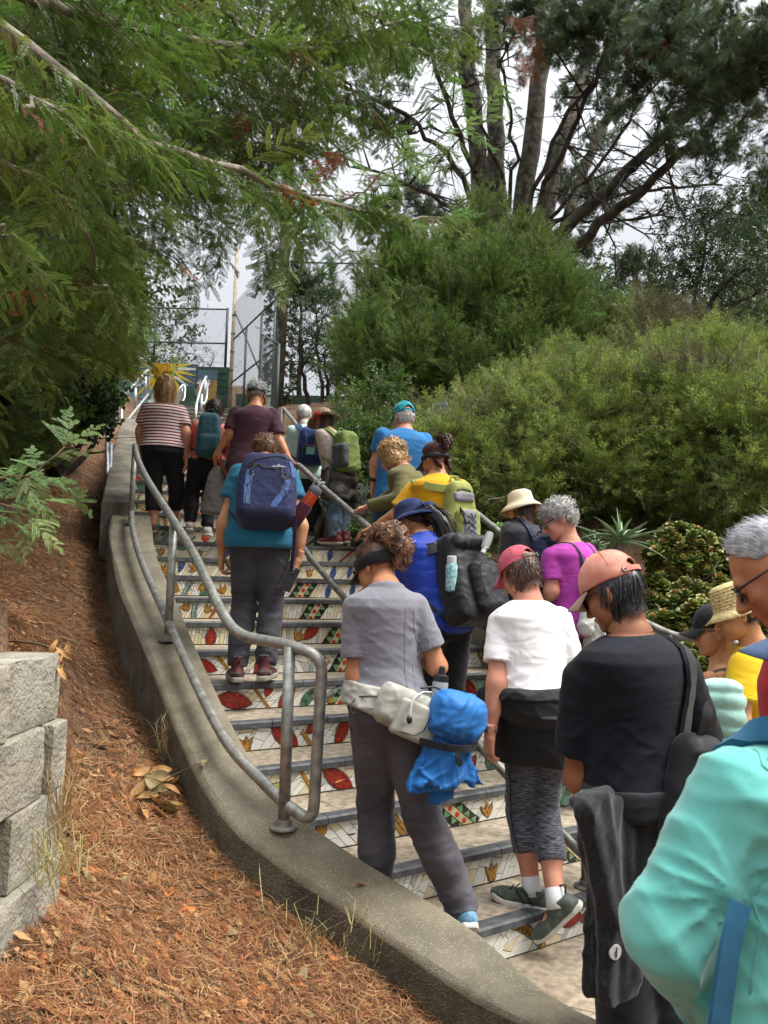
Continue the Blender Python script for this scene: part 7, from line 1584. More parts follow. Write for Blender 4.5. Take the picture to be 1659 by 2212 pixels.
jfn=lambda P:smin(smin(_jb(rotp(P,(.01,.01,0),R(4))),_js(rotp(P,(-.075,-.012,.13),R(-14))),.018),_jf(rotp(P,(.075,-.02,.08),R(9))),.018)
blob('jacket_body',mid,(.26,.13,hh+.02),.05,C_hj,dj,.016,20,6,None,.0075,DR,jfn)
for zz,xx,w_ in((hh*.10,.04,.13),(-hh*.22,.06,.11)):mb=MB();mb.tube(spline([mid+np.array([xx+q*w_*.5,-.085+.02*abs(q),zz-.02*q])for q in(-1,-.5,0,.5,1)],4),.0022,5);mb.obj('seam',C_hj,dj,smooth=True)
mk=p.L(at(1328,2056,2.34));mb=MB();mb.lathe([(.022,0),(.022,.004),(.0205,.005)],24,mk,Matrix.Rotation(R(-8),3,'Z')@Matrix.Rotation(R(90),3,'X'));mb.obj('logo_disc',mat('logo_white','#d0d0d0',.4),dj,auto=30)
mb=MB();X_=np.array([math.cos(-p.yaw),math.sin(-p.yaw),0]);mb.prism([(-.003,-.014),(.001,-.014),(.004,.014),(.0,.014)],mk+np.array([0,-.0062,0]),(1,0,0),(0,0,1),(0,-1,0),0,.001);mb.prism([(-.009,.001),(.0,.006),(.0,.002),(-.007,-.002)],mk+np.array([0,-.0062,0]),(1,0,0),(0,0,1),(0,-1,0),0,.001);mb.prism([(-.007,-.007),(.0,-.003),(.0,-.006),(-.005,-.010)],mk+np.array([0,-.0062,0]),(1,0,0),(0,0,1),(0,-1,0),0,.001);mb.obj('logo_mark',M_hard,dj)
# 16 young woman in a black cap
p=Person('young woman in profile with a black cap, bare shoulders and dark straps',{'pel':(1565,1720),'neck':(1557,1432),'head':(1545,1365,.0),'lsh':(1533,1470,-.12),'rsh':(1590,1460,.14),'lel':(1530,1590,-.12),'lwr':(1500,1640,.0),'rel':(1600,1580,.2)},3.75,66,1.58,'f',.92,'warm',seed=26,base_z=0,hp=8,hy=4,group=GRP,headres=.0042)
p.shirt(cloth('tank_grey','#3f4238','#55584c'),hem=-.05,sleeve=0,off=.008,fold=.004,neckdrop=.11);p.trousers(C_dk,upto=.97);p.shoes(C_black,M_rubd)
for q in(-1,1):p.strap('tank_strap',[p.N+np.array([q*.09,-.12,-.14]),p.N+np.array([q*.085,-.05,-.02]),p.N+np.array([q*.085,.06,-.06])],.02,bpy.data.materials['tank_grey'],p.root,p.F,.002,.003)
p.hair(HR['black'],n=900,L=.05,cap=.007,seed=13,tie=(0,-.11,-.0),sag=.1,line=UNDERCAP);p.cap_hat(cloth('cap_black','#121215','#1d1d21'),low=-.004);p.glasses(M_hard,M_lens,1.0)
p.locks(HR['black'],0,[(0,-.10,.0),(0,-.14,-.02),(0,-.14,-.12)],250,.003,.018,4,'ponytail',p.hair_o)
# 17 straw hat, yellow tee, mint puffer over the arm
p=Person('woman in an open-weave straw hat and a bright yellow T-shirt holding a mint jacket',{'pel':(1665,1725),'neck':(1626,1390),'head':(1592,1326,.0),'lsh':(1610,1440,-.12),'rsh':(1680,1450,.16),'lel':(1600,1560,-.18),'lwr':(1553,1600,-.12),'rel':(1690,1560,.2)},3.55,60,1.6,'f',1.0,'warm',seed=27,base_z=0,hp=22,hy=10,group=GRP,headres=.0045,hands={'l':dict(curl=.8,nrm=(-.3,-.4,.8)),'r':False})
p.shirt(cloth('bright_yellow_tee','#c39a0a','#d8b01c',scale=4),hem=-.03,sleeve=.42,off=.027,fold=.005,sl_flare=.012);p.trousers(C_dk,upto=.97);p.shoes(C_black,M_rubd)
p.hair(HR['black'],n=900,L=.06,cap=.005,seed=14,line=UNDERCAP)
M_weave=mat('hat_straw','#a8925e',.85,scale=60,col2='#d0bd8a',bump=.3,bscale=120)
def weave(m):
 n=m.node_tree.nodes;l=m.node_tree.links;b=n['Principled BSDF'];src=b.inputs['Base Color'].links[0].from_socket;tc=n.new('ShaderNodeTexCoord');v=n.new('ShaderNodeTexVoronoi');v.inputs['Scale'].default_value=62;v.inputs['Randomness'].default_value=.35;l.new(tc.outputs['Object'],v.inputs['Vector'])
 r=n.new('ShaderNodeValToRGB');r.color_ramp.elements[0].position=.17;r.color_ramp.elements[0].color=(.16,.10,.05,1);r.color_ramp.elements[1].position=.25;r.color_ramp.elements[1].color=(1,1,1,1);l.new(v.outputs['Distance'],r.inputs[0]);x=n.new('ShaderNodeMix');x.data_type='RGBA';x.blend_type='MULTIPLY';x.inputs[0].default_value=.9;l.new(src,x.inputs[6]);l.new(r.outputs[0],x.inputs[7]);l.new(x.outputs[2],b.inputs['Base Color'])
weave(M_weave);hat=p.brim_hat(M_weave,[(.02,.155),(.055,.152),(.076,.14),(.084,.10),(.090,.055),(.095,.035),(.112,.018),(.148,-.002)],wave=.006,sq=(1.0,1.12))
for k in range(7):z=.045+k*.015;r_=float(np.interp(z,[.035,.055,.10,.14],[.096,.091,.0855,.0775]));mb=MB();mb.tube([(r_*math.cos(a),r_*1.12*math.sin(a)-.006,z)for a in np.linspace(0,6.28,36)],.0022,4);p.headmesh('braid',mb,M_weave,hat)
C_mint=cloth('puffer_mint','#7da59a','#98bfb4',rough=.6)
pj=p.root_for('mint_jacket','pale mint padded jacket bundled over the forearm of the woman in yellow','jacket');wm=p.L(at(1558,1530,3.35));
def puff(P):return rbox(P,(0,0,0),(.09,.09,.125),.075)-(.012*np.abs(np.sin(P[...,2]*46+5*P[...,0]))).astype(f32)
blob('bundle',wm,(.09,.09,.125),.07,C_mint,pj,.012,30,5,fn=puff);blob('hanging_part',wm+[-.02,-.02,-.20],(.07,.07,.11),.05,C_mint,pj,.016,26,9,dirs=[(1,.2,.15)])
# 18 grey haired man with sunglasses
p=Person('tanned man in red with spiky silver hair and dark sunglasses at the right edge',{'pel':(1900,1990),'neck':(1735,1385),'head':(1672,1238,.0),'lsh':(1800,1500,-.18),'rsh':(1850,1480,.12),'lel':(1830,1740,-.2),'rel':(1880,1700,.2)},1.85,60,1.74,'m',1.0,'tan',seed=28,base_z=0,hp=34,hy=2,group=GRP,headres=.0036,hands=False,res=.009)
p.shirt(cloth('red_shirt','#8f0f17','#aa1a22',scale=4),hem=-.05,sleeve=.4,off=.015,fold=.006);p.trousers(C_dk,upto=1.0)
M_silv=mat('hair_silver','#6f7073',.4,scale=50,col2='#b9bbbd',fac=(.3,.65));p.hair(M_silv,n=9000,L=.05,cap=.007,seed=15,vol=.006,w=.0008,sag=.05,back=(0,.25,1),spread=1.1,line=lambda v:(v[:,1]<.30+.9*np.clip(v[:,2]-.25,-.6,1))&(v[:,2]>-.45+.25*(np.abs(v[:,0])>.5))&~((np.abs(v[:,0])>.6)&(v[:,2]<.12)&(v[:,1]>-.35)))
p.glasses(M_hard,mat('lens_teal','#0a1f28',.08,.05,spec=.8),1.05)
# 19 denim cap, red shirt, mostly outside the frame
p=Person('person in a faded denim cap and red shirt cut off by the right edge',{'pel':(1830,1930),'neck':(1830,1475),'head':(1800,1392,.0),'lsh':(1775,1560,-.16),'rsh':(1870,1540,.16),'lel':(1785,1700,-.18),'lwr':(1750,1770,-.1),'rel':(1890,1700,.2)},1.55,76,1.58,'f',1.0,'warm',seed=29,base_z=0,hp=8,group=GRP,hands=False,res=.009)
p.shirt(cloth('red_shirt','#8f0f17','#aa1a22',scale=4),hem=-.05,sleeve=.4,off=.02,fold=.006);p.trousers(C_dk,upto=1.0)
p.hair(HR['black'],n=600,L=.06,cap=.008,seed=16,line=UNDERCAP);p.cap_hat(cloth('cap_denim','#31445c','#4d6380',scale=12),low=-.004,brimL=.085)
# 20 mint fleece in the foreground
p=Person('person in a mint fleece with a teal backpack strap, close at the lower right corner',{'pel':(1765,2220),'neck':(1768,1592),'head':(1810,1455,.05),'lsh':(1602,1722,-.05),'rsh':(1920,1710,.05),'lel':(1450,2005,-.05),'lwr':(1522,2165,.14),'rel':(2010,2000,.0),'rwr':(1900,2110,.2)},1.28,24,1.64,'f',1.12,'fair',seed=30,base_z=0,hp=15,group=GRP,res=.0062,hands={'l':dict(curl=1.0),'r':False})
C_fl=cloth('fleece_mint','#4a948b','#5fa89e',scale=6,weave=500,bump=.35,rough=.95,sheen=.3,wr=.3,wsc=7);p.shirt(C_fl,hem=-.12,sleeve=.99,off=.030,drape=.9,fold=.010,ff=21,sl_flare=.004,fbase=.6,collar=True,neckdrop=-.03,fdirs=[(.8,.1,.75),(.95,.3,.35),(.5,0,.9)],creases=[(p.L(at(1600,1940,1.14)),12,.008,.17),(p.L(at(1650,1690,1.2)),8,.005,.14)])
p.trousers(C_dk,upto=1.0);p.hair(HR['brown'],n=600,L=.1,cap=.01,seed=17)
seamline(p,[p.N+[-.06,-.06,.0],p.N+[-.14,-.03,-.05],p.J['lsh']+[.02,-.01,.09]],C_fl,'shoulder_seam',.0028)
for t in(.955,.975):e=p.J['lel']+(p.J['lwr']-p.J['lel'])*t;dv=p.J['lwr']-p.J['lel'];dv/=np.linalg.norm(dv);u=np.cross(dv,[0,0,1.]);u/=np.linalg.norm(u);v=np.cross(dv,u);seamline(p,[e+(u*math.cos(a)+v*math.sin(a))*.08 for a in np.linspace(0,6.28,15)],C_fl,'cuff_rib',.0035)
seamline(p,[p.J['lsh']+[-.03,-.13,.0],(p.J['lsh']+p.J['lel'])/2+[-.02,-.12,-.02],p.J['lel']+[.03,-.1,-.05]],C_fl,'sleeve_seam',.002,iso=.0003)
C_tst=cloth('strap_bright_teal','#12455f','#1c5a78',weave=200,rough=.7);bp=p.root_for('backpack_harness','teal backpack harness with a clear tube top worn over the mint fleece','backpack')
sh=p.J['lsh']
p.strap('shoulder_strap',[p.N+[-.06,-.16,-.22],p.N+[-.085,-.12,-.05],p.N+[-.09,-.02,.015],p.N+[-.095,.1,-.08]],.045,C_tst,bp,None,.010,.014,7)
p.strap('webbing',[np.array([p.P0[0]-.10,float(p.cy(p.zp+.3))-.14,p.zp+.33]),np.array([p.P0[0]-.15,float(p.cy(p.zp+.18))-.16,p.zp+.18]),np.array([p.P0[0]-.13,p.P0[1]-.2,p.zp+.02])],.035,C_tst,bp,None,.012,.004,6)
_a=[p.L(at(*q))for q in((1600,1950,1.13),(1575,2050,1.12),(1548,2240,1.12))];mb=MB();mb.ribbon(spline(_a,5),[(0,-1,0)]*11,.042,.004);mb.obj('webbing',C_tst,bp)
mb=MB();mb.tube(spline([p.N+np.array(q)for q in((-.14,-.03,-.02),(-.10,-.08,.02),(-.02,-.12,.035),(.08,-.11,.02))],6),.012,12);mb.obj('clear_tube',M_clear,bp,smooth=True)
blob('pack_back',p.N+np.array([.10,-.24,-.30]),(.14,.09,.24),.06,C_tst,bp,.006,26,4)
# vegetation: sprig meshes placed thousands of times by one node group
def scatter_group():
 g=bpy.data.node_groups.new('scatter','GeometryNodeTree');g.interface.new_socket('Geometry',in_out='INPUT',socket_type='NodeSocketGeometry')
 for k in range(3):g.interface.new_socket('Source %d'%k,in_out='INPUT',socket_type='NodeSocketObject')
 g.interface.new_socket('Geometry',in_out='OUTPUT',socket_type='NodeSocketGeometry')
 n,l=g.nodes,g.links;gi=n.new('NodeGroupInput');go=n.new('NodeGroupOutput');ip=n.new('GeometryNodeInstanceOnPoints');jn=n.new('GeometryNodeJoinGeometry')
 for k in(2,1,0):
  oi=n.new('GeometryNodeObjectInfo');oi.inputs['As Instance'].default_value=True;l.new(gi.outputs[k+1],oi.inputs['Object']);l.new(oi.outputs['Geometry'],jn.inputs[0])
 def attr(nm,t):a=n.new('GeometryNodeInputNamedAttribute');a.data_type=t;a.inputs['Name'].default_value=nm;return a.outputs['Attribute']
 l.new(gi.outputs[0],ip.inputs['Points']);l.new(jn.outputs[0],ip.inputs['Instance']);ip.inputs['Pick Instance'].default_value=True
 l.new(attr('idx','INT'),ip.inputs['Instance Index']);e=n.new('FunctionNodeEulerToRotation');l.new(attr('rot','FLOAT_VECTOR'),e.inputs[0]);l.new(e.outputs[0],ip.inputs['Rotation'])
 l.new(attr('scl','FLOAT'),ip.inputs['Scale']);l.new(ip.outputs[0],go.inputs[0]);return g
SCG=scatter_group()
def frames_to_euler(Y,Z):
 0
 Y=Y/np.linalg.norm(Y,axis=1)[:,None];X=np.cross(Y,Z);X/=np.linalg.norm(X,axis=1)[:,None]+1e-9;Z=np.cross(X,Y)
 M=np.stack([X,Y,Z],-1);sy=-M[:,2,0];y=np.arcsin(np.clip(sy,-1,1));x=np.arctan2(M[:,2,1],M[:,2,2]);z=np.arctan2(M[:,1,0],M[:,0,0]);return np.stack([x,y,z],-1)
SRC={}
def source(key,meshes):
 SRC[key]=[]
 for me in meshes:SRC[key].append(bpy.data.objects.new(key,me))
def scatter(name,key,P,Y,Z,scl,rng,parent=None,**kw):
 me=bpy.data.meshes.new(name);n=len(P);me.vertices.add(n);me.vertices.foreach_set('co',np.asarray(P,np.float32).ravel())
 a=me.attributes.new('rot','FLOAT_VECTOR','POINT');a.data.foreach_set('vector',frames_to_euler(np.asarray(Y,float),np.asarray(Z,float)).astype(np.float32).ravel())
 a=me.attributes.new('scl','FLOAT','POINT');a.data.foreach_set('value',np.asarray(scl,np.float32)*np.ones(n,np.float32));a=me.attributes.new('idx','INT','POINT');a.data.foreach_set('value',rng.integers(0,3,n).astype(np.int32))
 o=link(name,me,None,parent,**kw);md=o.modifiers.new('scatter','NODES');md.node_group=SCG;S=SRC[key]
 ids=[i.identifier for i in SCG.interface.items_tree if i.in_out=='INPUT' and i.socket_type=='NodeSocketObject']
 for k,i in enumerate(ids):md[i]=S[k%len(S)]
 return o
def leafmat(name,c,c2,transl=.35,rough=.5,rand=.35,scale=3,hue=.03,spec=.4):
 m=mat(name,c,rough,scale=scale,col2=c2,transl=transl,rand=rand,spec=spec);n=m.node_tree.nodes;hv=[x for x in n if x.type=='HUE_SAT'][0];oi=[x for x in n if x.type=='OBJECT_INFO'][0]
 ma=n.new('ShaderNodeMapRange');ma.inputs['To Min'].default_value=.5-hue;ma.inputs['To Max'].default_value=.5+hue;fr=n.new('ShaderNodeMath');fr.operation='MULTIPLY';fr.inputs[1].default_value=7.31;f2=n.new('ShaderNodeMath');f2.operation='FRACT'
 l=m.node_tree.links;l.new(oi.outputs['Random'],fr.inputs[0]);l.new(fr.outputs[0],f2.inputs[0]);l.new(f2.outputs[0],ma.inputs['Value']);l.new(ma.outputs[0],hv.inputs['Hue']);return m
M_rwd=leafmat('redwood_needles','#3f581d','#71893d',.33,.5);M_rwy=leafmat('redwood_young_needles','#54743a','#87a35f',.4,.45,.2);M_rwb=leafmat('redwood_dead_needles','#6b3418','#a05a2c',.25,.7)
M_twig=mat('twig_bark','#3d3022',.9,scale=30,col2='#5c4a36');M_bark=mat('branch_bark','#4a4238',.95,scale=9,col2='#857c6e',bump=.8,bscale=60,fac=(.35,.65));M_bark_d=mat('dark_bark','#241e17',.95,scale=8,col2='#453b2f',bump=.8,bscale=40)
def quads(MBV,base,d,n,L,w,mi):
 0
 b=np.cross(d,n);b/=np.linalg.norm(b)+1e-9;MBV.add([base,base+d*L*.45+b*w,base+d*L,base+d*L*.45-b*w],[(0,1,2,3)],mi)
def redwood_frond(seed,L=.42,needle=.020,mats=None,nspray=13,dense=1.0):
 r=np.random.default_rng(seed);mb=MB()
 axis=lambda t:np.array([.03*math.sin(3*t+seed),L*t,-.10*L*t*t*2])
 mb.tube([axis(t)for t in np.linspace(0,1,5)],[.0028,.0024,.0019,.0014,.0008],4,mi=1)
 sprays=[(axis(t),sd,t)for k,t in enumerate(np.linspace(.06,.97,nspray))for sd in((-1,1)if True else(1,))]+[(axis(1.0),0,1)]
 for(o,sd,t)in sprays:
  if sd and r.random()<.14:continue
  ln=(.24 if sd else.10)*L/.42*(1-.62*t)*r.uniform(.5,1.2);an=(.95-.25*t)*sd+r.normal()*.2
  d0=np.array([math.sin(an),math.cos(an),-.16+r.normal()*.22]);d0/=np.linalg.norm(d0);side=np.cross(d0,[0,0,1]);side/=np.linalg.norm(side);up=np.cross(side,d0)
  n=max(5,int(ln/(.0078/dense)));pth=lambda q:o+d0*ln*q+np.array([0,0,-.09*ln*4*q*q*.6])+side*(.05*ln*math.sin(3*q)*r.normal()*0)
  mb.tube([pth(0),pth(.5),pth(1)],[.0013,.001,.0005],3,cap=False,mi=1)
  for j in range(n):
   q=(j+.6)/n;p=pth(q);nl=needle*(.55+.6*math.sin(math.pi*min(1,.15+.8*q)))*r.uniform(.85,1.1)
   for s2 in(-1,1):
    d=d0*.62+side*s2*.80+up*(.10+r.normal()*.10);d/=np.linalg.norm(d);quads(mb,p,d,up+side*s2*.3*r.normal(),nl,.0040 if dense==1 else.0068,0)
 return mb.mesh('redwood_frond',mats or[M_rwd,M_twig])
source('redwood',[redwood_frond(k,.36+.05*k,.020,None,8)for k in range(3)]);source('redwood_young',[redwood_frond(10+k,.38,.022,[M_rwy,M_twig],9)for k in range(3)]);source('redwood_dead',[redwood_frond(20+k,.22,.018,[M_rwb,M_twig],5)for k in range(3)])
source('redwood_far',[redwood_frond(30+k,.40,.028,[M_rwd,M_twig],8,.5)for k in range(3)])
def pathpts(P,n):P=spline(P,8);s=np.r_[0,np.cumsum(np.linalg.norm(np.diff(P,axis=0),axis=1))];t=np.linspace(0,s[-1],n);return np.stack([np.interp(t,s,P[:,k])for k in range(3)],-1)
def branch(mb,px,r0,r1,n=16,wob=.02,seed=0):
 0
 P=[at(*p)if abs(p[0])>30 or abs(p[1])>30 else np.array(p,float)for p in px];Q=pathpts(P,n);r=np.random.default_rng(seed);Q[1:-1]+=r.normal(size=(n-2,3))*wob;mb.tube(Q,list(np.linspace(r0,r1,n)),7);return Q
rg=np.random.default_rng(77)
# the big redwood on the left
rw=empty('redwood_tree',(-5.2,4.6,2.2),label='tall coast redwood whose drooping green branches fill the upper left',cat='tree')
def W2(root,mbname,mb,m,**k):o=mb.obj(mbname,m,root,smooth=True,**k);o.matrix_parent_inverse=Matrix.Translation(root.location).inverted();return o
def SC_(root,*a,**k):o=scatter(*a,parent=root,**k);o.matrix_parent_inverse=Matrix.Translation(root.location).inverted();return o
mb=MB();mb.tube([(-5.2,4.6,1.2),(-5.15,4.6,4),(-5.1,4.7,9),(-5.0,4.8,14)],[.55,.42,.33,.2],16);W2(rw,'trunk',mb,M_bark_d)
FR={'redwood':[],'redwood_young':[],'redwood_dead':[],'redwood_far':[]}
def frond(kind,p,d,up,s):FR[kind].append((p,d,up,s*('redwood'==kind and.86 or 1)))
def dress(Q,kind,step,s0,s1,seed,droop=.35,side=1.0,up=(0,0,1),dead=.0,tip=True):
 r=np.random.default_rng(seed);L=np.linalg.norm(np.diff(Q,axis=0),axis=1).sum();n=max(3,int(L/step/.8));R_=pathpts(Q,n)if len(Q)>2 else Q
 T=np.gradient(R_,axis=0);T/=np.linalg.norm(T,axis=1)[:,None]
 for k in range(n):
  t=k/(n-1);sd=1 if k%2 else-1;b=np.cross(T[k],up);b/=np.linalg.norm(b)+1e-9
  d=T[k]*r.uniform(.35,.9)+b*sd*side*r.uniform(.5,1)+np.array([0,0,-droop*r.uniform(.3,1.6)])+r.normal(size=3)*.18;kd='redwood_dead' if r.random()<dead else kind
  frond(kd,R_[k],d,np.array(up)+r.normal(size=3)*.3,(s0+(s1-s0)*t)*r.uniform(.75,1.2))
 if tip:frond(kind,R_[-1],T[-1],np.array(up,float),s1)
limbs=MB()
specs=[([(-60,20,1.9),(170,195,2.3),(330,300,2.75),(470,355,3.1),(700,435,3.7),(850,478,4.1),(950,470,4.4)],.026,.006,.07,.85,.62,'redwood'),([(-80,-60,2.6),(150,20,3.0),(420,85,3.8),(640,108,4.6),(800,90,5.2),(900,100,5.5)],.03,.007,.09,.9,.8,'redwood'),([(-50,330,2.2),(110,400,2.5),(190,520,2.8),(215,605,3.0),(235,650,3.3),(240,690,3.6)],.012,.003,.08,.7,.55,'redwood'),([(380,-80,3.6),(520,60,4.2),(760,190,4.8),(880,330,5.2)],.02,.005,.08,.8,.7,'redwood'),([(600,-90,4.4),(780,30,5.0),(900,50,5.4),(985,90,5.6)],.02,.005,.085,.85,.75,'redwood'),([(-60,470,3.2),(120,560,3.8),(200,620,4.6),(240,640,5.2)],.014,.004,.08,.8,.7,'redwood'),([(620,500,4.4),(800,400,4.2),(900,330,4.1),(1000,285,4.0),(1040,250,3.95)],.008,.002,.06,.6,.45,'redwood_young'),([(560,420,3.9),(760,430,4.0),(880,480,4.1),(960,470,4.2)],.007,.002,.055,.6,.5,'redwood_young'),([(650,400,3.6),(700,520,3.8),(790,560,4.0),(830,620,4.1)],.006,.002,.06,.5,.42,'redwood_young'),([(150,150,3.4),(400,260,4.2),(560,330,4.8),(690,300,5.2)],.014,.004,.08,.85,.75,'redwood'),([(-40,150,1.7),(60,210,1.85),(150,260,2.0),(200,330,2.1)],.010,.003,.07,.55,.45,'redwood'),([(-40,480,1.9),(40,520,2.0),(100,640,2.15)],.006,.002,.06,.5,.4,'redwood'),([(-40,620,3.4),(80,700,3.9),(200,760,4.8)],.012,.004,.09,.75,.6,'redwood'),([(300,100,5.0),(520,240,5.8),(700,330,6.4),(790,300,6.6)],.016,.005,.1,.9,.8,'redwood'),]
for k,(px,r0,r1,st,s0,s1,kind)in enumerate(specs):dress(branch(limbs,px,r0,r1,18,.015,k),kind,st,s0,s1,200+k,dead=.05)
W2(rw,'branch',limbs,M_bark)
def density(x,y):
 0
 d=0.0
 if x<250 and y<640:d=1.0
 elif x<220 and y<760:d=.8
 elif y<230 and x<720:d=.9
 elif y<120 and x<880:d=.4
 elif y<200 and x<1080 and x>900:d=.10
 elif y<420 and x<560:d=.75
 elif y<400 and x<720:d=.38
 elif y<560 and x<380:d=.45
 elif y<520 and x<540:d=.13
 elif y<600 and x<300:d=.36
 elif y<660 and x<250:d=.3
 return d
twigs=MB();nb=0
for _ in range(5200):
 x,y=rg.uniform(-160,1100),rg.uniform(-140,760)
 if rg.random()>density(x,y):continue
 D=rg.uniform(4.2,8.5)if not(x<300 and rg.random()<.25)else rg.uniform(2.8,4.5)
 if D<4.5 and x>450:continue
 p=at(x,y,D);out=np.array([rg.uniform(.2,1),rg.normal()*.5,-.45+rg.normal()*.35]);up=np.array([rg.normal()*.3,rg.normal()*.3,1])
 frond('redwood' if D<6 else 'redwood_far',p,out,up,rg.uniform(.6,1.1));nb+=1
 if rg.random()<.10:twigs.tube([p-out*.35,p-out*.1,p+out*.1],[.006,.004,.002],4)
W2(rw,'twigs',twigs,M_twig,kind='stuff')
for _ in range(60):
 x,y=rg.uniform(430,640),rg.uniform(420,610)
 if rg.random()<.5:continue
 D=rg.uniform(4.5,6.5);p=at(x,y,D);frond('redwood_far',p,np.array([rg.normal()*.3,rg.normal()*.3,-1]),np.array([rg.normal(),-1,.2]),rg.uniform(.45,.8))
for(x,y,D)in((530,225,4.6),(1135,50,5.2),(1150,150,5.4),(700,330,3.7),(740,350,3.8)):
 for k in range(2):frond('redwood_dead',at(x,y,D)+rg.normal(size=3)*.05,np.array([rg.normal()*.5,rg.normal()*.5,-.8]),np.array([rg.normal(),rg.normal(),.5]),rg.uniform(.5,.9))
frond('redwood_dead',at(385,575,4.3),np.array([.8,.1,-.35]),np.array([0,-.6,.6]),.55)
for kind,L in FR.items():
 if L:SC_(rw,'needles',kind,np.array([q[0]for q in L]),np.array([q[1]for q in L]),np.array([q[2]for q in L]),np.array([q[3]for q in L]),rg,kind='stuff')
 # redwood sprig at the left, low
sg=empty('redwood_sapling',tuple(at(-60,1180,2.4)),label='young redwood shoot with bright fresh fronds reaching over the litter at the left',cat='sapling')
mb=MB();L=FR={'redwood_young':[],'redwood':[],'redwood_dead':[],'redwood_far':[]}
for k,px in enumerate(([(-90,1190,2.3),(20,1100,2.35),(80,1020,2.4),(140,965,2.45)],[(-90,1060,2.3),(0,1030,2.32),(50,1030,2.35)],[(-90,1120,2.25),(10,1090,2.3),(60,1120,2.3)],[(20,1080,2.35),(70,1050,2.4),(120,1050,2.5)])):
 Q=branch(mb,px,.007,.002,10,.004,40+k);dress(Q,'redwood_young',.06,.42,.34,300+k,droop=.12,up=(.25,-.55,.8))
W2(sg,'stem',mb,M_twig)
L=FR['redwood_young']+FR['redwood_dead'];SC_(sg,'needles','redwood_young',np.array([q[0]for q in L]),np.array([q[1]for q in L]),np.array([q[2]for q in L]),np.array([q[3]for q in L]),rg,kind='stuff')
# other sprig kinds
M_grev=leafmat('grevillea_leaf','#566a28','#93a352',.4,.5,.42,hue=.02);M_jun=leafmat('conifer_shoot','#3a521d','#688238',.38,.5,.3,hue=.015);M_pine=leafmat('pine_needle','#384b30','#6a7d52',.35,.5,.3);M_pinb=leafmat('pine_dead_needle','#6b4024','#93603a',.2,.6,.2)
M_brd=leafmat('broad_leaf','#22381a','#3f5a2c',.3,.4,.35);M_brl=leafmat('light_leaf','#3d5424','#5f7a38',.4,.45,.3);M_ivy=leafmat('ivy_leaf','#1d3318','#36542a',.2,.4,.35);M_pink=leafmat('grevillea_flower','#a04a4c','#c0706a',.2,.5,.2);M_silvr=leafmat('silver_leaf','#7d8476','#a3a99b',.2,.7,.2)
def needle_sprig(seed,L,nn,nl,w,mats,spread=.9,bend=.25,tipn=.0,sub=0,flower=0):
 r=np.random.default_rng(seed);mb=MB();ax=lambda t:np.array([bend*L*t*t*math.sin(seed),L*t,bend*L*t*t*math.cos(seed)]);mb.tube([ax(t)for t in np.linspace(0,1,4)],[.0026,.002,.0015,.0007],3,cap=False,mi=1)
 axes=[(ax,0.12,1.0,1.0)]
 for k in range(sub):
  t0=r.uniform(.15,.85);a=r.uniform(0,6.28);d=np.array([math.sin(a)*.6,.8,math.cos(a)*.6]);ln=L*(1-t0)*r.uniform(.5,.8);b0=ax(t0);f=(lambda b0,d,ln:lambda t:b0+d*ln*t)(b0,d,ln);mb.tube([f(0),f(1)],[.0014,.0006],3,cap=False,mi=1);axes.append((f,0.0,1.0,ln/L))
 for f,t0,t1,wt in axes:
  for j in range(int(nn*wt)):
   t=r.uniform(t0,t1);p=f(t);tg=f(min(1,t+.05))-f(max(0,t-.05));tg/=np.linalg.norm(tg);a=r.uniform(0,6.28);q=np.cross(tg,[math.cos(a),.3,math.sin(a)]);q/=np.linalg.norm(q)
   d=tg*(1-spread*.5+tipn*t)+q*spread;d/=np.linalg.norm(d);quads(mb,p,d,np.cross(d,q)+q*.2,nl*r.uniform(.7,1.15),w,0)
 for j in range(flower):
  t=r.uniform(.5,1);p=ax(t);
  for k in range(6):d=r.normal(size=3);d/=np.linalg.norm(d);quads(mb,p,d,r.normal(size=3),.014,.003,2)
 return mb.mesh('sprig',mats)
source('grevillea',[needle_sprig(k+1,.30,80,.034,.0016,[M_grev,M_twig,M_pink],.8,.2,sub=4,flower=0)for k in range(3)])
M_grd=leafmat('grevillea_leaf_dull','#46492a','#77734a',.3,.6,.3,hue=.02);source('grevillea_dull',[needle_sprig(k+61,.28,60,.032,.0017,[M_grd,M_twig],.85,.25,sub=3)for k in range(3)])
source('grevillea_flower',[needle_sprig(k+5,.24,50,.03,.0016,[M_grev,M_twig,M_pink],.8,.2,sub=2,flower=3)for k in range(3)])
source('conifer',[needle_sprig(k+11,.46,60,.034,.0030,[M_jun,M_twig],.55,.12,sub=12)for k in range(3)])
source('pine',[needle_sprig(k+21,.16,90,.15,.0036,[M_pine,M_twig],.75,.2,tipn=.4)for k in range(3)]);source('pine_dead',[needle_sprig(k+31,.14,60,.13,.0025,[M_pinb,M_twig],.8,.2)for k in range(3)])
def bare(seed):
 r=np.random.default_rng(seed);mb=MB();P=pathpts([(0,0,0),(.04*r.normal(),.3,.03*r.normal()),(.06*r.normal(),.6,.05*r.normal())],6);mb.tube(P,[.005,.0045,.004,.003,.002,.001],4)
 for k in range(8):i=r.integers(1,5);d=np.array([r.normal()*.6,.8,r.normal()*.6])*r.uniform(.1,.25);mb.tube([P[i],P[i]+d*.6,P[i]+d+r.normal(size=3)*.02],[.0022,.0016,.0008],3)
 return mb.mesh('bare_twig',[mat('grey_twig','#4d4235',.9,scale=20,col2='#7b6f5e')])
source('bare',[bare(k)for k in range(3)])
source('silver',[needle_sprig(k+41,.16,60,.035,.005,[M_silvr,M_twig],.9,.2,sub=3)for k in range(3)])
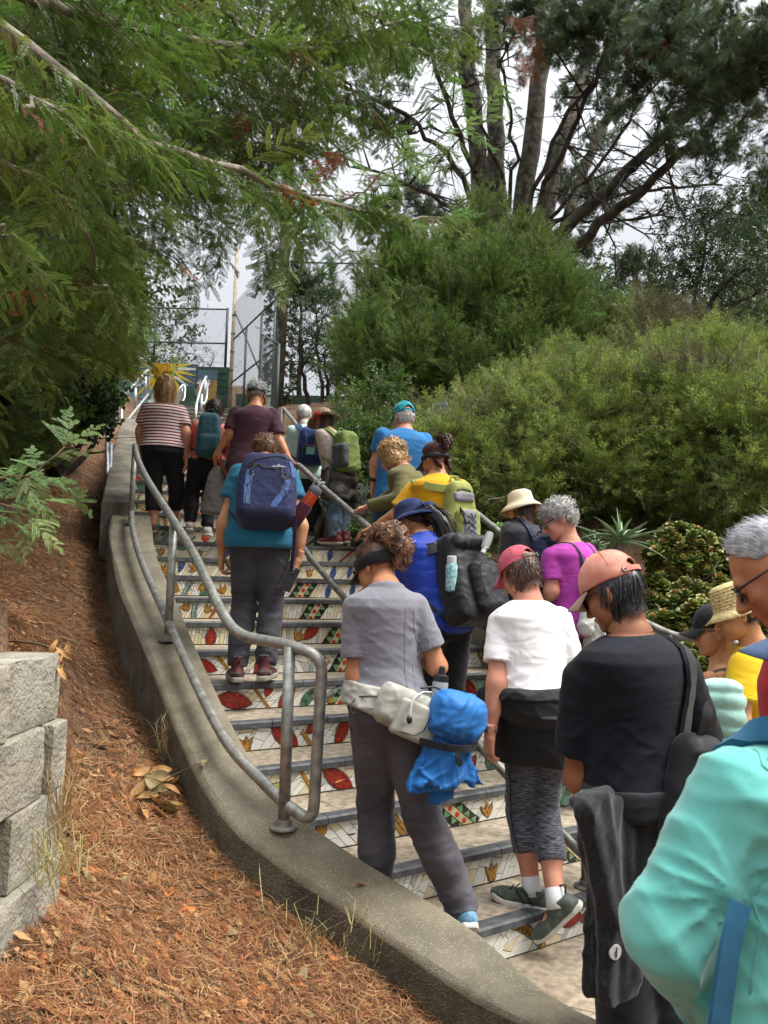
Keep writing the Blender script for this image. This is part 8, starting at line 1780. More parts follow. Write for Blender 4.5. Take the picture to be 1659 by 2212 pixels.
def leaf_twig(seed,n,L,lw,ll,mats,fold=.3):
 r=np.random.default_rng(seed);mb=MB();ax=lambda t:np.array([.15*L*math.sin(4*t+seed),L*t,-.1*L*t*t]);mb.tube([ax(0),ax(.5),ax(1)],[.003,.002,.001],4,cap=False,mi=1)
 for j in range(n):
  t=.1+.9*j/n;a=j*2.4+r.normal()*.3;d=np.array([math.sin(a)*.9,.55,math.cos(a)*.6]);d/=np.linalg.norm(d);p=ax(t);s=np.cross(d,[0,0,1.0]);s/=np.linalg.norm(s)+1e-9;u=np.cross(s,d);l_=ll*r.uniform(.7,1.15);w=lw*l_/ll
  V=[p,p+d*l_*.35+s*w+u*w*fold,p+d*l_*.75+s*w*.7+u*w*fold*.6,p+d*l_-u*w*.3,p+d*l_*.75-s*w*.7+u*w*fold*.6,p+d*l_*.35-s*w+u*w*fold,p+d*l_*.4]
  mb.add(V,[(0,1,2,6),(6,2,3),(0,6,4,5),(6,3,4)],0)
 return mb.mesh('leaf_twig',mats,True)
source('broad',[leaf_twig(k,16,.34,.014,.062,[M_brd,M_twig])for k in range(3)]);source('light',[leaf_twig(k+4,16,.30,.014,.050,[M_brl,M_twig])for k in range(3)]);source('ivy',[leaf_twig(k+8,12,.22,.026,.055,[M_ivy,M_twig])for k in range(3)])
def crown(ells,n,rng,shell=.55,gap=.0,gf=1.5,seed=3,inward=.0):
 0
 E=np.array(ells,float);vol=E[:,3]*E[:,4]*E[:,5];k=rng.choice(len(E),n*2,p=(vol**.7)/(vol**.7).sum());v=rng.normal(size=(n*2,3));v/=np.linalg.norm(v,axis=1)[:,None]
 rr=shell+(1-shell)*rng.random(n*2)**.7;rr*=1+.16*vnoise(v*2+k[:,None],3.0,seed);P=E[k,:3]+v*E[k,3:]*rr[:,None]
 ok=np.ones(len(P),bool)
 for e in(E if len(E)<30 else[]):ok&=~(((((P-e[:3])/e[3:])**2).sum(1)<(shell*.9)**2))
 if gap:ok&=vnoise(P,gf,seed+1)>-1+gap*1.2
 ok&=P[:,2]>terrain(P[:,0],P[:,1])+.05
 P,v,k=P[ok][:n],v[ok][:n],k[ok][:n];N=v/E[k,3:];N/=np.linalg.norm(N,axis=1)[:,None];return P,N
def E_(px,py,D,rx,rz,ry=None):c=at(px,py,D);return(*c,rx,ry or rx,rz)
def lumps_of(ells,k,r,lo=.22,hi=.42,zs=1.0):
 P,N=crown(ells,k,r,.82,0,1.6,int(r.integers(999)));q=r.uniform(lo,hi,len(P));return[(*p,a,a,a*zs)for p,a in zip(P,q)]
def shrub(name,label,cat,ells,key,n,scl,seed,lump=None,upw=.5,stems=4,m_st=None,shell=.55,gap=.15,extra=None,group=None,jit=.35):
 r=np.random.default_rng(seed);E=np.array(ells);c=E[:,:3].mean(0);z=float(terrain(c[0],c[1])[0]);root=empty(name,(c[0],c[1],z),label=label,cat=cat,group=group)
 mb=MB()
 for k in range(stems):
  e=E[k%len(E)];a=r.uniform(0,6.28);b0=np.array([c[0]+.2*math.cos(a),c[1]+.2*math.sin(a),z-.1]);tp=e[:3]+r.normal(size=3)*e[3:]*.35;mid=(b0+tp)/2+r.normal(size=3)*.12;Q=pathpts([b0,mid,tp],8);mb.tube(Q,list(np.linspace(.05,.012,8)),6)
  for q in range(5):t=r.integers(3,8);d=r.normal(size=3)*e[3:]*.5;d[2]=abs(d[2]);mb.tube([Q[t],Q[t]+d*.5+r.normal(size=3)*.04,Q[t]+d],[.014,.009,.004],4)
 W2(root,'stem',mb,m_st or M_bark_d)
 if lump:P0,N0=crown(ells,n//4,r,shell,gap,1.6,seed);ells=lumps_of(ells,*lump[:1],r,*lump[1:]);P,N=crown(ells,n-n//4,r,.5,0,1.6,seed);P=np.vstack([P0,P]);N=np.vstack([N0,N])
 else:P,N=crown(ells,n,r,shell,gap,1.6,seed)
 Y=N+np.array([0,0,upw])+r.normal(size=P.shape)*jit
 if key=='grevillea':
  dl_=vnoise(P,1.5,seed+3)+.5*vnoise(P,4.0,seed+4)>.22;SC_(root,'foliage','grevillea_dull',P[dl_],Y[dl_],r.normal(size=P[dl_].shape),r.uniform(.75,1.3,dl_.sum())*scl,r,kind='stuff');P,Y,N=P[~dl_],Y[~dl_],N[~dl_]
 SC_(root,'foliage',key,P-Y/np.linalg.norm(Y,axis=1)[:,None]*.12,Y,r.normal(size=P.shape)+N*.3,r.uniform(.75,1.3,len(P))*scl,r,kind='stuff')
 if extra:
  for(k2,n2,s2)in extra:P,N=crown(ells,n2,r,.9,gap,1.6,seed+5);SC_(root,'flowers' if 'flower' in k2 else 'foliage',k2,P,N+[0,0,.3]+r.normal(size=P.shape)*.4,r.normal(size=P.shape),r.uniform(.7,1.2,len(P))*s2,r,kind='stuff')
 return root
shrub('grevillea_shrub','sprawling olive green grevillea shrub with small pink flowers behind the man in the turquoise cap','shrub',[E_(1120,950,9.6,1.1,.6),E_(1010,990,8.8,.7,.5),E_(1240,980,8.6,1.1,.8),E_(1130,1050,7.8,.8,.5),E_(985,1060,8.0,.5,.5)],'grevillea',5000,1.25,41,lump=(70,.16,.40,.8),extra=[('grevillea_flower',300,1.0),('bare',120,.9),('conifer',160,.7)],stems=9)
shrub('grevillea_shrub','tall feathery yellow-green grevillea shrub rising at the right','shrub',[E_(1440,890,10.2,1.3,.9),E_(1560,890,10.5,1.2,.8),E_(1350,860,10.8,.9,.55),E_(1430,740,11.2,.55,.45),E_(1640,950,9.4,1.1,1.0),E_(1250,880,10.4,.9,.45)],'grevillea',6000,1.35,42,lump=(75,.2,.5,.8),extra=[('bare',90,.9)],upw=.8,stems=10)
shrub('grevillea_shrub','dense green grevillea shrub above the jade plant at the right','shrub',[E_(1480,1010,8.0,1.1,.8),E_(1600,1050,7.6,1.1,.9),E_(1330,1030,8.0,.8,.6),E_(1640,1200,7.2,.8,.7),E_(1390,1110,7.6,.6,.5)],'grevillea',5200,1.2,43,lump=(70,.16,.38,.8),extra=[('bare',110,.8),('light',120,.6),('conifer',200,.7)],stems=9)
shrub('conifer','dark green feathery conifer bush standing before the pine trunks','tree',[E_(1080,640,13.5,1.2,.95),E_(1080,740,13.0,1.6,1.1),E_(930,770,12.6,1.15,1.05),E_(1210,760,13.2,1.05,.9),E_(1060,560,14.0,.7,.5),E_(850,830,12.0,.9,.8),E_(1060,860,12.2,1.6,.8),E_(860,680,13.2,.7,.8)],'conifer',6000,1.2,44,lump=(90,.2,.42,1.7),upw=1.1,stems=8,gap=.1,jit=.28)
shrub('broadleaf_shrub','bright leafy bush behind the woman in the tan sun hat','shrub',[E_(800,900,9.8,.55,.55),E_(850,960,9.2,.55,.5),E_(780,985,8.8,.45,.4),E_(760,1060,8.4,.35,.3),E_(840,1040,8.4,.4,.3)],'light',1500,.75,45,lump=(30,.12,.26),stems=5)
for k,(x,y,D,s,lb)in enumerate(((965,925,8.0,.28,'silver grey dusty bush beside the man in the turquoise cap'),(1180,820,8.6,.16,'small silver tuft high in the grevillea'),(745,1090,7.9,.3,'pale grey brush behind the brown leather jacket'))):shrub('silver_bush',lb,'shrub',[E_(x,y,D,s,s)],'silver',140,.9,60+k,stems=2,shell=.3)
shrub('ivy_bush','dark ivy covered bush at the left of the stair top','shrub',[E_(120,800,9.0,.6,.7),E_(60,760,8.2,.9,.9),E_(165,865,9.4,.3,.36),E_(80,850,8.4,.6,.5),E_(165,770,9.8,.3,.5),E_(10,830,7.4,.7,.6)],'ivy',3600,1.0,46,lump=(50,.15,.35),stems=8)
shrub('dark_evergreen','shadowy evergreen shrub under the redwood at the left edge','shrub',[E_(-10,690,8.2,1.5,1.3),E_(100,680,9.5,.8,.8),E_(40,560,9.5,1.4,1.0),E_(130,640,10.5,.6,.7),E_(-40,870,6.4,.7,.5)],'redwood_far',2600,.8,47,upw=-.4,stems=6)
shrub('maple_bush','light green leafy bush poking over the mural at its left end','shrub',[E_(265,700,15.5,.6,.6),E_(235,740,15.0,.5,.6),E_(270,640,15.5,.45,.4),E_(225,800,13.8,.25,.3)],'light',1100,1.0,48,stems=5,shell=.3)
# Monterey pine with many trunks
pn=empty('pine_tree',tuple(at(1090,560,20)),label='huge many-trunked pine with lichen grey limbs fanning out to the upper right',cat='tree')
M_pbark=mat('pine_bark','#2e2922',.95,scale=5,col2='#6b6656',bump=1.,bscale=30,fac=(.38,.66),bdist=.03);M_pbark_d=mat('pine_bark_dark','#1b1814',.95,scale=5,col2='#484334',bump=1.,bscale=30,bdist=.03)
pale=[([(1048,640,20),(1040,420,20),(1025,250,20),(1008,90,20.5),(1000,-60,21)],.33,.22),([(1090,640,20.5),(1075,420,20.6),(1068,200,20.8),(1060,-60,21)],.34,.24),([(1120,640,20),(1130,430,20),(1155,250,20),(1180,60,20.2),(1190,-80,20.5)],.35,.24),([(1165,640,21),(1180,440,21),(1220,300,21),(1270,120,21.5),(1290,-60,22)],.30,.18),([(1190,640,21),(1240,420,21.3),(1330,220,21.6),(1390,80,22)],.22,.12)]
dark=[([(1150,560,19),(1330,390,18.5),(1470,260,18),(1570,170,17.5),(1700,60,17)],.24,.15),([(1200,560,18.8),(1350,440,18),(1480,330,17.4),(1560,240,17)],.20,.12),([(1130,520,19.5),(1210,330,19),(1270,200,18.6),(1330,60,18.3)],.12,.06),([(1120,500,19.4),(1160,400,19),(1230,240,18.6),(1300,150,18.3),(1360,40,18)],.10,.05),([(1060,500,19.6),(1010,330,19.3),(965,220,19),(930,100,18.8),(900,-30,18.6)],.12,.06),([(1040,470,19.6),(960,330,19),(860,240,18.5),(780,200,18.2),(700,180,18)],.11,.05),([(1050,520,19.6),(960,440,19.2),(880,400,19),(780,360,18.6)],.08,.03),([(1150,520,20),(1280,440,19.6),(1420,410,19.2),(1560,400,19)],.09,.04),([(1100,450,20),(1110,300,19.5),(1085,180,19.2),(1090,60,19)],.08,.04),([(1330,400,18.5),(1400,330,18.2),(1430,250,18),(1500,200,17.8)],.06,.03),([(1000,300,19.2),(940,280,19),(880,290,18.8),(800,270,18.6)],.05,.02),([(1180,480,20.4),(1300,350,20),(1380,230,19.8),(1480,110,19.4)],.08,.04),([(1090,400,19.4),(1050,300,19),(1000,190,18.8),(985,80,18.6)],.07,.04),([(1260,480,19),(1380,470,18.7),(1480,440,18.4)],.05,.02)]
tr=MB();br=MB();tufts=[];PB=[]
for k,(px,r0,r1)in enumerate(pale):branch(tr,px,r0*.86,r1*.86,16,.03,500+k)
W2(pn,'trunk',tr,M_pbark)
for k,(px,r0,r1)in enumerate(dark):
 Q=branch(br,px,r0*.75,r1*.72,16,.05,600+k);PB.append(Q)
 for j in range(14):
  i=rg.integers(3,16);d=np.array([rg.normal()*.7,rg.normal()*.5,rg.normal()*.55+.15])*rg.uniform(.5,1.4);p=Q[i];q1=p+d*.5+rg.normal(size=3)*.12;q2=p+d+rg.normal(size=3)*.15;br.tube([p,q1,q2],[.03,.02,.008],5)
  for w in range(3):d2=d*.3+rg.normal(size=3)*.25;br.tube([q1,q1+d2],[.012,.004],4)
  if rg.random()<.35:tufts.append(q2)
for _ in range(240):
 x,y,D=rg.uniform(840,1640),rg.uniform(40,500),rg.uniform(17.5,21.5);p=at(x,y,D)
 if abs(x-1090)<60:continue
 d=np.array([rg.normal()*.8,rg.normal()*.4,rg.normal()*.4]);br.tube([p,p+d*.5+rg.normal(size=3)*.12,p+d],[.018,.012,.004],4)
 for w in range(3):br.tube([p+d*.5,p+d*.5+rg.normal(size=3)*.3],[.008,.003],3)
W2(pn,'branch',br,M_pbark_d)
def cluster(x,y,D,rx,rz,n):
 c=at(x,y,D);v=rg.normal(size=(n,3));v/=np.linalg.norm(v,axis=1)[:,None];return list(c+v*np.array([rx,rx*.8,rz])*rg.random((n,1))**.5)
for(x,y,D,rx,rz,n)in((1560,60,14,1.9,1.3,230),(1620,230,14.5,1.3,1.1,130),(1450,40,15.5,1.3,.6,220),(1330,20,17,1.3,.6,150),(1240,60,17,1.0,.7,130),(1650,400,16,.8,.8,100),(1540,330,16,.8,.5,70),(1300,430,22,1.2,.9,130),(1220,400,22.5,.7,.9,90),(1290,300,23,.9,.7,60),(890,420,22,1.0,.4,80),(820,470,22,.9,.35,70),(930,460,22,.8,.3,60),(860,520,21,.5,.25,30),(1240,540,20,.7,.4,60),(1370,580,20,.7,.5,70),(1420,110,16.5,1.2,.7,170),(1280,60,17.5,1.4,.7,170),(1180,30,18,1.0,.5,80),(1540,200,15.5,1.0,.7,130),(1380,190,17,.9,.5,70),(1080,60,19,1.2,.6,90),(1190,110,19,.8,.6,70),(1300,140,19,1.0,.6,90),(1330,240,20,.7,.5,50),(1460,300,17,.7,.5,60),(980,120,19,.8,.6,60),(1500,170,15.5,.9,.5,120),(1120,20,18,1.0,.6,80),(790,250,18,.7,.5,60),(850,150,18.5,.9,.6,70),(900,60,18.5,1.0,.6,90),(760,120,18,.8,.5,60),(1640,120,13.5,.9,.8,200),(1240,210,22,.7,.6,50),(850,275,19,.6,.3,40),(1590,480,17,.9,.3,50)):tufts+=cluster(x,y,D,rx,rz,n)
tufts=np.array(tufts);v=rg.normal(size=tufts.shape)+[0,0,.5];SC_(pn,'needles','pine',tufts,v,rg.normal(size=tufts.shape),rg.uniform(1.0,1.7,len(tufts)),rg,kind='stuff')
td=np.array(cluster(1150,110,17,.4,.8,26)+cluster(1130,170,17,.3,.5,16)+cluster(1410,100,16,.6,.4,24)+cluster(1650,410,16.5,.4,.3,14)+cluster(1120,60,17,.3,.4,10)+cluster(1550,440,17,.3,.2,8));SC_(pn,'dead_needles','pine_dead',td,rg.normal(size=td.shape)-[0,0,.6],rg.normal(size=td.shape),rg.uniform(1.,1.7,len(td)),rg,kind='stuff')
# broadleaf tree at right, small trees behind the fence, far growth
def openree(name,label,base,paths,key,clusters,scl,seed,r0=.09,m=None,cat='tree',group=None):
 root=empty(name,tuple(base),label=label,cat=cat,group=group);r=np.random.default_rng(seed);mb=MB();P=[]
 for k,px in enumerate(paths):
  Q=branch(mb,px,r0*r.uniform(.6,1),r0*.2,12,.03,seed+k)
  for j in range(10):i=r.integers(4,12);d=r.normal(size=3)*[.5,.4,.4]+[0,0,.25];mb.tube([Q[i],Q[i]+d*.6,Q[i]+d+r.normal(size=3)*.1],[r0*.22,r0*.15,r0*.06],4);P+=[Q[i]+d*.8,Q[i]+d]
 W2(root,'trunk',mb,m or M_bark_d)
 for(x,y,D,rx,rz,n)in clusters:P+=cluster(x,y,D,rx,rz,n)
 P=np.array(P);SC_(root,'foliage',key,P,r.normal(size=P.shape)+[0,0,.2],r.normal(size=P.shape),r.uniform(.8,1.3,len(P))*scl,r,kind='stuff');return root
openree('broadleaf_tree','open dark leaved tree at the right with sky showing through its spreading twigs',at(1500,760,14),[[(1500,800,14),(1495,700,14),(1510,600,14),(1530,480,14)],[(1500,760,14),(1560,690,14),(1620,640,14),(1680,620,14)],[(1497,740,14),(1440,660,14.2),(1400,600,14.3)],[(1500,720,14),(1560,620,13.8),(1640,560,13.6)],[(1495,780,14),(1590,730,14),(1660,700,14)]],'broad',[(1520,470,14,.9,.5,140),(1570,560,13.5,.9,.5,120),(1480,560,14,.6,.4,70),(1600,680,13.8,.9,.4,60),(1430,640,14,.5,.5,60),(1640,480,13.5,.7,.6,110),(1380,690,14.2,.5,.5,70),(1640,590,13,.6,.4,50)],1.0,71)
openree('light_tree','yellow-green leafy tree at the right edge behind the grevillea',at(1650,760,15.5),[[(1640,860,15.5),(1640,700,15.5),(1650,560,15.5)]],'light',[(1640,520,15,.8,.6,160),(1630,620,15,.7,.5,70),(1580,760,13,1.2,.5,260),(1650,700,14.5,.7,.6,140)],1.1,72)
openree('small_tree','thin-stemmed dark tree behind the fence right of the utility pole',at(690,880,15.5),[[(700,930,15.5),(690,780,15.5),(680,650,15.5)],[(720,930,15.5),(730,800,15.3),(740,690,15.3)],[(670,920,15.8),(655,800,15.8),(650,700,15.8)],[(740,940,15),(770,800,15),(790,720,15)],[(690,920,15.5),(710,850,15.5),(700,760,15.5)],[(760,930,15),(750,830,15),(765,760,15)]],'broad',[(680,690,15.5,.55,.5,80),(740,720,15.3,.6,.5,100),(675,770,15.8,.3,.5,40),(790,760,15,.5,.6,100),(710,800,15.5,.4,.4,40),(820,720,15.5,.5,.5,80),(840,640,16,.4,.5,60),(690,640,16,.5,.25,40),(780,860,14.5,.5,.4,70)],.85,73,.07)
openree('small_pine','small dark pine bough beside the utility pole',at(650,720,18.5),[[(645,880,18.5),(648,720,18.5),(650,600,18.5)]],'pine',[(660,615,18.3,.85,.22,70),(620,625,18.3,.4,.2,24),(690,640,18.3,.5,.18,26)],1.4,74,.08)
openree('bare_shrub','bare twiggy shrub seen against the sky through the fence above the sun',at(400,790,18),[[(395,800,18),(400,760,18),(410,730,18)],[(398,800,18),(385,765,18),(380,735,18)],[(350,800,18),(340,770,18),(335,760,18)],[(455,800,17.5),(460,775,17.5),(465,760,17.5)],[(440,800,17.5),(438,780,17.5),(432,768,17.5)]],'broad',[(455,785,17.5,.18,.14,6)],.35,75,.018,cat='shrub')
iv=empty('ivy_vine',tuple(at(606,900,17.3)),label='ivy and vines climbing the wooden utility pole',cat='ivy');z=rg.uniform(3.6,9.5,700);a=rg.uniform(0,6.28,700);rr=.17+.10*rg.random(700)*np.clip((9.6-z)/4,.2,1.3);pc=np.interp(z,[3.6,8,13.5],[ux_[0]-.12,ux_[0]-.04,ux_[0]]);P=np.stack([pc+rr*np.cos(a)*1.3,17.5+rr*np.sin(a),z],-1);N=np.stack([np.cos(a),np.sin(a),0*a-.6],-1)
SC_(iv,'leaves','ivy',P,N+rg.normal(size=P.shape)*.4,rg.normal(size=P.shape)+[0,0,1],rg.uniform(.6,1.1,700),rg,kind='stuff')
fw=[]
for(x,y,D,rx,rz,n)in((1400,700,30,6,2.0,600),(1600,640,32,4,3.0,500),(1080,780,28,3,2.2,420),(820,850,26,1.5,1.6,160),(120,700,24,5,3.0,700),(1250,640,30,3,2,260)):fw+=cluster(x,y,D,rx,rz,n)
fw=np.array(fw);scatter('distant_woods','broad',fw,rg.normal(size=fw.shape),rg.normal(size=fw.shape),rg.uniform(2.0,3.4,len(fw)),rg,kind='stuff')
# succulents on the right bank
M_aloe=leafmat('aloe_leaf','#64835f','#a1b78f',.15,.4,.15);M_aeo=leafmat('aeonium_leaf','#6f9440','#a3bf68',.25,.4,.15,hue=.015);M_jade=leafmat('jade_leaf','#4d5f22','#7f8238',.15,.3,.3);M_jadr=leafmat('jade_leaf_tip','#8a6a30','#a8833f',.1,.35,.3)
def thick_leaf(L,w,th,curve,n=9,spoon=False,teeth=False):
 mb=MB();vs=[];k=6
 for i in range(n):
  t=i/(n-1);ww=w*((1-t)**.75*(.75+.5*t)if not spoon else(.35+.65*math.sin(min(1,t*1.05)*2.2))*(1 if t<.8 else max(.12,math.sqrt(max(0,1-((t-.8)/.2)**2)))));tt=th*(1-t*.85)
  y=L*t*(1-.25*abs(curve)*t);z=curve*L*t*t
  for j in range(k):a=2*math.pi*j/k;x=ww*math.cos(a);vs.append((x,y,z+tt*math.sin(a)+(.35*abs(x)if not spoon else.25*abs(x))))
 fs=[(i*k+j,i*k+(j+1)%k,(i+1)*k+(j+1)%k,(i+1)*k+j)for i in range(n-1)for j in range(k)]+[tuple((n-1)*k+j for j in range(k)),tuple(range(k-1,-1,-1))]
 mb.add(vs,fs)
 if teeth:
  for i in range(1,14):
   t=i/14;ww=w*(1-t)**.75*(.75+.5*t);y=L*t*(1-.25*abs(curve)*t);z=curve*L*t*t+.35*ww
   for s in(-1,1):mb.add([(s*ww*.95,y-.005,z),(s*ww*.95,y+.005,z),(s*(ww+.007),y+.005,z+.002)],[(0,1,2)])
 return mb
def rosette(name,label,cat,c,meshes,n,m,tilt0,tilt1,s,seed,lean=(0,0),group=None,stem=None):
 r=np.random.default_rng(seed);root=empty(name,tuple(c),r.uniform(0,6),label,cat,group);root.rotation_euler=(lean[0],lean[1],r.uniform(0,6))
 for k in range(n):
  t=k/(n-1);me=meshes[k%len(meshes)];o=bpy.data.objects.new('leaf',me);C.objects.link(o);o.parent=root
  a=k*2.39996;el=R(tilt0+(tilt1-tilt0)*t+r.normal()*6);o.rotation_euler=Euler((el,0,a));sc=s*(1.05-.6*t)*r.uniform(.88,1.1);o.scale=(sc,sc,sc);o.location=(0,0,.03*s*t)
 return root
AL=[thick_leaf(.42,.034,.013,cv,10,False,True).mesh('aloe_leaf',M_aloe,True)for cv in(.0,-.28,-.55)]
for k,(x,y,D,s,lb)in enumerate(((1338,1172,6.0,1.12,'large toothed grey green aloe behind the coral cap'),(1062,985,7.7,1.0,'small aloe rosette in the grevillea behind the yellow T-shirt'),(1285,1185,6.4,.7,'aloe with narrow leaves half hidden behind the grey haired woman in fuchsia'))):
 c=at(x,y,D);rosette('aloe_plant',lb,'aloe',c,AL,22,M_aloe,2,66,s,700+k,(R(14),0),'aloes on the right bank')
 mb=MB();mb.tube([c+[0,.05,-.9],c+[0,0,-.02]],[.05,.035],8);mb.obj('aloe_stem',M_bark,C.objects['aloe_plant']if False else bpy.data.objects[[o.name for o in bpy.data.objects if o.name.startswith('aloe_plant')][-1]]).matrix_parent_inverse=Matrix.Identity(4)
 o=[o for o in bpy.data.objects if o.name.startswith('aloe_stem')][-1];o.matrix_world=Matrix.Identity(4);par=o.parent;bpy.context.view_layer.update();o.matrix_parent_inverse=par.matrix_world.inverted()
AE=[thick_leaf(.12,.026,.006,cv,7,True).mesh('aeonium_leaf',M_aeo,True)for cv in(.15,.3)]
for k,(x,y,D,s,ps)in enumerate(((1075,1152,6.2,.95,'the upper right one beside the grey sleeve'),(1035,1180,6.3,.85,'the upper left one by the lime pack'),(1048,1212,6.1,.75,'between the lime pack and the cream hat'),(1092,1190,6.0,.8,'close to the navy flap backpack'),(1030,1235,6.2,.8,'half hidden by the black backpack'),(1066,1250,5.95,1.0,'the largest one low in the cluster'),(1040,1285,6.0,.8,'low by the black backpack'),(1075,1300,5.85,.9,'lowest of the cluster above the pink cap'),(1100,1235,5.9,.6,'a small one behind the pink cap'))):
 c=at(x,y,D);rosette('aeonium_rosette','lime green aeonium rosette, '+ps,'succulent',c,AE,30,M_aeo,4,78,s,720+k,(R(34),R(-6)),'aeonium rosettes by the right rail')
JD=[]
for kk in range(3):
 mb=MB();r=np.random.default_rng(kk);lf_=thick_leaf(.05,.017,.005,.1,6,True)
 for j in range(12):
  M_=(Matrix.Rotation(j*2.4,3,'Z')@Matrix.Rotation(R(12+58*j/12),3,'X')).to_3x3();s=1.1-.45*j/12;mb.add([M_@Vector(v)*s+Vector((0,0,.02*j/12))for v in lf_.v],lf_.f,1 if(kk==1 and j>8)or j>10 else 0)
 me=mb.mesh('jade_rosette',[M_jade,M_jadr],True)
 JD.append(me)
for me in JD:me.transform(Matrix.Rotation(R(-90),4,'X'))
source('jade',JD)
def jade(label,ells,n,seed,stems):return shrub('jade_plant',label,'jade plant',ells,'jade',n,1.25,seed,upw=.7,stems=stems,m_st=M_bark,shell=.72,gap=.25,jit=.25)
jade('bushy jade plant with bronze tinged leaves behind the coral cap at the right',[E_(1470,1190,6.1,.33,.32),E_(1440,1290,6.0,.30,.32),E_(1500,1330,5.8,.40,.34),E_(1420,1370,5.7,.3,.28),E_(1560,1240,6.0,.3,.34),E_(1600,1330,5.8,.36,.36),E_(1520,1410,5.5,.45,.22)],1500,751,9)
shrub('ground_creeper','low green creeper at the kerb by the red boots','creeper',[E_(800,1140,7.6,.35,.14),E_(850,1165,7.2,.3,.12)],'light',160,.55,760,stems=2,shell=.2)
rgp=np.random.default_rng(761);P=[]
P=np.c_[rgp.uniform(.4,5.5,2600),rgp.uniform(4.4,11.5,2600)];d,s_=pdist(P,RIGHT);P=P[(s_<0)&(d>.1)]
P=np.array(P);Z=terrain(P[:,0],P[:,1]);P3=np.c_[P,Z+.02];scatter('bank_undergrowth','light',P3,rgp.normal(size=P3.shape)*[1,1,.3]+[0,0,.5],rgp.normal(size=P3.shape)+[0,0,1],rgp.uniform(.5,1.0,len(P)),rgp,kind='stuff')
# litter on the left slope
M_lit=[leafmat('litter_rust','#66401f','#97623c',.1,.8,.35,hue=.012),leafmat('litter_tan','#8d6a44','#b8946a',.1,.8,.3,hue=.012),leafmat('litter_dark','#37261b','#553c2b',.05,.85,.3,hue=.01)]
def clump(seed,n=26,spread=.10):
 r=np.random.default_rng(seed);mb=MB()
 for j in range(n):
  p=np.array([r.normal()*spread,r.normal()*spread,abs(r.normal())*.012+.004]);a=r.uniform(0,6.28);d=np.array([math.cos(a),math.sin(a),r.normal()*.14]);d/=np.linalg.norm(d);L=r.uniform(.04,.13);w=r.uniform(.0008,.0017);s=np.cross(d,[0,0,1]);s/=np.linalg.norm(s);b=s*L*r.normal()*.12
  mi=int(r.choice(3,p=[.5,.27,.23]));mb.add([p-s*w,p+s*w,p+d*L*.5+b+s*w,p+d*L*.5+b-s*w,p+d*L],[(0,1,2,3),(3,2,4)],mi)
 for j in range(3):
  p=np.array([r.normal()*spread,r.normal()*spread,.012]);a=r.uniform(0,6.28);d=np.array([math.cos(a),math.sin(a),.1]);s=np.array([-d[1],d[0],0]);mi=int(r.choice(2))
  for q in range(10):
   t=q/10*.085
   for sg in(-1,1):quads(mb,p+d*t,d*.6+s*sg*.8,np.array([0,0,1.0])+s*r.normal()*.3,.017,.0018,mi)
 for j in range(2):
  p=np.array([r.normal()*spread,r.normal()*spread,.014]);a=r.uniform(0,6.28);d=np.array([math.cos(a),math.sin(a),.15*r.normal()]);quads(mb,p,d,np.array([r.normal()*.4,r.normal()*.4,1]),r.uniform(.03,.07),.008,int(r.choice([1,1,0,2])))
 return mb.mesh('litter_clump',M_lit)
LC=[clump(k)for k in range(3)]
for me in LC:pass
source('litter',LC)
r=np.random.default_rng(900);Q=[]
for(n,x0,x1,y0,y1)in((5200,-2.4,1.6,1.15,3.6),(4200,-4.2,.2,3.2,6.5),(2600,-5.5,-1.2,6,12)):
 P=np.c_[r.uniform(x0,x1,n),r.uniform(y0,y1,n)];d,sd=pdist(P,LEFT);ok=(sd>0)&(d>.02)
 ok&=~((P[:,0]<BLK[0]+.07)&(P[:,0]>BLK[0]-.30)&(P[:,1]<2.46));Q.append(P[ok])
P=np.vstack(Q)
d,sd=pdist(P,LEFT);keep=r.random(len(P))<np.where((d<.65)&(P[:,1]>3.4)&(P[:,1]<6.5),.42,1.0)*np.where((P[:,1]<2.5)&(d<.4),.2,1);P=P[keep]
def gnorm(P):e=.04;zx=(terrain(P[:,0]+e,P[:,1])-terrain(P[:,0]-e,P[:,1]))/(2*e);zy=(terrain(P[:,0],P[:,1]+e)-terrain(P[:,0],P[:,1]-e))/(2*e);N=np.c_[-zx,-zy,np.ones(len(P))];return N/np.linalg.norm(N,axis=1)[:,None]
Z=terrain(P[:,0],P[:,1]);N=gnorm(P);a=r.uniform(0,6.28,len(P));Y=np.c_[np.cos(a),np.sin(a),0*a];Y-=N*(Y*N).sum(1)[:,None]
scatter('needle_litter','litter',np.c_[P,Z+.004],Y,N,r.uniform(.7,1.25,len(P)),r,kind='stuff')
k_=r.random(len(P));i_=np.nonzero(k_<.075)[0];scatter('fallen_sprays','redwood_dead',np.c_[P,Z+.012][i_],Y[i_],N[i_]+r.normal(size=(len(i_),3))*.15,r.uniform(.3,.6,len(i_)),r,kind='stuff')
M_dry=[mat('dry_leaf_tan','#8a6236',.7,scale=14,col2='#b58a55',rand=.25,transl=.15),mat('dry_leaf_orange','#9a5526',.7,scale=14,col2='#c47f45',rand=.25,transl=.15),mat('dry_leaf_olive','#67583a',.7,scale=14,col2='#8f8058',rand=.25,transl=.15)]
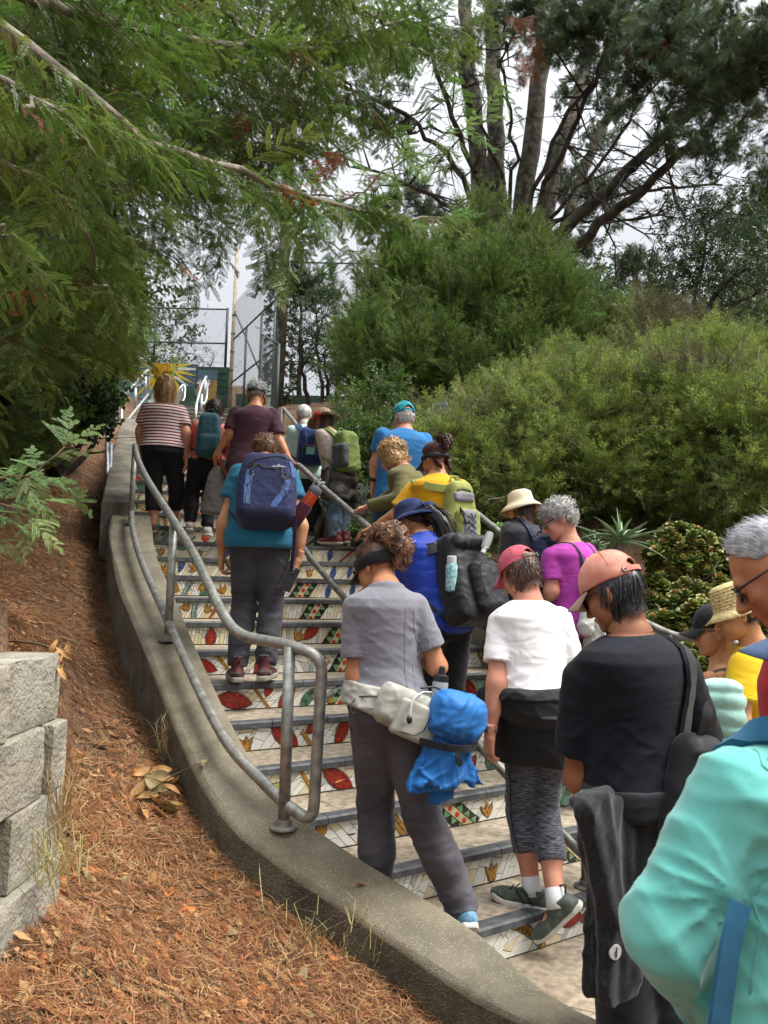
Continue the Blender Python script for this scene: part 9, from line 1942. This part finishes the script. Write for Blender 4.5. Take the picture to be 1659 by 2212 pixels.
def dryleaf(seed,L,w):
 q=np.random.default_rng(seed);mb=MB();n=8;vs=[];cv=q.uniform(-.5,.8);tw=q.normal()*.5
 for i in range(n):
  t=i/(n-1);ww=w*math.sin(math.pi*min(1,.04+t*.96))**.8;z=cv*L*.5*(t-.5)**2*2
  for j in(-1,-.5,0,.5,1):vs.append((j*ww+.05*L*math.sin(3*t),L*(t-.5),z+(.5*abs(j)*ww)+tw*j*ww*(t-.5)))
 mb.add(vs,[(i*5+j,i*5+j+1,(i+1)*5+j+1,(i+1)*5+j)for i in range(n-1)for j in range(4)]);v0=[(0,L*(-.5-.12),cv*L*.3),(0,L*-.45,cv*L*.25+.001)];mb.tube(v0,.0012,4);return mb
DL=[dryleaf(k,(.085,.11,.07,.095)[k%4],(.018,.022,.015,.012)[k%4]).mesh('dry_leaf',M_dry[k%3],True)for k in range(9)]
source('litter_leaf',DL[:3]);i_=np.nonzero((k_>.1)&(k_<.16))[0];scatter('leaf_litter','litter_leaf',np.c_[P,Z+.016][i_],Y[i_],N[i_]+r.normal(size=(len(i_),3))*.3,r.uniform(.4,1.0,len(i_)),r,kind='stuff')
r=np.random.default_rng(910)
def put_leaf(p,n,lab,grp,k=None,yaw=None,sc=1.0):
 o=bpy.data.objects.new('dry_leaf',DL[r.integers(9)if k is None else k]);C.objects.link(o);n=Vector(n);qt=n.to_track_quat('Z','Y');o.rotation_euler=(qt@Euler((r.normal()*.25,r.normal()*.25,r.uniform(0,6.28)if yaw is None else yaw)).to_quaternion()).to_euler();o.location=tuple(p);o.scale=(sc,)*3;tag(o,lab,'leaf',grp);return o
def on_ground(px,py):
 d=ray(px,py)
 t=np.arange(1.0,12,.01);P=d[None]*t[:,None]+np.array([0,0,CH]);k=np.nonzero(P[:,2]<terrain(P[:,0],P[:,1]))[0]
 return P[k[0]]if len(k)else None
for _ in range(150):
 x,y=r.uniform(5,780),r.uniform(1480,2205)
 if y<1500+max(0,(x-180))*.9 and x>200:pass
 p=on_ground(x,y)
 if p is None:continue
 d,sd=pdist(np.array([p[:2]]),LEFT)
 if sd[0]<0 or d[0]<.04 or(p[0]<BLK[0]+.05 and p[1]<2.5):continue
 put_leaf(p+[0,0,.018],gnorm(np.array([p[:2]]))[0],'dry curled leaf lying among the red brown needle litter','dry leaves scattered in the litter')
for _ in range(26):
 p=on_ground(r.normal()*42+345,r.normal()*28+1745)
 if p is None:continue
 d,sd=pdist(np.array([p[:2]]),LEFT)
 if sd[0]>0:put_leaf(p+[0,0,r.uniform(.02,.07)],(r.normal()*.5,-.3+r.normal()*.4,1),'large tan leaf in the leaf pile against the curb wall','leaf pile against the curb wall',int(r.choice([0,3,5,6,0])),None,1.35)
for _ in range(18):
 x,y=124+r.normal()*14,1400+abs(r.normal())*60;p=at(x,y,2.44+r.uniform(-.05,.1));put_leaf(p,(.5,-1,.3+r.normal()*.3),'tan dry leaf of the dead twig hanging beside the top block','leaves of the dead twig on the block wall',int(r.choice([3,0,6,3])),R(180)+r.normal()*.8,.7)
for(x,y,lb,k,s)in((443,1648,'yellow green curled leaf on the curb wall beside the rail',2,1.0),(735,1688,'small orange leaf on the curb wall right of the base flange',1,.5),(760,1805,'single orange leaf fallen flat on the front curb wall',4,.55),(780,1912,'brown spray of needles on top of the curb wall',7,.9)):
 p=onstair(x,y,WDZ+.012)
 if p is not None:put_leaf(p,(0,0,1),lb,None,k,None,s)
tw_=empty('dead_twig',tuple(at(100,1400,2.45)),label='dead leafy twig lying over the top of the block wall',cat='twig');mb=MB();mb.tube(spline([at(-20,1385,2.6),at(60,1388,2.55),at(118,1410,2.48),at(128,1500,2.45)],5),[.004]*16,5);W2(tw_,'stem',mb,M_twig)
for k,(pa,pb,D,lb)in enumerate((((300,1735),(455,1640),3.5,'thin dry stick leaning from the leaf pile onto the curb wall'),((600,2100),(755,1985),2.55,'thin bare stick propped against the front of the curb wall'),((268,1620),(500,1555),4.0,'fine dry stem lying across the curb wall under the rail'))):
 a_=on_ground(*pa);b_=onstair(*pb,WDZ+.02)
 if a_ is None or b_ is None:continue
 o=MB().tube(spline([a_+[0,0,.02],(a_+b_)/2+[0,0,.03],b_],5),[.004,.004,.0035,.003,.003,.003,.003,.0025,.0025,.002,.002],5).obj('dry_stick',M_twig);tag(o,lb,'stick')
M_str=leafmat('dry_grass','#8d7a4e','#b9a878',.2,.8,.2)
def wisps(label,px,D,n,seed,L=.25):
 q=np.random.default_rng(seed);mb=MB()
 for _ in range(n):
  p=at(px[0]+q.normal()*px[2],px[1]+q.normal()*px[3],D+q.normal()*.05);d=np.array([q.normal()*.25,q.normal()*.25-.1,1])*L*q.uniform(.5,1.2);s=np.array([1,.3,0])*.0014
  e=p+d*.6+np.array([q.normal(),q.normal(),0])*.02;f_=p+d+np.array([q.normal(),q.normal(),-.3])*.05;mb.add([p-s,p+s,e+s*.8,e-s*.8,f_],[(0,1,2,3),(3,2,4)])
 o=mb.obj('dry_grass',M_str);tag(o,label,'dry grass',kind='stuff')
wisps('pale dry grass wisps beside the block wall',(128,1800,8,40),2.35,50,1);wisps('dry grass at the lower left of the block wall',(110,1900,40,25),2.2,60,2,.18);wisps('green tinged grass tuft by the curb wall',(358,1630,10,14),4.05,26,3,.22);wisps('dry grass wisps against the front curb',(700,2050,60,40),2.6,40,4,.12)
